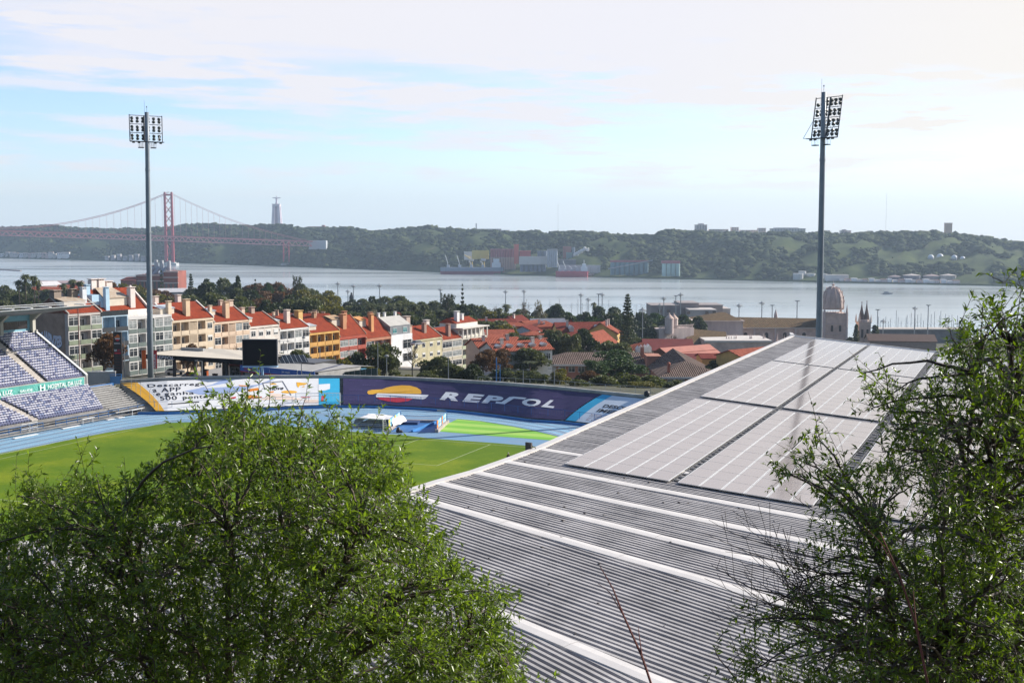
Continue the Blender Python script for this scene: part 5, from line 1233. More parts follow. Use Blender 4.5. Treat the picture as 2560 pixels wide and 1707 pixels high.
# totem
p = PY(297, 938, 246); t = thing('price_totem', 'tall black price totem with orange logo beside the brown tree', 'sign', tuple(p))
b = MB(p, (1, -.1, 0)); b.box(-.85, .85, -.25, .25, -.3, 9.0); b.build('sign_panel', mat('totem black', (.018, .018, .022), .3, spec=.7), t)
def totem_poly(name, pts, m): b = MB(p, (1, -.1, 0)); b.poly(*[(x, -.27, z) for x, z in pts]); b.build(name, m, t)
totem_poly('logo_cap', [(-.62, 7.75), (-.55, 8.0), (-.25, 8.1), (-.1, 8.4), (.2, 8.5), (.5, 8.25), (.55, 7.8)], mat('sign orange', (.85, .20, .03), .5))
totem_poly('logo_band', [(-.45, 7.5), (.55, 7.5), (.62, 7.72), (-.45, 7.72)], m_wp); totem_poly('logo_bowl', [(-.4, 7.46), (.5, 7.46), (.3, 7.15), (.05, 7.05), (-.2, 7.15)], m_red)
for s_, x0, x1, z0, z1, mm in (('REPSOL', -.66, .66, 6.5, 6.75, m_wp), ('BA', -.66, -.1, 5.0, 5.4, m_wp), ('SIC', -.05, .6, 5.0, 5.4, m_red), ('GAZ 95', -.6, .3, 3.5, 3.7, m_red), ('1.849', -.5, .5, 2.9, 3.1, m_steel), ('1.769', -.5, .5, 2.3, 2.5, m_steel)):
    if s_ in ('GAZ 95', '1.849', '1.769'): continue
    V, Fc = fit_text(s_, x0, x1, z0, z1, bold=.03); b = MB(p, (1, -.1, 0)); b.add([(x, -.27, y) for x, y in V], Fc); b.build('lettering', mm, t)
b = MB(p, (1, -.1, 0)); b.box(-.66, .66, -.275, -.25, 4.45, 4.8); b.build('red_strip', m_red, t)
for z in (3.9, 3.3, 2.7, 2.1, 1.5): b = MB(p, (1, -.1, 0)); b.box(-.6, .5, -.275, -.25, z, z + .12); b.build('price_row', mat('unlit digits', (.10, .03, .03), .5), t)
# feather flags
for lab, u, mm, w_ in (('tall orange feather flag beside the floodlight mast base', 360, mat('flag orange', (.78, .13, .01), .6), .42), ('tall red feather flag with white writing beside the floodlight mast base', 388, mat('flag red', (.55, .02, .03), .6), .40)):
    p = PY(u, 924, 238); t = thing('feather_flag', lab, 'flag', tuple(p)); b = MB(p); b.tube([(-w_, 0, -1.5), (-w_, 0, 3.9)], .04, 6); b.build('flag_pole', m_steel, t)
    b = MB(p); b.loft([(-w_, -.02, .2), (w_, -.02, .2), (w_, .02, .2), (-w_, .02, .2)], [(-w_, -.02, 3.9), (w_, .1, 3.9), (w_, .14, 3.9), (-w_, .02, 3.9)]); b.build('flag_cloth', mm, t)
    if u == 388:
        V, Fc = fit_text('POUPA', .4, 3.2, -.2, .2, bold=.03); b = MB(p); b.add([(-y, -.05, x) for x, y in V], Fc); b.build('lettering', m_wp, t)
# cars and a scooter on the forecourt
def car(label, loc, rz, col, kind='saloon'):
    t = thing('parked_car', label, 'car', tuple(loc), group='cars on the forecourt and street')
    c_, s_ = math.cos(rz), math.sin(rz); fr = (loc, (c_, s_, 0))
    m = mat('car paint %.2f %.2f %.2f' % col, col, .25, metal=.3, var=.05, spec=.7)
    b = MB(*fr); pr = [(-2.1, .35), (2.1, .35), (2.12, .72), (1.9, .88), (1.0, .98), (-1.75, .98), (-2.1, .85)]
    b.loft([(x, -.86, z) for x, z in pr], [(x, .86, z) for x, z in pr]); b.build('body', m, t)
    b = MB(*fr); b.mi = 1; q = [(1.0, .98), (.35, 1.42), (-1.15, 1.45), (-1.8, .98)]
    b.loft([(x, -.80 + .10 * (z > 1), z) for x, z in q], [(x, .80 - .10 * (z > 1), z) for x, z in q])
    b.mi = 0; b.poly((.35, -.68, 1.43), (.35, .68, 1.43), (-1.15, .68, 1.465), (-1.15, -.68, 1.465)); b.build('cabin', [m, m_glass], t)
    for x in (-1.3, 1.3):
        for y in (-.84, .84):
            b = MB(*fr); b.frame(b.p((x, y, .32)), b.ex, None, b.ez); b.frame(b.o, b.ex, b.ez, b.ey); b.lathe([(.2, -.1), (.32, -.1), (.32, .1), (.2, .1)], (0, 0, 0), 14); b.build('wheel', m_dark, t)
    for y in (-.6, .6):
        b = MB(*fr); b.box(2.1, 2.14, y - .18, y + .18, .62, .78); b.build('headlight', mat('headlamp', (.7, .7, .68), .2), t)
    return t
for lab, u, D, rz, col in (('black hatchback under the petrol canopy', 402, 246, 1.2, (.015, .015, .017)), ('white car behind the canopy column', 436, 262, .3, (.7, .7, .7)), ('black saloon parked before the shop windows', 476, 252, .2, (.012, .012, .014)), ('dark grey car beside the black saloon', 497, 247, 1.3, (.05, .05, .055)), ('silver car half hidden by the trees below the pale yellow block', 1045, 330, .9, (.5, .5, .52))):
    p = PY(u, 900, D); p.z = max(G(p.x, p.y) + .2, -1.7) if D > 300 else -1.70; car(lab, p, rz, col)
p = row_p(row_t(345), -4); p.z = G(p.x, p.y) + .3
t = thing('scooter', 'black scooter parked on the pavement before the white block', 'scooter', tuple(p))
for x in (-.6, .6):
    b = MB(p, EL, Vector((0, 0, 1)), NF); b.lathe([(.12, -.05), (.25, -.06), (.25, .06), (.12, .05)], (x, .25, 0), 12); b.build('wheel', m_dark, t)
b = MB(p, EL); b.loft([(-.8, -.14, .5), (-.1, -.16, .35), (-.1, .16, .35), (-.8, .14, .5)], [(-.8, -.14, .82), (-.1, -.16, .75), (-.1, .16, .75), (-.8, .14, .82)]); b.tube([(-.1, 0, .4), (.35, 0, .35), (.6, 0, .6), (.45, 0, 1.05)], .07, 6); b.tube([(.45, -.32, 1.08), (.45, .32, 1.08)], .03, 5); b.build('body', mat('scooter paint', (.03, .03, .033), .3), t)
# ------------------------------------------------------------------ scoreboard
sb = BT(ux(648, 1), 1); sp_ = PY(648, 943, sb.y + 1.4)
t = thing('scoreboard', 'large blank black scoreboard on two pale blue legs', 'scoreboard', tuple(sp_))
DS = sp_.y; x0, x1 = PY(606, 880, DS).x, PY(693.5, 880, DS).x; z0, z1 = PY(648, 914, DS).z, PY(648, 848, DS).z
b = MB((0, DS, 0)); b.box(x0, x1, -.1, .55, z0, z1); b.build('screen_cabinet', mat('scoreboard cabinet', (.10, .10, .11), .5), t)
b = MB((0, DS, 0)); b.box(x0 + .12, x1 - .12, -.14, -.1, z0 + .12, z1 - .12); b.build('screen', mat('dead screen', (.006, .006, .009), .6, var=.1, spec=.08), t)
b = MB((0, DS, 0)); b.box(x0 + .1, x1 + .0, -.7, .7, z0 - .22, z0 - .02); b.build('gantry', m_lblue, t)
for u in (645, 655): b = MB((PY(u, 930, DS).x, DS, 0)); b.box(-.2, .2, 0, .4, sp_.z - 1.5, z0 - .2); b.build('leg', m_lblue, t)
# ------------------------------------------------------------------ car wash
DW = 232; w0 = PY(600, 917, DW + 6); w1 = PY(785, 928, DW - 6); wx = (w1 - w0).xy.to_3d().normalized(); L = (w1 - w0).xy.length
zt = 3.0; fr = (Vector((w0.x, w0.y, 0)), wx)
t = thing('car_wash', 'flat roofed car wash with a long blue sign band', 'car wash', (w0.x + L / 2, w0.y, -1.7))
b = MB(*fr); b.box(0, L, 1.2, 13, -1.7, zt - .25); b.build('wall', m_conc, t)
b = MB(*fr); b.poly((0, .1, zt - .1), (L, .1, zt - .1), (L, 13, zt - .1), (0, 13, zt - .1)); b.build('roof', mat('grey roof felt', (.36, .35, .33), .9, var=.25), t)
b = MB(*fr); b.box(0, L, 0, .1, zt - 1.15, zt); b.build('sign_band', mat('cobalt sign', (.015, .12, .48), .4, var=.2, scale=.4), t)
b = MB(*fr); b.box(0, L, -.02, .08, zt - 1.32, zt - 1.15); b.build('red_edge', m_red, t)
for s_, f0_, f1_, z_, mm in (('Elefante', .06, .17, .55, m_red), ('2', .405, .415, .5, m_wp), ('Jet wash', .575, .685, .55, m_wp), ('Autolavagem', .83, .985, .5, m_wp)):
    V, Fc = fit_text(s_, L * f0_, L * f1_, zt - .9, zt - .9 + z_, bold=.015); b = MB(*fr); b.add([(x, -.02, y) for x, y in V], Fc); b.build('lettering', mm, t)
for f_ in (.12, .78): b = MB(*fr); pts = [(L * f_ + .45 * math.sin(k * .7) * (1 if k < 5 else -1) * .5, -.05, zt - 1.25 + k * .17) for k in range(9)]; b.tube(pts, .09, 5); b.build('emblem_swirl', m_wp, t)
for k in range(7): b = MB(*fr); b.box(L * k / 6.02, L * k / 6.02 + .2, .3, .6, -1.7, zt - 1.3); b.build('bay_pillar', mat('bay red', (.32, .06, .04), .6), t)
e0 = MB(*fr).p((L, .0, 0)); e1_ = PY(859, 916, DW + 8); ex_ = (e1_ - e0).xy.to_3d().normalized(); L2 = (e1_ - e0).xy.length
b = MB(e0, ex_); b.box(.1, L2, .0, .3, zt - 1.25, zt + .05); b.build('side_parapet', mat('navy parapet', (.03, .04, .09), .6), t)
b = MB(e0, ex_); b.box(.1, L2, .05, .35, -1.7, zt - 1.25); b.build('side_wall', mat('white render', (.72, .71, .70), .8), t)
q_ = MB(*fr).p((L - 1, 12.5, zt - .14)); b = MB(); b.poly(Vector((e0.x, e0.y, zt - .12)), Vector((e1_.x, e1_.y, zt - .12)), Vector((q_.x + 4, q_.y, zt - .12)), Vector((q_.x, q_.y, zt - .12))); b.build('side_roof', mat('grey roof felt', (.36, .35, .33), .9, var=.25), t)
q0, q1 = PY(692, 912, DW + 14), PY(772, 898, DW + 12)
b = MB((q0.x, DW + 12, 0)); b.box(0, q1.x - q0.x, 0, 6, 1, q1.z - .6); b.build('plant_room', mat('white render', (.72, .71, .70), .8), t)
for k in range(7): b = MB((q0.x + .4 + k * .9, DW + 11.9, 0)); b.tube([(0, 0, zt + 1.5), (1.3, -2.2, zt - .1)], .05, 4); b.build('skylight_bar', m_white, t)
b = MB((q0.x, DW + 11.8, 0)); b.loft([(.3, 0, zt + 1.45), (6.2, 0, zt + 1.45), (6.2, .05, zt + 1.45), (.3, .05, zt + 1.45)], [(1.6, -2.2, zt - .15), (7.5, -2.2, zt - .15), (7.5, -2.15, zt - .15), (1.6, -2.15, zt - .15)]); b.build('skylight_glass', m_glass, t)
# green windbreak and teal shelter
q0, q1 = PY(860, 945, 233), PY(944, 945, 226)
t = thing('windbreak_fence', 'dark green windbreak netting beside the car wash', 'fence', tuple(q0)); b = MB(q0, (q1 - q0)); L = (q1 - q0).length
b.loft([(0, 0, -.5), (L, 0, -.5), (L, .06, -.5), (0, .06, -.5)], [(0, 0, 1.2), (L, 0, 2.0), (L, .06, 2.0), (0, .06, 1.2)]); b.build('netting', mat('green netting', (.03, .065, .055), .8, var=.3, scale=2), t)
for k in range(7): b = MB(q0, (q1 - q0)); b.tube([(L * k / 6, -.08, -1), (L * k / 6, -.08, 1.25 + .8 * k / 6)], .05, 5); b.build('fence_post', m_steel, t)
p = PY(880, 926, 246); t = thing('shelter', 'low teal roofed shelter behind the green windbreak', 'shelter', (p.x, p.y, -3)); b = MB((p.x, p.y, 0)); b.box(-2.6, 4.2, -2, 2, p.z, p.z + .25); b.build('roof', mat('teal sheet', (.05, .24, .34), .5), t)
b = MB((p.x, p.y, 0))
for x in (-2.4, 4): b.box(x - .1, x + .1, -1.8, -1.6, -3, p.z)
b.build('support', m_steel, t)
# blue turnstile gate and bits between stand and banner
p = PZ(262, 955, 0) + Vector((-9, 22, -1)); 
for lab, u, v0, v1, D, w_ in (('blue steel gate by the end of the open grandstand', 242, 958, 926, 226, 1.3), ('blue steel gate leaf beside the amber banner edge', 290, 962, 936, 224, 2.0)):
    b0 = PY(u, v0, D); z1 = PY(u, v1, D).z; t = thing('steel_gate', lab, 'gate', tuple(b0)); b = MB(b0, (.9, .3, 0)); h = z1 - b0.z
    b.tube([(-w_ / 2, 0, 0), (-w_ / 2, 0, h), (w_ / 2, 0, h), (w_ / 2, 0, 0)], .09, 6); b.build('gate_frame', m_blue, t)
    b = MB(b0, (.9, .3, 0)); b.box(-w_ / 2, w_ / 2, -.03, .03, .15, h * .85); b.build('gate_panel', mat('blue panel', (.10, .28, .55), .5, var=.2), t)
p = PY(262, 956, 225); t = thing('boundary_wall', 'low pale wall between the grandstand and the blue gates', 'wall', tuple(p)); b = MB(p, (1, .1, 0)); b.box(-3.2, 2.0, 0, .3, -.5, 2.0); b.build('wall_face', m_conc, t); b = MB(p, (1, .1, 0)); b.box(-3.25, 2.05, -.04, .34, 2.0, 2.1); b.build('wall_cap', m_white, t)
# street lamps near the stadium
def lamp_post(label, u, v0, v1, D, kind='arm', group='lamp posts around the stadium'):
    b0 = PY(u, v0, D); b0.z = min(b0.z, G(b0.x, b0.y)); z1 = PY(u, v1, D).z; h = z1 - b0.z
    t = thing('street_lamp', label, 'street lamp', tuple(b0), group=group)
    b = MB(b0); w_ = .0005 * D if D > 400 else .11; b.tube([(0, 0, 0), (0, 0, h * .5), (0, 0, h)], [w_, w_ * .85, w_ * .7], 6); b.build('lamp_post', m_steel, t)
    b = MB(b0)
    if kind == 'arm': b.tube([(0, 0, h), (-.9, -.3, h + .15)], .04, 5); b.box(-1.3, -.75, -.4, -.15, h + .08, h + .22)
    elif kind == 'ball': b.lathe([(.1, 0), (.4, .1), (.45, .3), (.15, .5)], (0, 0, h), 8)
    elif kind == 'twin': b.tube([(-.9, 0, h + .1), (.9, 0, h + .1)], .04, 5); b.box(-1.3, -.7, -.14, .14, h, h + .16); b.box(.7, 1.3, -.14, .14, h, h + .16)
    elif kind == 'disc':
        b.lathe([(.5, -.2), (1.7, -.1), (1.8, .1), (.3, .8), (.1, 1.6)], (0, 0, h - 1), 10)
        for a in range(6): b.tube([(0, 0, h - 2.4), (1.9 * math.cos(a * 1.047), 1.9 * math.sin(a * 1.047), h - 1)], .07, 4)
    elif kind == 'fork':
        for s_ in (-1, 1): b.tube([(0, 0, h - .8), (s_ * 1.1, 0, h)], .08, 4); b.box(s_ * 1.1 - .5, s_ * 1.1 + .5, -.3, .3, h - .1, h + .25)
        b.box(-.5, .5, -.3, .3, h - .3, h + .2)
    b.build('lamp_head', mat('lamp head grey', (.26, .27, .28), .5), t)
    return t
for lab, u, v0, v1, D, k in (('thin arm lamp before the car wash sign', 754, 942, 908, 226, 'arm'), ('white headed lamp beside the petrol shop', 506, 945, 903, 230, 'arm'), ('pale ball lamp between the green windbreak and the trees', 967, 950, 893, 240, 'ball'), ('arm lamp before the terracotta block trees', 884, 940, 878, 262, 'arm'), ('lamp before the white corner-window block', 760, 885, 846, 285, 'ball'), ('lamp against the white block by the scoreboard', 709, 880, 854, 270, 'twin'), ('tall grey lamp before the white modern infill', 945, 940, 855, 255, 'twin'), ('twin lamp behind the terrace railing, by the blue pole', 1308, 955, 925, 238, 'twin'), ('grey lamp on the pavement by the price totem', 312, 940, 842, 249, 'arm'), ('lamp in front of the dark red block', 800, 900, 869, 270, 'arm'), ('slim lamp before the olive trees at the terrace', 1121, 945, 892, 240, 'arm'), ('slim lamp behind the pink school end', 1386, 945, 922, 240, 'twin')):
    lamp_post(lab, u, v0, v1, D, k)
p = PY(1241, 962, 226); b = MB(p); b.tube([(0, 0, -1), (0, 0, 5.2)], .12, 6); b.tube([(0, 0, 3.9), (.7, 0, 3.9), (.7, 0, -1)], .07, 5); setp(b.build('blue_pole', m_blue), 'blue steel pole with side loop behind the purple banner', 'pole')
p = PY(199, 905, 236); b = MB(p); b.tube([(0, 0, -3), (0, 0, 10.6)], .09, 6); setp(b.build('steel_pole', mat('rusty pole', (.22, .10, .08), .7)), 'thin rust red pole before the grey graffiti block', 'pole')
p = PY(195, 905, 234); b = MB(p); b.tube([(0, 0, -3), (0, 0, 3.0), (1.0, 0, 3.1)], .08, 6); setp(b.build('steel_pole', m_steel), 'short white pole before the grey graffiti block', 'pole')
# ------------------------------------------------------------------ trees of the middle distance
def leaf_quads(C, s, up=.35):
    """one small bent leaf-clump quad per centre"""
    n = len(C); d = rng.normal(0, 1, (n, 3)); d /= np.linalg.norm(d, axis=1)[:, None]
    e = rng.normal(0, 1, (n, 3)); a = np.cross(d, e); a /= np.linalg.norm(a, axis=1)[:, None]; b_ = np.cross(d, a)
    ss = (s * rng.uniform(.6, 1.35, n))[:, None]
    V = np.stack([C - a * ss, C - b_ * ss * .62 + d * ss * .2, C + a * ss, C + b_ * ss * .62 + d * ss * .2], 1)
    return V.reshape(-1, 3)
def quads_mesh(name, V, m):
    n = len(V) // 4
    return npmesh(name, V, np.arange(n * 4, dtype=np.int32).reshape(n, 4), m)
def crown_pts(n, lobes, lo=.62):
    """points through the outer shell of a set of ellipsoid lobes (cx,cy,cz,rx,ry,rz)"""
    L = np.array(lobes); wt = (L[:, 3] * L[:, 4] * L[:, 5]) ** .67; k = rng.choice(len(L), n, p=wt / wt.sum())
    d = rng.normal(0, 1, (n, 3)); d /= np.linalg.norm(d, axis=1)[:, None]; d[:, 2] = np.where(d[:, 2] < -.55, -d[:, 2], d[:, 2])
    r = rng.uniform(lo, 1.04, n)[:, None]
    return L[k, :3] + d * r * L[k, 3:]
m_bark = mat('bark', (.085, .065, .05), .95, var=.4, scale=2, bump=.4)
LM = {'dark': leafmat('dark foliage', (.012, .022, .006), (.058, .080, .022), .6, .25), 'olive': leafmat('olive foliage', (.030, .042, .012), (.13, .145, .045), .6, .3),
      'yellow': leafmat('yellow green foliage', (.05, .055, .010), (.19, .17, .022), .6, .3), 'brown': leafmat('russet foliage', (.055, .030, .012), (.17, .085, .030), .7, .25),
      'grey': leafmat('grey willow foliage', (.09, .085, .05), (.22, .20, .115), .7, .3), 'pine': leafmat('pine foliage', (.016, .038, .007), (.07, .125, .02), .6, .15), 'pinedome': leafmat('pine foliage', (.016, .038, .007), (.07, .125, .02), .6, .15), 'bush': leafmat('broom foliage', (.035, .05, .010), (.125, .14, .026), .6, .3)}
def proto(name, crown_me, trunk_b):
    t = thing(name, None, 'tree', (0, 0, -500)); o = bpy.data.objects.new('crown', crown_me); COL.objects.link(o); o.parent = t
    if trunk_b is not None: trunk_b.build('trunk', m_bark, t)
    return t
ROOT0 = {}
def tb(): return MB((0, 0, -500))
PROTO = {}
def reg(key, t): PROTO[key] = t; t.location = (0, 0, 0)
for key, n, s_ in (('dark', 4600, .030), ('olive', 4200, .029), ('yellow', 4200, .029), ('brown', 3600, .028), ('grey', 1700, .024), ('bush', 4200, .032), ('pinedome', 6500, .022)):
    for v_ in range(2):
        rr_ = random.Random(hash(key) % 999 + v_ if False else len(key) * 31 + v_ * 7)
        lob = []
        for k in range(17):
            a = rr_.uniform(0, 6.28); q = rr_.uniform(.06, .36); z = rr_.uniform(.24, .86); q *= math.sin(min(1, (1.06 - z) * 2.2) * 1.57); r_ = rr_.uniform(.10, .20)
            lob.append((q * math.cos(a), q * math.sin(a), z, r_, r_, r_ * .72))
        lob.append((0, 0, .6, .26, .26, .26))
        me = quads_mesh('crown', leaf_quads(crown_pts(n, lob), s_), LM[key])
        b = tb(); b.tube([(0, 0, 0), (.01, 0, .2), (.0, .01, .42), (.02, 0, .7)], [.035, .027, .02, .006], 6)
        for k in range(6):
            a = k * 1.05 + rr_.random(); z0 = rr_.uniform(.22, .42); b.tube([(0, 0, z0), (.12 * math.cos(a), .12 * math.sin(a), z0 + .14), (.28 * math.cos(a), .28 * math.sin(a), z0 + .3)], [.016, .01, .004], 5)
        reg((key, v_), proto('broadleaf_tree', me, b))
def stonepine():
    lob = [(.30 * math.cos(k * .9) * (k % 3) / 2, .30 * math.sin(k * .9) * (k % 3) / 2, .80 + .07 * (k % 2) - .05 * (k % 3), .17, .17, .10) for k in range(14)] + [(0, 0, .78, .42, .42, .12)]
    me = quads_mesh('crown', leaf_quads(crown_pts(9500, lob, .7), .024), LM['pine'])
    b = tb(); b.tube([(0, 0, 0), (.01, 0, .4), (0, 0, .75)], [.035, .025, .012], 6)
    for k in range(7): a = k * .9; b.tube([(0, 0, .5), (.16 * math.cos(a), .16 * math.sin(a), .64), (.33 * math.cos(a), .33 * math.sin(a), .76)], [.016, .01, .005], 5)
    return proto('stone_pine', me, b)
reg(('stonepine', 0), stonepine())
def spire_tree(n, wf, name, gap=0, key='dark', s_=.018):
    t_ = rng.uniform(0, 1, n) ** .75; z = .06 + .94 * t_
    if gap: z = np.round(z * gap) / gap + rng.normal(0, .004, n)
    a = rng.uniform(0, 6.28, n); rad = wf(z) * rng.uniform(.15, 1.05, n) * (1 + .18 * np.sin(a * 3 + z * 40))
    if gap: z = z + rad * .22
    P = np.stack([rad * np.cos(a), rad * np.sin(a), z], 1)
    b = tb(); b.tube([(0, 0, 0), (0, 0, .5), (0, 0, .98)], [.018, .011, .002], 6)
    return proto(name, quads_mesh('crown', leaf_quads(P, s_), LM[key]), b)
reg(('norfolk', 0), spire_tree(5200, lambda z: .155 * np.clip((1.04 - z), 0, 1) ** .62 + .01, 'norfolk_pine', 26, 'dark', .014))
reg(('cypress', 0), spire_tree(2200, lambda z: .12 * np.sin(np.clip(z, .03, 1) ** .8 * 2.9) + .008, 'cypress_tree', 0, 'dark', .022))
reg(('fir', 0), spire_tree(2600, lambda z: .22 * np.clip(1.02 - z, 0, 1) + .01, 'fir_tree', 15, 'dark', .018))
def open_araucaria():
    P = []
    for k in range(11):
        z = .35 + .6 * k / 11
        for j in range(7):
            a = j * .9 + k * .5; r_ = .26 * (1.1 - abs(z - .55) * 1.2) * rng.uniform(.6, 1.0)
            P.append(np.array([r_ * math.cos(a), r_ * math.sin(a), z + r_ * .35]) + rng.normal(0, .018, (46, 3)))
    b = tb(); b.tube([(0, 0, 0), (0, 0, .5), (0, 0, .96)], [.02, .013, .004], 6)
    for k in range(11):
        z = .35 + .6 * k / 11
        for j in range(7): a = j * .9 + k * .5; b.tube([(0, 0, z), (.2 * math.cos(a), .2 * math.sin(a), z + .06)], [.005, .003], 4, False)
    return proto('bunya_pine', quads_mesh('crown', leaf_quads(np.concatenate(P), .013), LM['dark']), b)
reg(('bunya', 0), open_araucaria())
def palm():
    V = []; Fc = []
    for k in range(46):
        a = rng.uniform(0, 6.28); el_ = rng.uniform(-.7, 1.3); L = rng.uniform(.13, .19)
        for i in range(6):
            f0, f1 = i / 6, (i + 1) / 6
            def pt(f, w): 
                r_ = L * f * math.cos(el_) ; z = .925 + .42 * L * f * math.sin(el_) - .055 * f * f
                return np.array([r_ * math.cos(a) - w * math.sin(a), r_ * math.sin(a) + w * math.cos(a), z - abs(w) * .25])
            w0, w1 = .022 * math.sin(.35 + f0 * 2.6), .022 * math.sin(.35 + f1 * 2.6)
            for s_ in (-1, 1):
                if rng.random() < .12: continue
                V += [pt(f0, 0), pt(f1, 0), pt(f1, s_ * w1 * 1.1), pt(f0, s_ * w0)]
    skirt = np.stack([rng.normal(0, .030, 260), rng.normal(0, .030, 260), rng.uniform(.80, .92, 260)], 1)
    me = quads_mesh('crown', np.concatenate([np.array(V), leaf_quads(skirt, .016)]), LM['olive'])
    b = tb(); b.tube([(0, 0, 0), (.008, 0, .4), (0, 0, .92)], [.022, .016, .014], 7)
    return proto('palm_tree', me, b)
reg(('palm', 0), palm())
def bare(v_):
    b = tb(); rr_ = random.Random(v_); nn = [0]
    def grow(p, d, L, r_, lv):
        if lv > 5 or nn[0] > 900: return
        nn[0] += 1
        q = p + d * L; b.tube([p, q], [r_, r_ * .7], 4 if lv < 3 else 3, False)
        for k in range(3 if lv < 4 else 2):
            e = (d + Vector((rr_.uniform(-.75, .75), rr_.uniform(-.75, .75), rr_.uniform(-.1, .5)))).normalized(); grow(q, e, L * rr_.uniform(.62, .82), r_ * .6, lv + 1)
    grow(Vector((0, 0, 0)), Vector((0, 0, 1)), .27, .024, 0)
    t = thing('bare_tree', None, 'tree', (0, 0, -500)); b.frame((0, 0, -500)); b.build('trunk', m_bark, t)
    P = np.array([tuple(v) for v in b.V]) + np.array([0, 0, 500.]); P = P[P[:, 2] > .55]; P = P[rng.choice(len(P), 420)] + rng.normal(0, .012, (420, 3))
    o = bpy.data.objects.new('crown', quads_mesh('crown', leaf_quads(P, .011), leafmat('sparse twig leaves', (.07, .055, .035), (.16, .12, .06), .8, .2))); COL.objects.link(o); o.parent = t
    return t
for v_ in range(2): reg(('bare', v_), bare(v_ + 3))
KW = {'broad': .78, 'stonepine': .92, 'norfolk': .33, 'cypress': .25, 'fir': .46, 'bunya': .60, 'palm': .36, 'bare': .95}
used_p = set(); _lab = {}
def tree(kind, u, vt, wpx, D, label, group='trees of the town', v_=None, zb=None, ground=True):
    v_ = (int(u) % 2 if (kind, 1) in PROTO else 0) if v_ is None else v_
    p = PROTO[(kind, v_)]; base = PY(u, vt, D); zt = base.z; gz_ = G(base.x, base.y) if zb is None else zb
    h0 = max(zt - gz_, 2.0)
    if D < 300 and kind in ('olive', 'yellow', 'bush', 'dark'): gz_ -= .45 * h0 + .5
    h = max(zt - gz_, 2.0); w = (1.55 if kind == 'palm' else 1.18) * wpx / F0 * D / KW.get(kind if kind in KW else 'broad')
    q = copy_tree(p, (base.x, base.y, gz_ - .1), rng.uniform(0, 6.28), (w, w, h + .1))
    n = _lab.get(label, 0); _lab[label] = n + 1
    if n: label = '%s, %s such' % (label, nth(n))
    setp(q, label, 'tree', group)
    if not q.children: pass
    return q
NM = {'dark': 'dark evergreen tree', 'olive': 'olive green tree', 'yellow': 'yellowing tree', 'brown': 'russet autumn tree', 'grey': 'pale grey thin-leaved tree', 'palm': 'shaggy fan palm', 'bare': 'bare branched tree', 'stonepine': 'umbrella pine', 'bush': 'broom bush'}
LAND = [(60, 'behind the open grandstand'), (170, 'beyond the graffiti gable'), (300, 'beyond the blue block'), (430, 'beyond the white chimneys'), (540, 'beyond the cream block'), (640, 'beyond the peach block'), (770, 'beyond the white blocks'), (850, 'beyond the yellow block'), (980, 'beyond the terracotta block'), (1110, 'beyond the white infill'), (1230, 'beyond the end block'), (1400, 'beyond the village'), (1560, 'beside the norfolk pine'), (1750, 'before the cultural centre'), (3000, 'beside the monastery')]
def land(u):
    for a, s_ in LAND:
        if u < a: return s_
BELT = [(-30, 718), (40, 715), (110, 722), (170, 735), (240, 716), (300, 705), (350, 712), (420, 735), (470, 738), (500, 700), (560, 697), (590, 712), (640, 716), (700, 708), (760, 712), (800, 724), (850, 742), (900, 746), (960, 742), (1040, 748), (1100, 758), (1180, 758), (1240, 762), (1300, 770), (1350, 772), (1400, 772), (1460, 777), (1530, 778), (1600, 782), (1660, 788), (1740, 788)]
KZ = [(120, ['dark', 'dark', 'olive']), (230, ['dark', 'stonepine', 'olive']), (440, ['brown', 'yellow', 'olive', 'brown', 'dark']), (620, ['dark', 'dark', 'olive', 'olive']), (770, ['brown', 'olive', 'brown', 'dark']), (840, ['yellow', 'yellow', 'olive']), (900, ['dark', 'olive']), (1090, ['grey', 'olive', 'dark', 'olive']), (1230, ['dark', 'bare', 'olive']), (1330, ['bare', 'yellow', 'olive']), (1560, ['dark', 'stonepine', 'dark']), (3000, ['dark', 'dark', 'stonepine'])]
tr = random.Random(11)
for row, (D, off, step, wp, nm) in enumerate(((730, 0, 37, 52, 'back park row'), (590, 15, 41, 60, 'middle park row'), (480, 34, 45, 66, 'front park row'))):
    u = -10 + row * 13
    while u < (1760 if row == 0 else 1560 if row == 1 else 1230):
        kinds = next(k for a, k in KZ if u < a); kd = tr.choice(kinds)
        if kd == 'bare' and row == 2: kd = 'dark'
        vt = interp(u, BELT) + off - 7 + tr.uniform(-7, 9)
        if kd == 'stonepine': vt += 4
        DD = D * (1.0 if u < 1230 else .9) + tr.uniform(-25, 25)
        tree(kd, u, vt, wp * tr.uniform(.95, 1.45), DD, '%s in the %s %s' % (NM[kd], nm, land(u)), 'park trees between the town and the river')
        u += step * tr.uniform(.75, 1.25)
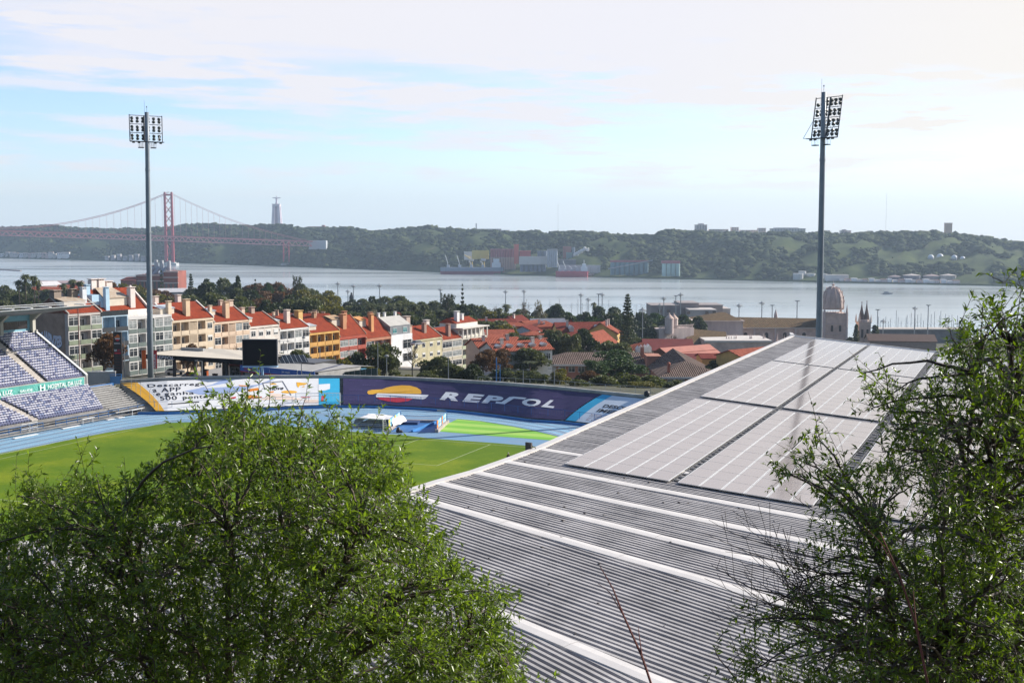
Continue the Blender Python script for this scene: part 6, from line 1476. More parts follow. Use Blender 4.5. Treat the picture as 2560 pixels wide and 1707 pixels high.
# single trees that stand out
for kd, u, vt, w, D, lab in (
    ('norfolk', 1569, 739, 40, 445, 'tall dark norfolk pine standing alone before the monastery'), ('norfolk', 477, 688, 22, 640, 'small norfolk pine with open tiers beside the brick power station'),
    ('cypress', 594, 690, 20, 620, 'narrow dark cypress behind the cream blocks, taller than its neighbours'), ('fir', 638, 701, 30, 640, 'dark fir with drooping tiers beside the bunya pine'),
    ('bunya', 743, 687, 30, 640, 'bunya pine with knobbly branch ends against the river'), ('stonepine', 669, 703, 34, 660, 'round headed dark pine before the bunya pine'), ('stonepine', 703, 709, 28, 665, 'small round headed pine beside the bunya pine'),
    ('bunya', 1119, 731, 44, 560, 'broad bunya pine beside the tall fir'), ('fir', 1156, 713, 24, 590, 'tall narrow fir among the palms'),
    ('fir', 403, 679, 30, 900, 'dark fir in front of the brick power station'), ('brown', 258, 824, 74, 249, 'russet street tree beside the price totem'),
    ('brown', 468, 852, 44, 262, 'russet bush tree behind the petrol canopy'), ('bare', 500, 858, 40, 266, 'half bare tree behind the petrol canopy'), ('bare', 588, 850, 30, 262, 'small bare tree behind the scoreboard'),
    ('olive', 758, 864, 66, 256, 'rounded olive tree behind the car wash'), ('dark', 708, 872, 50, 258, 'dark bushy tree behind the car wash plant room'), ('yellow', 848, 890, 62, 252, 'yellow green bush between car wash and red block'), ('olive', 880, 872, 50, 268, 'olive tree in front of the dark red block'),
    ('olive', 955, 852, 82, 262, 'big olive tree in front of the terracotta block'), ('dark', 905, 880, 56, 258, 'dark tree by the green windbreak'), ('bare', 1030, 850, 74, 262, 'bare tree in front of the pale yellow block'), ('yellow', 935, 915, 40, 240, 'yellow bush at the end of the green windbreak'), ('olive', 1090, 882, 80, 262, 'olive tree in front of the beige block'), ('olive', 1140, 902, 70, 256, 'low olive tree before the cream end block'), ('dark', 1185, 908, 64, 254, 'dark low tree left of the blue pole'.replace('left of', 'next to')), ('yellow', 1010, 935, 44, 238, 'bright green shrub just over the banner coping'), ('olive', 1060, 925, 50, 242, 'scraggy olive bush over the purple banner'),
    ('brown', 1208, 868, 60, 285, 'russet tree at the corner of the cream end block'), ('brown', 1240, 866, 66, 300, 'dark russet tree before the white villas'), ('bare', 1273, 870, 60, 300, 'bare tree in front of the white villas'),
    ('dark', 1305, 842, 70, 330, 'dark spreading tree beside the white villas'), ('olive', 1330, 862, 90, 320, 'broad olive tree beside the school roof end'), ('yellow', 1270, 808, 70, 430, 'yellow green round tree among the village roofs'), ('olive', 1290, 826, 60, 410, 'olive round tree in the village'), ('dark', 1354, 817, 36, 440, 'small dark round tree before the blue white house'), ('brown', 1350, 833, 40, 400, 'rusty round tree below the small dark tree'),
    ('dark', 1400, 826, 74, 370, 'dense dark tree behind the school ridge'), ('dark', 1455, 820, 72, 372, 'tall dark pine-like tree behind the school ridge'), ('olive', 1425, 828, 50, 365, 'dull green tree between two dark trees behind the school'), ('cypress', 1490, 826, 16, 450, 'dark cypress against the yellow gabled house'), ('cypress', 1500, 808, 18, 455, 'taller dark cypress against the yellow gabled house'),
    ('olive', 1535, 848, 80, 380, 'light olive tree behind the school'), ('palm', 1325, 900, 34, 300, 'young palm among the trees by the white villas'), ('pinedome', 1545, 872, 116, 300, 'great dark umbrella pine before the pink school'), ('pinedome', 1488, 895, 70, 280, 'smaller dark round pine before the pink school'), ('brown', 1470, 925, 50, 262, 'reddish bare tree at the foot of the pink school'),
    ('yellow', 1395, 922, 54, 256, 'yellowing bush behind the terrace railing'), ('olive', 1340, 925, 60, 252, 'green bush behind the terrace railing, by the twin lamp'), ('bush', 1510, 932, 84, 246, 'bright broom bush behind the terrace railing'), ('bush', 1570, 930, 90, 250, 'broad green bush under the umbrella pine'), ('bush', 1630, 932, 80, 254, 'green bush before the school wing'), ('yellow', 1600, 953, 76, 236, 'yellow green low bush at the railing end'), ('olive', 1680, 948, 50, 240, 'olive bush touching the grandstand roof edge'), ('bush', 1450, 945, 60, 240, 'low bush behind the middle of the terrace railing'), ('dark', 1250, 915, 70, 262, 'dark hedge tree behind the purple banner end'), ('olive', 1295, 925, 60, 258, 'grey olive tree behind the purple banner end'), ('olive', 1218, 806, 46, 470, 'olive tree at the park corner of the village'), ('dark', 1256, 834, 44, 400, 'dark tree between the red roof and the white villas'), ('yellow', 1304, 806, 36, 480, 'small yellow tree under the beige gabled house'), ('olive', 1381, 818, 40, 430, 'olive tree beside the square red tower'), ('dark', 1416, 803, 44, 520, 'dark tree behind the wide red hipped house'), ('olive', 1440, 848, 46, 400, 'olive tree under the crimson roofed house'), ('dark', 1532, 800, 50, 540, 'dark tree past the yellow gable'), ('brown', 1548, 816, 44, 500, 'russet tree between yellow gable and norfolk pine'), ('dark', 1612, 806, 60, 600, 'dark tree behind the lamp mast and norfolk pine'), ('olive', 1645, 806, 50, 640, 'olive tree at the end of the cultural centre'), ('dark', 1620, 836, 60, 520, 'dark tree below the lamp mast'), ('olive', 1562, 856, 56, 400, 'olive tree at the foot of the norfolk pine'), ('brown', 1472, 800, 40, 540, 'russet tree over the crimson roofed house'), ('grey', 1500, 792, 44, 580, 'thin grey tree over the yellow gable'), ('dark', 1785, 898, 48, 330, 'dark bush beside the grandstand roof and red wall'), ('dark', 1765, 915, 30, 320, 'small dark bush before the red wall'),
    ('stonepine', 1382, 762, 40, 760, 'round dark pine at the marina'), ('bare', 1312, 728, 56, 620, 'wide bare tree against the river'), ('bare', 1236, 748, 52, 610, 'thin bare tree beside the wide bare one'), ('grey', 1345, 748, 36, 640, 'pale yellow tree against the river'), ('palm', 1485, 748, 13, 720, 'slim lone palm against the marina masts'), ('palm', 1536, 766, 20, 640, 'feathery palm beside the norfolk pine'),
    ('bare', 1680, 824, 74, 560, 'bare tree below the round turrets'), ('dark', 1700, 785, 110, 640, 'wide dark tree behind the round turrets'), ('olive', 1590, 830, 66, 520, 'dim olive tree beside the norfolk pine'), ('cypress', 2141, 811, 15, 640, 'dark cypress beside the twin spired tower'), ('cypress', 2187, 813, 20, 645, 'broader dark cypress on the far side of the twin spires'), ('dark', 2122, 838, 36, 640, 'low dark tree between dome and twin spires'), ('cypress', 2193, 816, 12, 650, 'slim cypress touching the broad one'),
    ('palm', 62, 674, 22, 560, 'tallest fan palm behind the grandstand'), ('palm', 84, 678, 20, 565, 'fan palm beside the tallest one'), ('palm', 46, 690, 20, 560, 'lower fan palm at the end of its group'), ('palm', 94, 690, 18, 570, 'leaning fan palm in the first group'), ('palm', 180, 688, 20, 600, 'fan palm before the white warehouse'), ('palm', 200, 693, 20, 600, 'fan palm next to the one before the white warehouse'), ('palm', 158, 700, 18, 590, 'small fan palm by the red sheds'),
    ('palm', 925, 752, 26, 520, 'stout shaggy palm in the palm row'), ('palm', 950, 757, 26, 515, 'second shaggy palm in the palm row'), ('palm', 978, 754, 26, 520, 'shaggy palm in the middle of the palm row'), ('palm', 1005, 758, 26, 515, 'fourth shaggy palm in the palm row'), ('palm', 1035, 752, 28, 520, 'shaggy palm with brown skirt in the palm row'), ('palm', 1060, 752, 24, 525, 'narrow palm in the palm row'), ('palm', 1100, 766, 30, 505, 'palm below the broad bunya pine'), ('palm', 1135, 768, 28, 505, 'last palm of the palm row'), ('palm', 1248, 762, 20, 520, 'tall palm over the village roofs'), ('palm', 1266, 752, 22, 540, 'tall palm next to the wide bare tree')):
    tree(kd, u, vt, w, D, lab, {'palm': 'fan palms'}.get(kd, 'single trees of the town'))
for k in list(PROTO.values()):
    for ch in list(k.children): bpy.data.objects.remove(ch)
    bpy.data.objects.remove(k)
# ------------------------------------------------------------------ village houses, school, monastery, cultural centre
m_vt = tilemat('village clay tile', (.22, .05, .03), (.44, .12, .065), .5, (1, .3)); m_vt2 = tilemat('dark crimson tile', (.13, .022, .016), (.26, .045, .028), .5, (1, .3)); m_coral = mat('coral sheet roof', (.46, .17, .12), .7, var=.2, scale=.3)
m_crim = mat('crimson sheet roof', (.20, .028, .022), .7, var=.2, scale=.3)
m_moss = tilemat('mossy monastery tile', (.10, .058, .03), (.24, .135, .07), .9, (1, .2), moss=(.14, .095, .045))
m_stone = mat('rosy limestone', (.72, .55, .46), .9, var=.4, scale=.22, col2=(.42, .30, .25), bump=.2)
m_stone2 = mat('streaked limestone', (.68, .56, .50), .9, var=.4, scale=.3, col2=(.46, .36, .34), stretch=(1, 1, .25))
def house(label, u, vr, ve, D, w, d, rot, roofm, wall, name='house', hip=0, chim=1, win=0, cat='house', dormer=0, group='houses of the village'):
    pe = PY(u, ve, D); zr_ = zat(u, vr, D); ze = pe.z; zb = min(G(pe.x, pe.y), ze - 3.5) - .5
    ex = (math.cos(R(rot)), math.sin(R(rot)), 0); fr = (Vector((pe.x, pe.y, 0)), ex)
    t = thing(name, label, cat, (pe.x, pe.y, zb), group=group)
    b = MB(*fr); b.box(-w / 2, w / 2, -d / 2, d / 2, zb, ze)
    if not hip: b.loft([(-w / 2, -d / 2, ze), (-w / 2, d / 2, ze), (-w / 2, 0, zr_ - .1)], [(w / 2, -d / 2, ze), (w / 2, d / 2, ze), (w / 2, 0, zr_ - .1)])
    wm_ = wall if not isinstance(wall, tuple) else mat('house wall %.2f %.2f %.2f' % wall, wall, .85, var=.18)
    b.build('wall', wm_, t)
    b = MB(*fr); e = .5; hh = hip * min(w, d) * .5
    q = [(-w / 2 - e, -d / 2 - e, ze - .15), (w / 2 + e, -d / 2 - e, ze - .15), (w / 2 + e, d / 2 + e, ze - .15), (-w / 2 - e, d / 2 + e, ze - .15), (-w / 2 - e * (not hip) + hh, 0, zr_), (w / 2 + e * (not hip) - hh, 0, zr_)]
    b.add(q, [(0, 1, 5, 4), (2, 3, 4, 5), (0, 4, 3), (1, 2, 5)] if hip else [(0, 1, 5, 4), (2, 3, 4, 5)])
    q2 = [Vector(x) + Vector((0, 0, .22)) for x in q]; b.add(q2, [(0, 1, 5, 4), (2, 3, 4, 5), (0, 4, 3), (1, 2, 5)] if hip else [(0, 1, 5, 4), (2, 3, 4, 5)])
    b.poly(q[0], q[1], q2[1], q2[0]); b.poly(q[2], q[3], q2[3], q2[2])
    if hip: b.poly(q[1], q[2], q2[2], q2[1]); b.poly(q[3], q[0], q2[0], q2[3])
    else:
        for k in ((0, 4, 3), (1, 5, 2)): b.poly(q[k[0]], q[k[1]], q2[k[1]], q2[k[0]]); b.poly(q[k[1]], q[k[2]], q2[k[2]], q2[k[1]])
    roof = b.build('roof', roofm, t)
    for k in range(chim): chimney(roof, fr, w * (-.3 + .55 * k), -d * .16, ze, zr_ + .7, .8, mat('house chimney', (.62, .54, .48), .8))
    for k in range(dormer):
        x = -w / 2 + w * (k + .5) / dormer; b = MB(*fr); b.box(x - .8, x + .8, -d * .36, -d * .1, ze, ze + (zr_ - ze) * .62); b.loft([(x - 1, -d * .40, ze + (zr_ - ze) * .62), (x + 1, -d * .40, ze + (zr_ - ze) * .62), (x, -d * .40, ze + (zr_ - ze) * .86)], [(x - 1, 0, ze + (zr_ - ze) * .62), (x + 1, 0, ze + (zr_ - ze) * .62), (x, 0, ze + (zr_ - ze) * .86)]); b.build('dormer', mat('white dormer', (.66, .63, .60), .8), roof)
    for k in range(win):
        x = -w / 2 + w * (k + .5) / win; window(t, fr, x - .6, x + .6, -d / 2 - .03, ze - 2.6, ze - 1.0, 2)
    return t
PK = (.55, .42, .33); WV = (.66, .64, .61); YL = (.62, .40, .13); CR = (.60, .50, .38); BW = (.52, .56, .60)
for a in (('white villa with red roof and row of dormers, beside the cream end block', 1290, 853, 872, 325, 17, 10, 26, m_vt, WV, 'villa', 0, 2, 7, 'house', 5), ('red roofed house between the cream end block and white villas', 1236, 845, 864, 352, 14, 10, 24, m_vt, PK, 'house', 0, 2, 2), ('long orange walled house with tall pale chimney among village trees', 1228, 825, 836, 420, 15, 9, 10, m_vt, (.52, .30, .18), 'house', 0, 1, 3),
    ('white house with three small roofs behind the white villas', 1362, 846, 858, 385, 8, 7, 30, m_vt, WV, 'house', 0, 2, 1), ('blue white gabled house in the village centre', 1316, 814, 826, 455, 9, 8, 70, m_vt2, BW, 'house', 0, 0, 1), ('cream house with red hip in front of the blue white house', 1333, 829, 836, 440, 8, 6, 20, m_vt, CR, 'house', 1, 0, 2), ('beige gabled house at the top of the village', 1287, 790, 806, 500, 11, 9, 60, m_vt2, PK, 'house', 0, 1, 0),
    ('crimson roofed house at the park edge of the village', 1241, 798, 812, 490, 15, 10, 12, m_vt2, (.40, .24, .18), 'house', 0, 1, 0), ('salmon house with wide red roof under the beige gabled house', 1278, 807, 814, 480, 20, 8, 4, m_vt, PK, 'house', 0, 1, 0), ('peach gabled house beside the wide red roofs', 1325, 802, 812, 485, 11, 8, 52, m_vt, PK, 'house', 0, 0, 0), ('red roofed house with square red tower', 1362, 803, 815, 470, 9, 8, 15, m_vt, (.42, .18, .12), 'house', 1, 1, 0), ('house with slate grey roof among the red ones', 1368, 797, 806, 505, 14, 8, 8, mat('slate blue roof', (.18, .19, .23), .7), PK, 'house', 0, 0, 0),
    ('wide red hipped house behind the small dark round tree', 1392, 811, 826, 470, 18, 11, 8, m_vt, PK, 'house', 1, 1, 0), ('low crimson roofed house near the red turret', 1409, 811, 824, 480, 12, 9, 6, m_vt2, (.40, .22, .16), 'house', 1, 0, 0), ('pale roofed cottage under the olive round tree', 1302, 820, 828, 460, 9, 7, 6, m_vt, WV, 'house', 0, 1, 1), ('red house top between terrace blocks and village', 1222, 838, 848, 400, 9, 8, 30, m_vt, PK, 'house', 0, 1, 0), ('red gabled outbuilding in the palm park', 983, 783, 800, 560, 9, 8, 60, m_vt2, (.35, .10, .07), 'house', 0, 0, 0), ('red roof of a villa at the edge of the palm park', 1262, 803, 812, 530, 13, 9, 18, m_vt2, PK, 'house', 0, 1, 0)):
    house(*a)
# yellow gabled house with crimson roof and turret
t = house('big crimson roofed house with yellow half timbered gable', 1452, 806, 836, 455, 20, 15, 12, m_vt2, YL, 'villa', 0, 1, 3, 'house', 2)
t = house('yellow half timbered gable house end with pale chimneys', 1506, 806, 832, 450, 10, 12, 78, m_vt, YL, 'villa', 0, 2, 2)
p = PY(1427, 826, 470); t = thing('turret', 'pointed red pyramid turret beside the crimson roofed house', 'turret', (p.x, p.y, G(p.x, p.y)), group='houses of the village'); b = MB((p.x, p.y, 0)); b.box(-2.2, 2.2, -2.2, 2.2, G(p.x, p.y), p.z); b.build('wall', mat('turret wall', (.40, .2, .15), .8), t)
b = MB((p.x, p.y, 0)); b.loft([(-2.6, -2.6, p.z), (2.6, -2.6, p.z), (2.6, 2.6, p.z), (-2.6, 2.6, p.z)], [(-.05, -.05, p.z + 4.4), (.05, -.05, p.z + 4.4), (.05, .05, p.z + 4.4), (-.05, .05, p.z + 4.4)]); b.build('roof', m_vt, t)
house('pink roofed house with small roof windows above the school', 1487, 830, 870, 395, 17, 13, 68, m_vt, (.60, .50, .44), 'house', 0, 0, 0, 'house', 0)
# school
m_brown = tilemat('brown school tile', (.085, .058, .046), (.20, .14, .115), .55, (1, .12)); m_pink = mat('pink school render', (.42, .18, .115), .85, var=.25, scale=.4)
D = 345
pl, pr = PY(1362, 910, D), PY(1640, 912, D); zE = pl.z; w = pr.x - pl.x; zr_ = zat(1420, 880, D + 7)
t = thing('school_building', 'long pink school with brown tiled hip roof behind the trees', 'school', (pl.x + w / 2, D, G(pl.x, D) - 1)); fr = (Vector((pl.x, D, 0)), (1, 0, 0)); zb = zE - 9
b = MB(*fr); b.box(0, w, 0, 14, zb, zE - .05); b.build('wall', m_pink, t)
b = MB(*fr); e = 1.2; q = [(-e, -e, zE - .1), (w + e, -e, zE - .1), (w + e, 14 + e, zE - .1), (-e, 14 + e, zE - .1), (6.5, 7, zr_), (w, 7, zr_)]; b.add(q, [(0, 1, 5, 4), (2, 3, 4, 5), (0, 4, 3), (1, 2, 5)]); roof = b.build('roof', m_brown, t)
b = MB(*fr); b.box(-e, w + e, -e - .12, -e, zE - .45, zE + .05); b.box(-e - .1, -e, -e, 14 + e, zE - .45, zE + .05); b.build('gutter', mat('pale gutter', (.56, .54, .53), .6), t)
for f in range(2):
    for k in range(11):
        x = 1.4 + k * 2.75; z1 = zE - .7 - f * 3.6
        if k % 4 == 0: b = MB(*fr); b.box(x - .1, x + 1.9, -.05, -.005, z1 - 1.7, z1); b.build('shutter', mat('grey shutter', (.42, .42, .43), .6), t)
        else: window(t, fr, x, x + 1.8, -.02, z1 - 1.6, z1, 2)
    b = MB(*fr); b.box(-.02, w, -.06, -.0, zE - 4.1 - f * 3.6, zE - 3.9 - f * 3.6); b.build('string_course', mat('pale pink band', (.52, .28, .2), .8), t)
chimney(roof, fr, (PY(1609, 890, D).x - pl.x), 4, zE, zr_ + 1.6, 1.0, m_pink)
b = MB(*fr); x0 = PY(1613, 890, D).x - pl.x; b.box(x0, x0 + 4, -5, 3, zb, zE + 2.6); b.box(x0 - .1, x0 + 4.1, -5.1, 3.1, zE + 2.6, zE + 2.8); b.build('stair_tower', m_pink, t)
window(t, fr, x0 + .6, x0 + 3.0, -5.03, zE - 5.2, zE - 1.2, 2)
D2 = 314; pl2, pr2 = PY(1655, 942, D2), PY(1800, 942, D2); zE2 = pl2.z; w2 = pr2.x - pl2.x; zr2 = zat(1683, 889, D2 + 14); fr2 = (Vector((pl2.x, D2, 0)), (1, .0, 0))
t = thing('school_wing', 'pink school wing with steep brown hip roof and red chimney', 'school', (pl2.x + w2 / 2, D2, zE2 - 6))
b = MB(*fr2); b.box(0, w2, 0, 26, zE2 - 7, zE2 - .05); b.build('wall', m_pink, t)
b = MB(*fr2); q = [(-1, -1, zE2), (w2 + 1, -1, zE2), (w2 + 1, 27, zE2), (-1, 27, zE2), (w2 * .48, 8, zr2 - .7), (w2 * .40, 25, zr2 + 1)]; b.add(q, [(0, 1, 4), (1, 2, 5, 4), (2, 3, 5), (3, 0, 4, 5)]); roof = b.build('roof', m_brown, t)
b = MB(*fr2); b.box(-1, w2 + 1, -1.15, -1.0, zE2 - .4, zE2 + .08); b.build('gutter', mat('pale gutter', (.56, .54, .53), .6), t)
b = MB(*fr2); x = PY(1674, 930, D2).x - pl2.x; b.box(x - .35, x + .35, 1.5, 2.2, zE2, zE2 + 3.0); b.lathe([(.45, 0), (.5, .4), (.2, .7)], (x, 1.85, zE2 + 3.0), 8); b.build('chimney', mat('red chimney', (.42, .13, .08), .8), roof)
for k in range(4): window(t, fr2, 1.5 + k * 2.7, 3.3 + k * 2.7, -.02, zE2 - 2.2, zE2 - .6, 2, m_glass2)
# long roofs between school and monastery
def shed(label, uu, D, dep, roofm, wall, rise=0, name='long_shed', zb=-30, cat='shed', ang=0):
    (u0, v0), (u1, v1) = uu; p, q = PY(u0, v0, D), PY(u1, v1, D + ang); fx = (q - p).xy.to_3d().normalized(); L = (q - p).xy.length
    t = thing(name, label, cat, ((p.x + q.x) / 2, D, zb)); fr = (Vector((p.x, p.y, 0)), fx); ze = (p.z + q.z) / 2
    b = MB(*fr); b.box(0, L, 0, dep, zb, ze); b.build('wall', mat('shed wall %.2f %.2f' % wall[:2], wall, .85), t)
    b = MB(*fr); qq = [(-.4, ze), (dep * .5, ze + rise), (dep + .4, ze), (dep + .4, ze + .2), (dep * .5, ze + rise + .2), (-.4, ze + .2)]; b.loft([(-.4, y, z) for y, z in qq], [(L + .4, y, z) for y, z in qq]); b.build('roof', roofm, t); return t
shed('long crimson roofed hall behind the white gabled dormers', ((1612, 874), (1735, 880)), 455, 14, m_crim, (.45, .40, .30), 3.8, 'long_hall')
shed('crimson wall roofed shed right below the coral gable'.replace('right ', 'just '), ((1706, 905), (1850, 922)), 372, 12, m_crim, (.22, .05, .04), 3.0, 'long_shed')
# coral gable hall seen along its ridge
p = PY(1728, 893, 405); t = thing('gabled_hall', 'broad coral roofed hall with yellow walls before the monastery', 'hall', (p.x, p.y, -30)); ex = Vector((.80, .6, 0)); fr = (Vector((p.x, p.y, 0)), ex); ze = zat(1740, 893, 405); zr_ = zat(1746, 859, 420)
b = MB(*fr); b.box(-8, 14, 0, 12, -32, ze); b.build('wall', mat('yellow hall wall', (.52, .38, .20), .85), t)
b = MB(*fr); b.poly((-9, -.8, ze), (15, -.8, ze), (15, 6, zr_), (-9, 6, zr_)); b.poly((-9, 12.8, ze), (15, 12.8, ze), (15, 6, zr_), (-9, 6, zr_)); b.box(-9, 15, 2.2, 2.6, ze + (zr_ - ze) * .45, ze + (zr_ - ze) * .52); b.build('roof', m_coral, t)
b = MB(*fr); b.box(-9, 15, -1.0, -.8, ze - .4, ze + .1); b.build('eaves', m_conc, t)
t = house('long ridge of orange tiles touching the grandstand roof edge', 1870, 872, 886, 330, 16, 9, 40, m_vt, YL, 'house', 0, 0, 0)
house('low brick red tiled row below the cloister', 1840, 884, 892, 352, 22, 8, 4, m_vt2, YL, 'house', 0, 0, 0)
# row of white gables
p = PY(1583, 877, 400); t = thing('gabled_row', 'row of four white gables with orange roofs by the norfolk pine', 'house', (p.x, p.y, -26), group='houses of the village')
for k in range(4):
    u = 1598 + k * 8.5; q = PY(u, 874 - k * 1.8, 398 + k * 2); b = MB((q.x, q.y, 0)); b.loft([(-.75, 0, -26), (.75, 0, -26), (.75, 0, q.z), (0, 0, q.z + .9), (-.75, 0, q.z)], [(-.75, 6, -26), (.75, 6, -26), (.75, 6, q.z), (0, 6, q.z + .9), (-.75, 6, q.z)]); b.build('gable', mat('white gable', (.72, .70, .66), .8), t)
q = PY(1590, 866, 408); b = MB((q.x, q.y, 0)); b.loft([(-5, -3, q.z - 1.6), (3.5, -3, q.z - 1.2), (3.5, 4, q.z - 1.2), (-5, 4, q.z - 1.6)], [(-4, 0, q.z), (2.5, 0, q.z + 1.6), (2.5, .3, q.z + 1.6), (-4, .3, q.z)]); b.box(-5, 3.5, -3, 4, -26, q.z - 1.7); b.build('roof', m_vt, t)
# ---- monastery
DM = 655
def MP(u, v, D=DM): return PY(u, v, D)
t = thing('monastery', 'pale limestone monastery church with mossy brown roof and domed tower', 'monastery', (MP(1950, 850).x, DM, -46))
fr = (Vector((0, DM, 0)), (1, 0, 0))
xa, xb = MP(1850, 818).x, MP(2060, 818).x; ze, zr_ = MP(1950, 819).z, MP(1950, 793, DM + 9).z
b = MB(*fr); b.box(xa, xb, 0, 22, -46, ze); b.build('nave_wall', m_stone, t)
b = MB(*fr); b.loft([(xa - 2, -.8, ze), (xa - 2, 22.8, ze), (xa - 2, 11, zr_)], [(xb, -.8, ze), (xb, 22.8, ze), (xb, 11, zr_ - .8)]); b.build('nave_roof', m_moss, t)
b = MB(*fr); b.box(xa - 1, xb, -1.0, -.0, ze - .5, ze + .05); b.build('cornice', mat('cornice stone', (.56, .48, .42), .85), t)
def arch(x, w, z0, z1, y=-.06, n=8):
    b = MB(*fr); r_ = w / 2; pts = [(x - r_, z0), (x + r_, z0)] + [(x + r_ * math.cos(a), z1 - r_ + r_ * math.sin(a)) for a in np.linspace(0, math.pi, n)]
    b.poly(*[(px, y, pz) for px, pz in pts]); return b
for u in (1864, 1916, 1962, 2010): arch(MP(u, 835).x, 2.0, ze - 8.5, ze - 2.6).build('window', mat('church window dark', (.06, .05, .05), .4), t)
for u in (1885, 1938, 1988): b = MB(*fr); x = MP(u, 835).x; b.box(x - .5, x + .5, -.7, 0, -46, ze - .5); b.build('buttress', m_stone2, t)
# transept block with hip roof
xa2, xb2 = MP(1732, 806).x, MP(1855, 806).x; z2 = MP(1790, 803).z
b = MB(*fr); b.box(xa2, xb2, -3, 24, -46, z2); b.box(xa2 - .8, xb2 + .8, -3.8, 24.8, z2, z2 + .5); b.build('transept_wall', m_stone2, t)
b = MB(*fr); zp = MP(1812, 780, DM + 10).z; q = [(xa2 + 1, -3, z2 + .5), (xb2, -3, z2 + .5), (xb2, 24, z2 + .5), (xa2 + 1, 24, z2 + .5), (xa2 + 17, 10, zp), (xa2 + 19, 10, zp)]; b.add(q, [(0, 1, 5, 4), (1, 2, 5), (2, 3, 4, 5), (3, 0, 4)]); b.build('transept_roof', m_moss, t)
# lower gabled chapel
q = MP(1722, 834, 600); q1 = MP(1795, 846, 600); b = MB((0, 600, 0)); x0, x1 = q.x, MP(1800, 846, 600).x; zc_ = MP(1745, 846, 600).z; zr3 = MP(1762, 824, 606).z
b.loft([(x0, 0, -46), (x0, 34, -46), (x0, 34, zc_ + 1), (x0, 17, zr3 - .2), (x0, 0, zc_ - 3)], [(x0 + 1, 0, -46), (x0 + 1, 34, -46), (x0 + 1, 34, zc_ + 1), (x0 + 1, 17, zr3 - .2), (x0 + 1, 0, zc_ - 3)]); b.box(x0 + 1, x1 + 6, 0, 34, -46, zc_ - 3); b.build('chapel_wall', mat('lilac grey limestone', (.56, .48, .48), .9, var=.35, scale=.3, stretch=(1, 1, .3)), t)
b = MB((0, 600, 0)); b.poly((x0 - .4, -.6, zc_ - 3), (x1 + 6, -.6, zc_ - 5), (x1 + 6, 17, zr3 - 2), (x0 - .4, 17, zr3)); b.poly((x0 - .4, 34, zc_ + 1), (x1 + 6, 34, zc_ - 1), (x1 + 6, 17, zr3 - 2), (x0 - .4, 17, zr3)); b.build('chapel_roof', m_moss, t)
# cloister range with pinnacles
xc0, xc1 = MP(1763, 857, 590).x, MP(1930, 857, 590).x; zt_ = MP(1850, 851, 590).z
b = MB((0, 590, 0)); b.box(xc0, xc1, 0, 30, -46, zt_); b.build('cloister_wall', m_stone, t)
b = MB((0, 590, 0)); b.box(xc0 - .5, xc1, -.6, 0, zt_ - .9, zt_ - .1); b.poly((xc0, .2, zt_ + .02), (xc1, .2, zt_ + .02), (xc1, 29, zt_ + .02), (xc0, 29, zt_ + .02)); b.build('cloister_terrace', mat('pale terrace stone', (.62, .57, .52), .85, var=.15), t)
for u in (1816, 1822, 1828, 1835, 1840, 1875, 1879, 1912, 1908, 1943, 1960):
    q = MP(u, 866 - (u % 7), 600); b = MB((q.x, q.y, q.z)); b.lathe([(.7, -4), (.75, 0), (.5, .5), (.45, 2.2), (.12, 5.2), (.02, 6.0)], (0, 0, 0), 6); b.build('pinnacle', m_stone2, t)
# domed tower
xT = MP(2085, 800).x; hw = (MP(2112, 800).x - MP(2056, 800).x) / 2; zd = MP(2085, 782).z; zdome = MP(2085, 772).z; zl = MP(2085, 708).z
b = MB(*fr); b.box(xT - hw, xT + hw, -3, 2 * hw - 3, -46, zd); b.build('tower_wall', m_stone, t)
b = MB(*fr)
for k in range(3): b.box(xT - hw - .4, xT + hw + .4, -3.4, 2 * hw - 2.6, zd - 11.5 + k * 5.5, zd - 11.1 + k * 5.5)
for x in (xT - hw, xT + hw):
    for y in (-3, 2 * hw - 3): b.tube([(x, y, -46), (x, y, zd + .5), (x, y, zd + 4.5)], [.8, .7, .1], 6)
for k in range(9): x = xT - hw + 2 * hw * k / 8; b.tube([(x, -3.2, zd), (x, -3.2, zd + 1.3)], [.22, .08], 4)
b.build('tower_trim', m_stone2, t)
for x in (xT - 1.8, xT + 2.6): arch(x, 1.3, zd - 10, zd - 6.6, -3.05).build('belfry_opening', mat('church window dark', (.06, .05, .05), .4), t)
rd = hw * .97; Hd = zl - zdome
b = MB((xT, DM + hw - 3, zdome)); b.lathe([(rd, -.4), (rd, 1.2), (rd * .99, Hd * .22), (rd * .95, Hd * .4), (rd * .82, Hd * .60), (rd * .58, Hd * .75), (rd * .3, Hd * .84), (.5, Hd * .88)], (0, 0, 0), 20); dome = b.build('dome', mat('dome stone', (.58, .46, .41), .9, var=.3, scale=.4), t, smooth=True)
b = MB((xT, DM + hw - 3, zdome)); b.lathe([(.5, Hd * .87), (.28, Hd * .9), (.9, Hd * .93), (.9, Hd * .955), (.25, Hd * .975), (.06, Hd)], (0, 0, 0), 8); b.tube([(0, 0, Hd), (0, 0, Hd + 1.8)], .07, 4); b.build('lantern', m_stone2, dome)
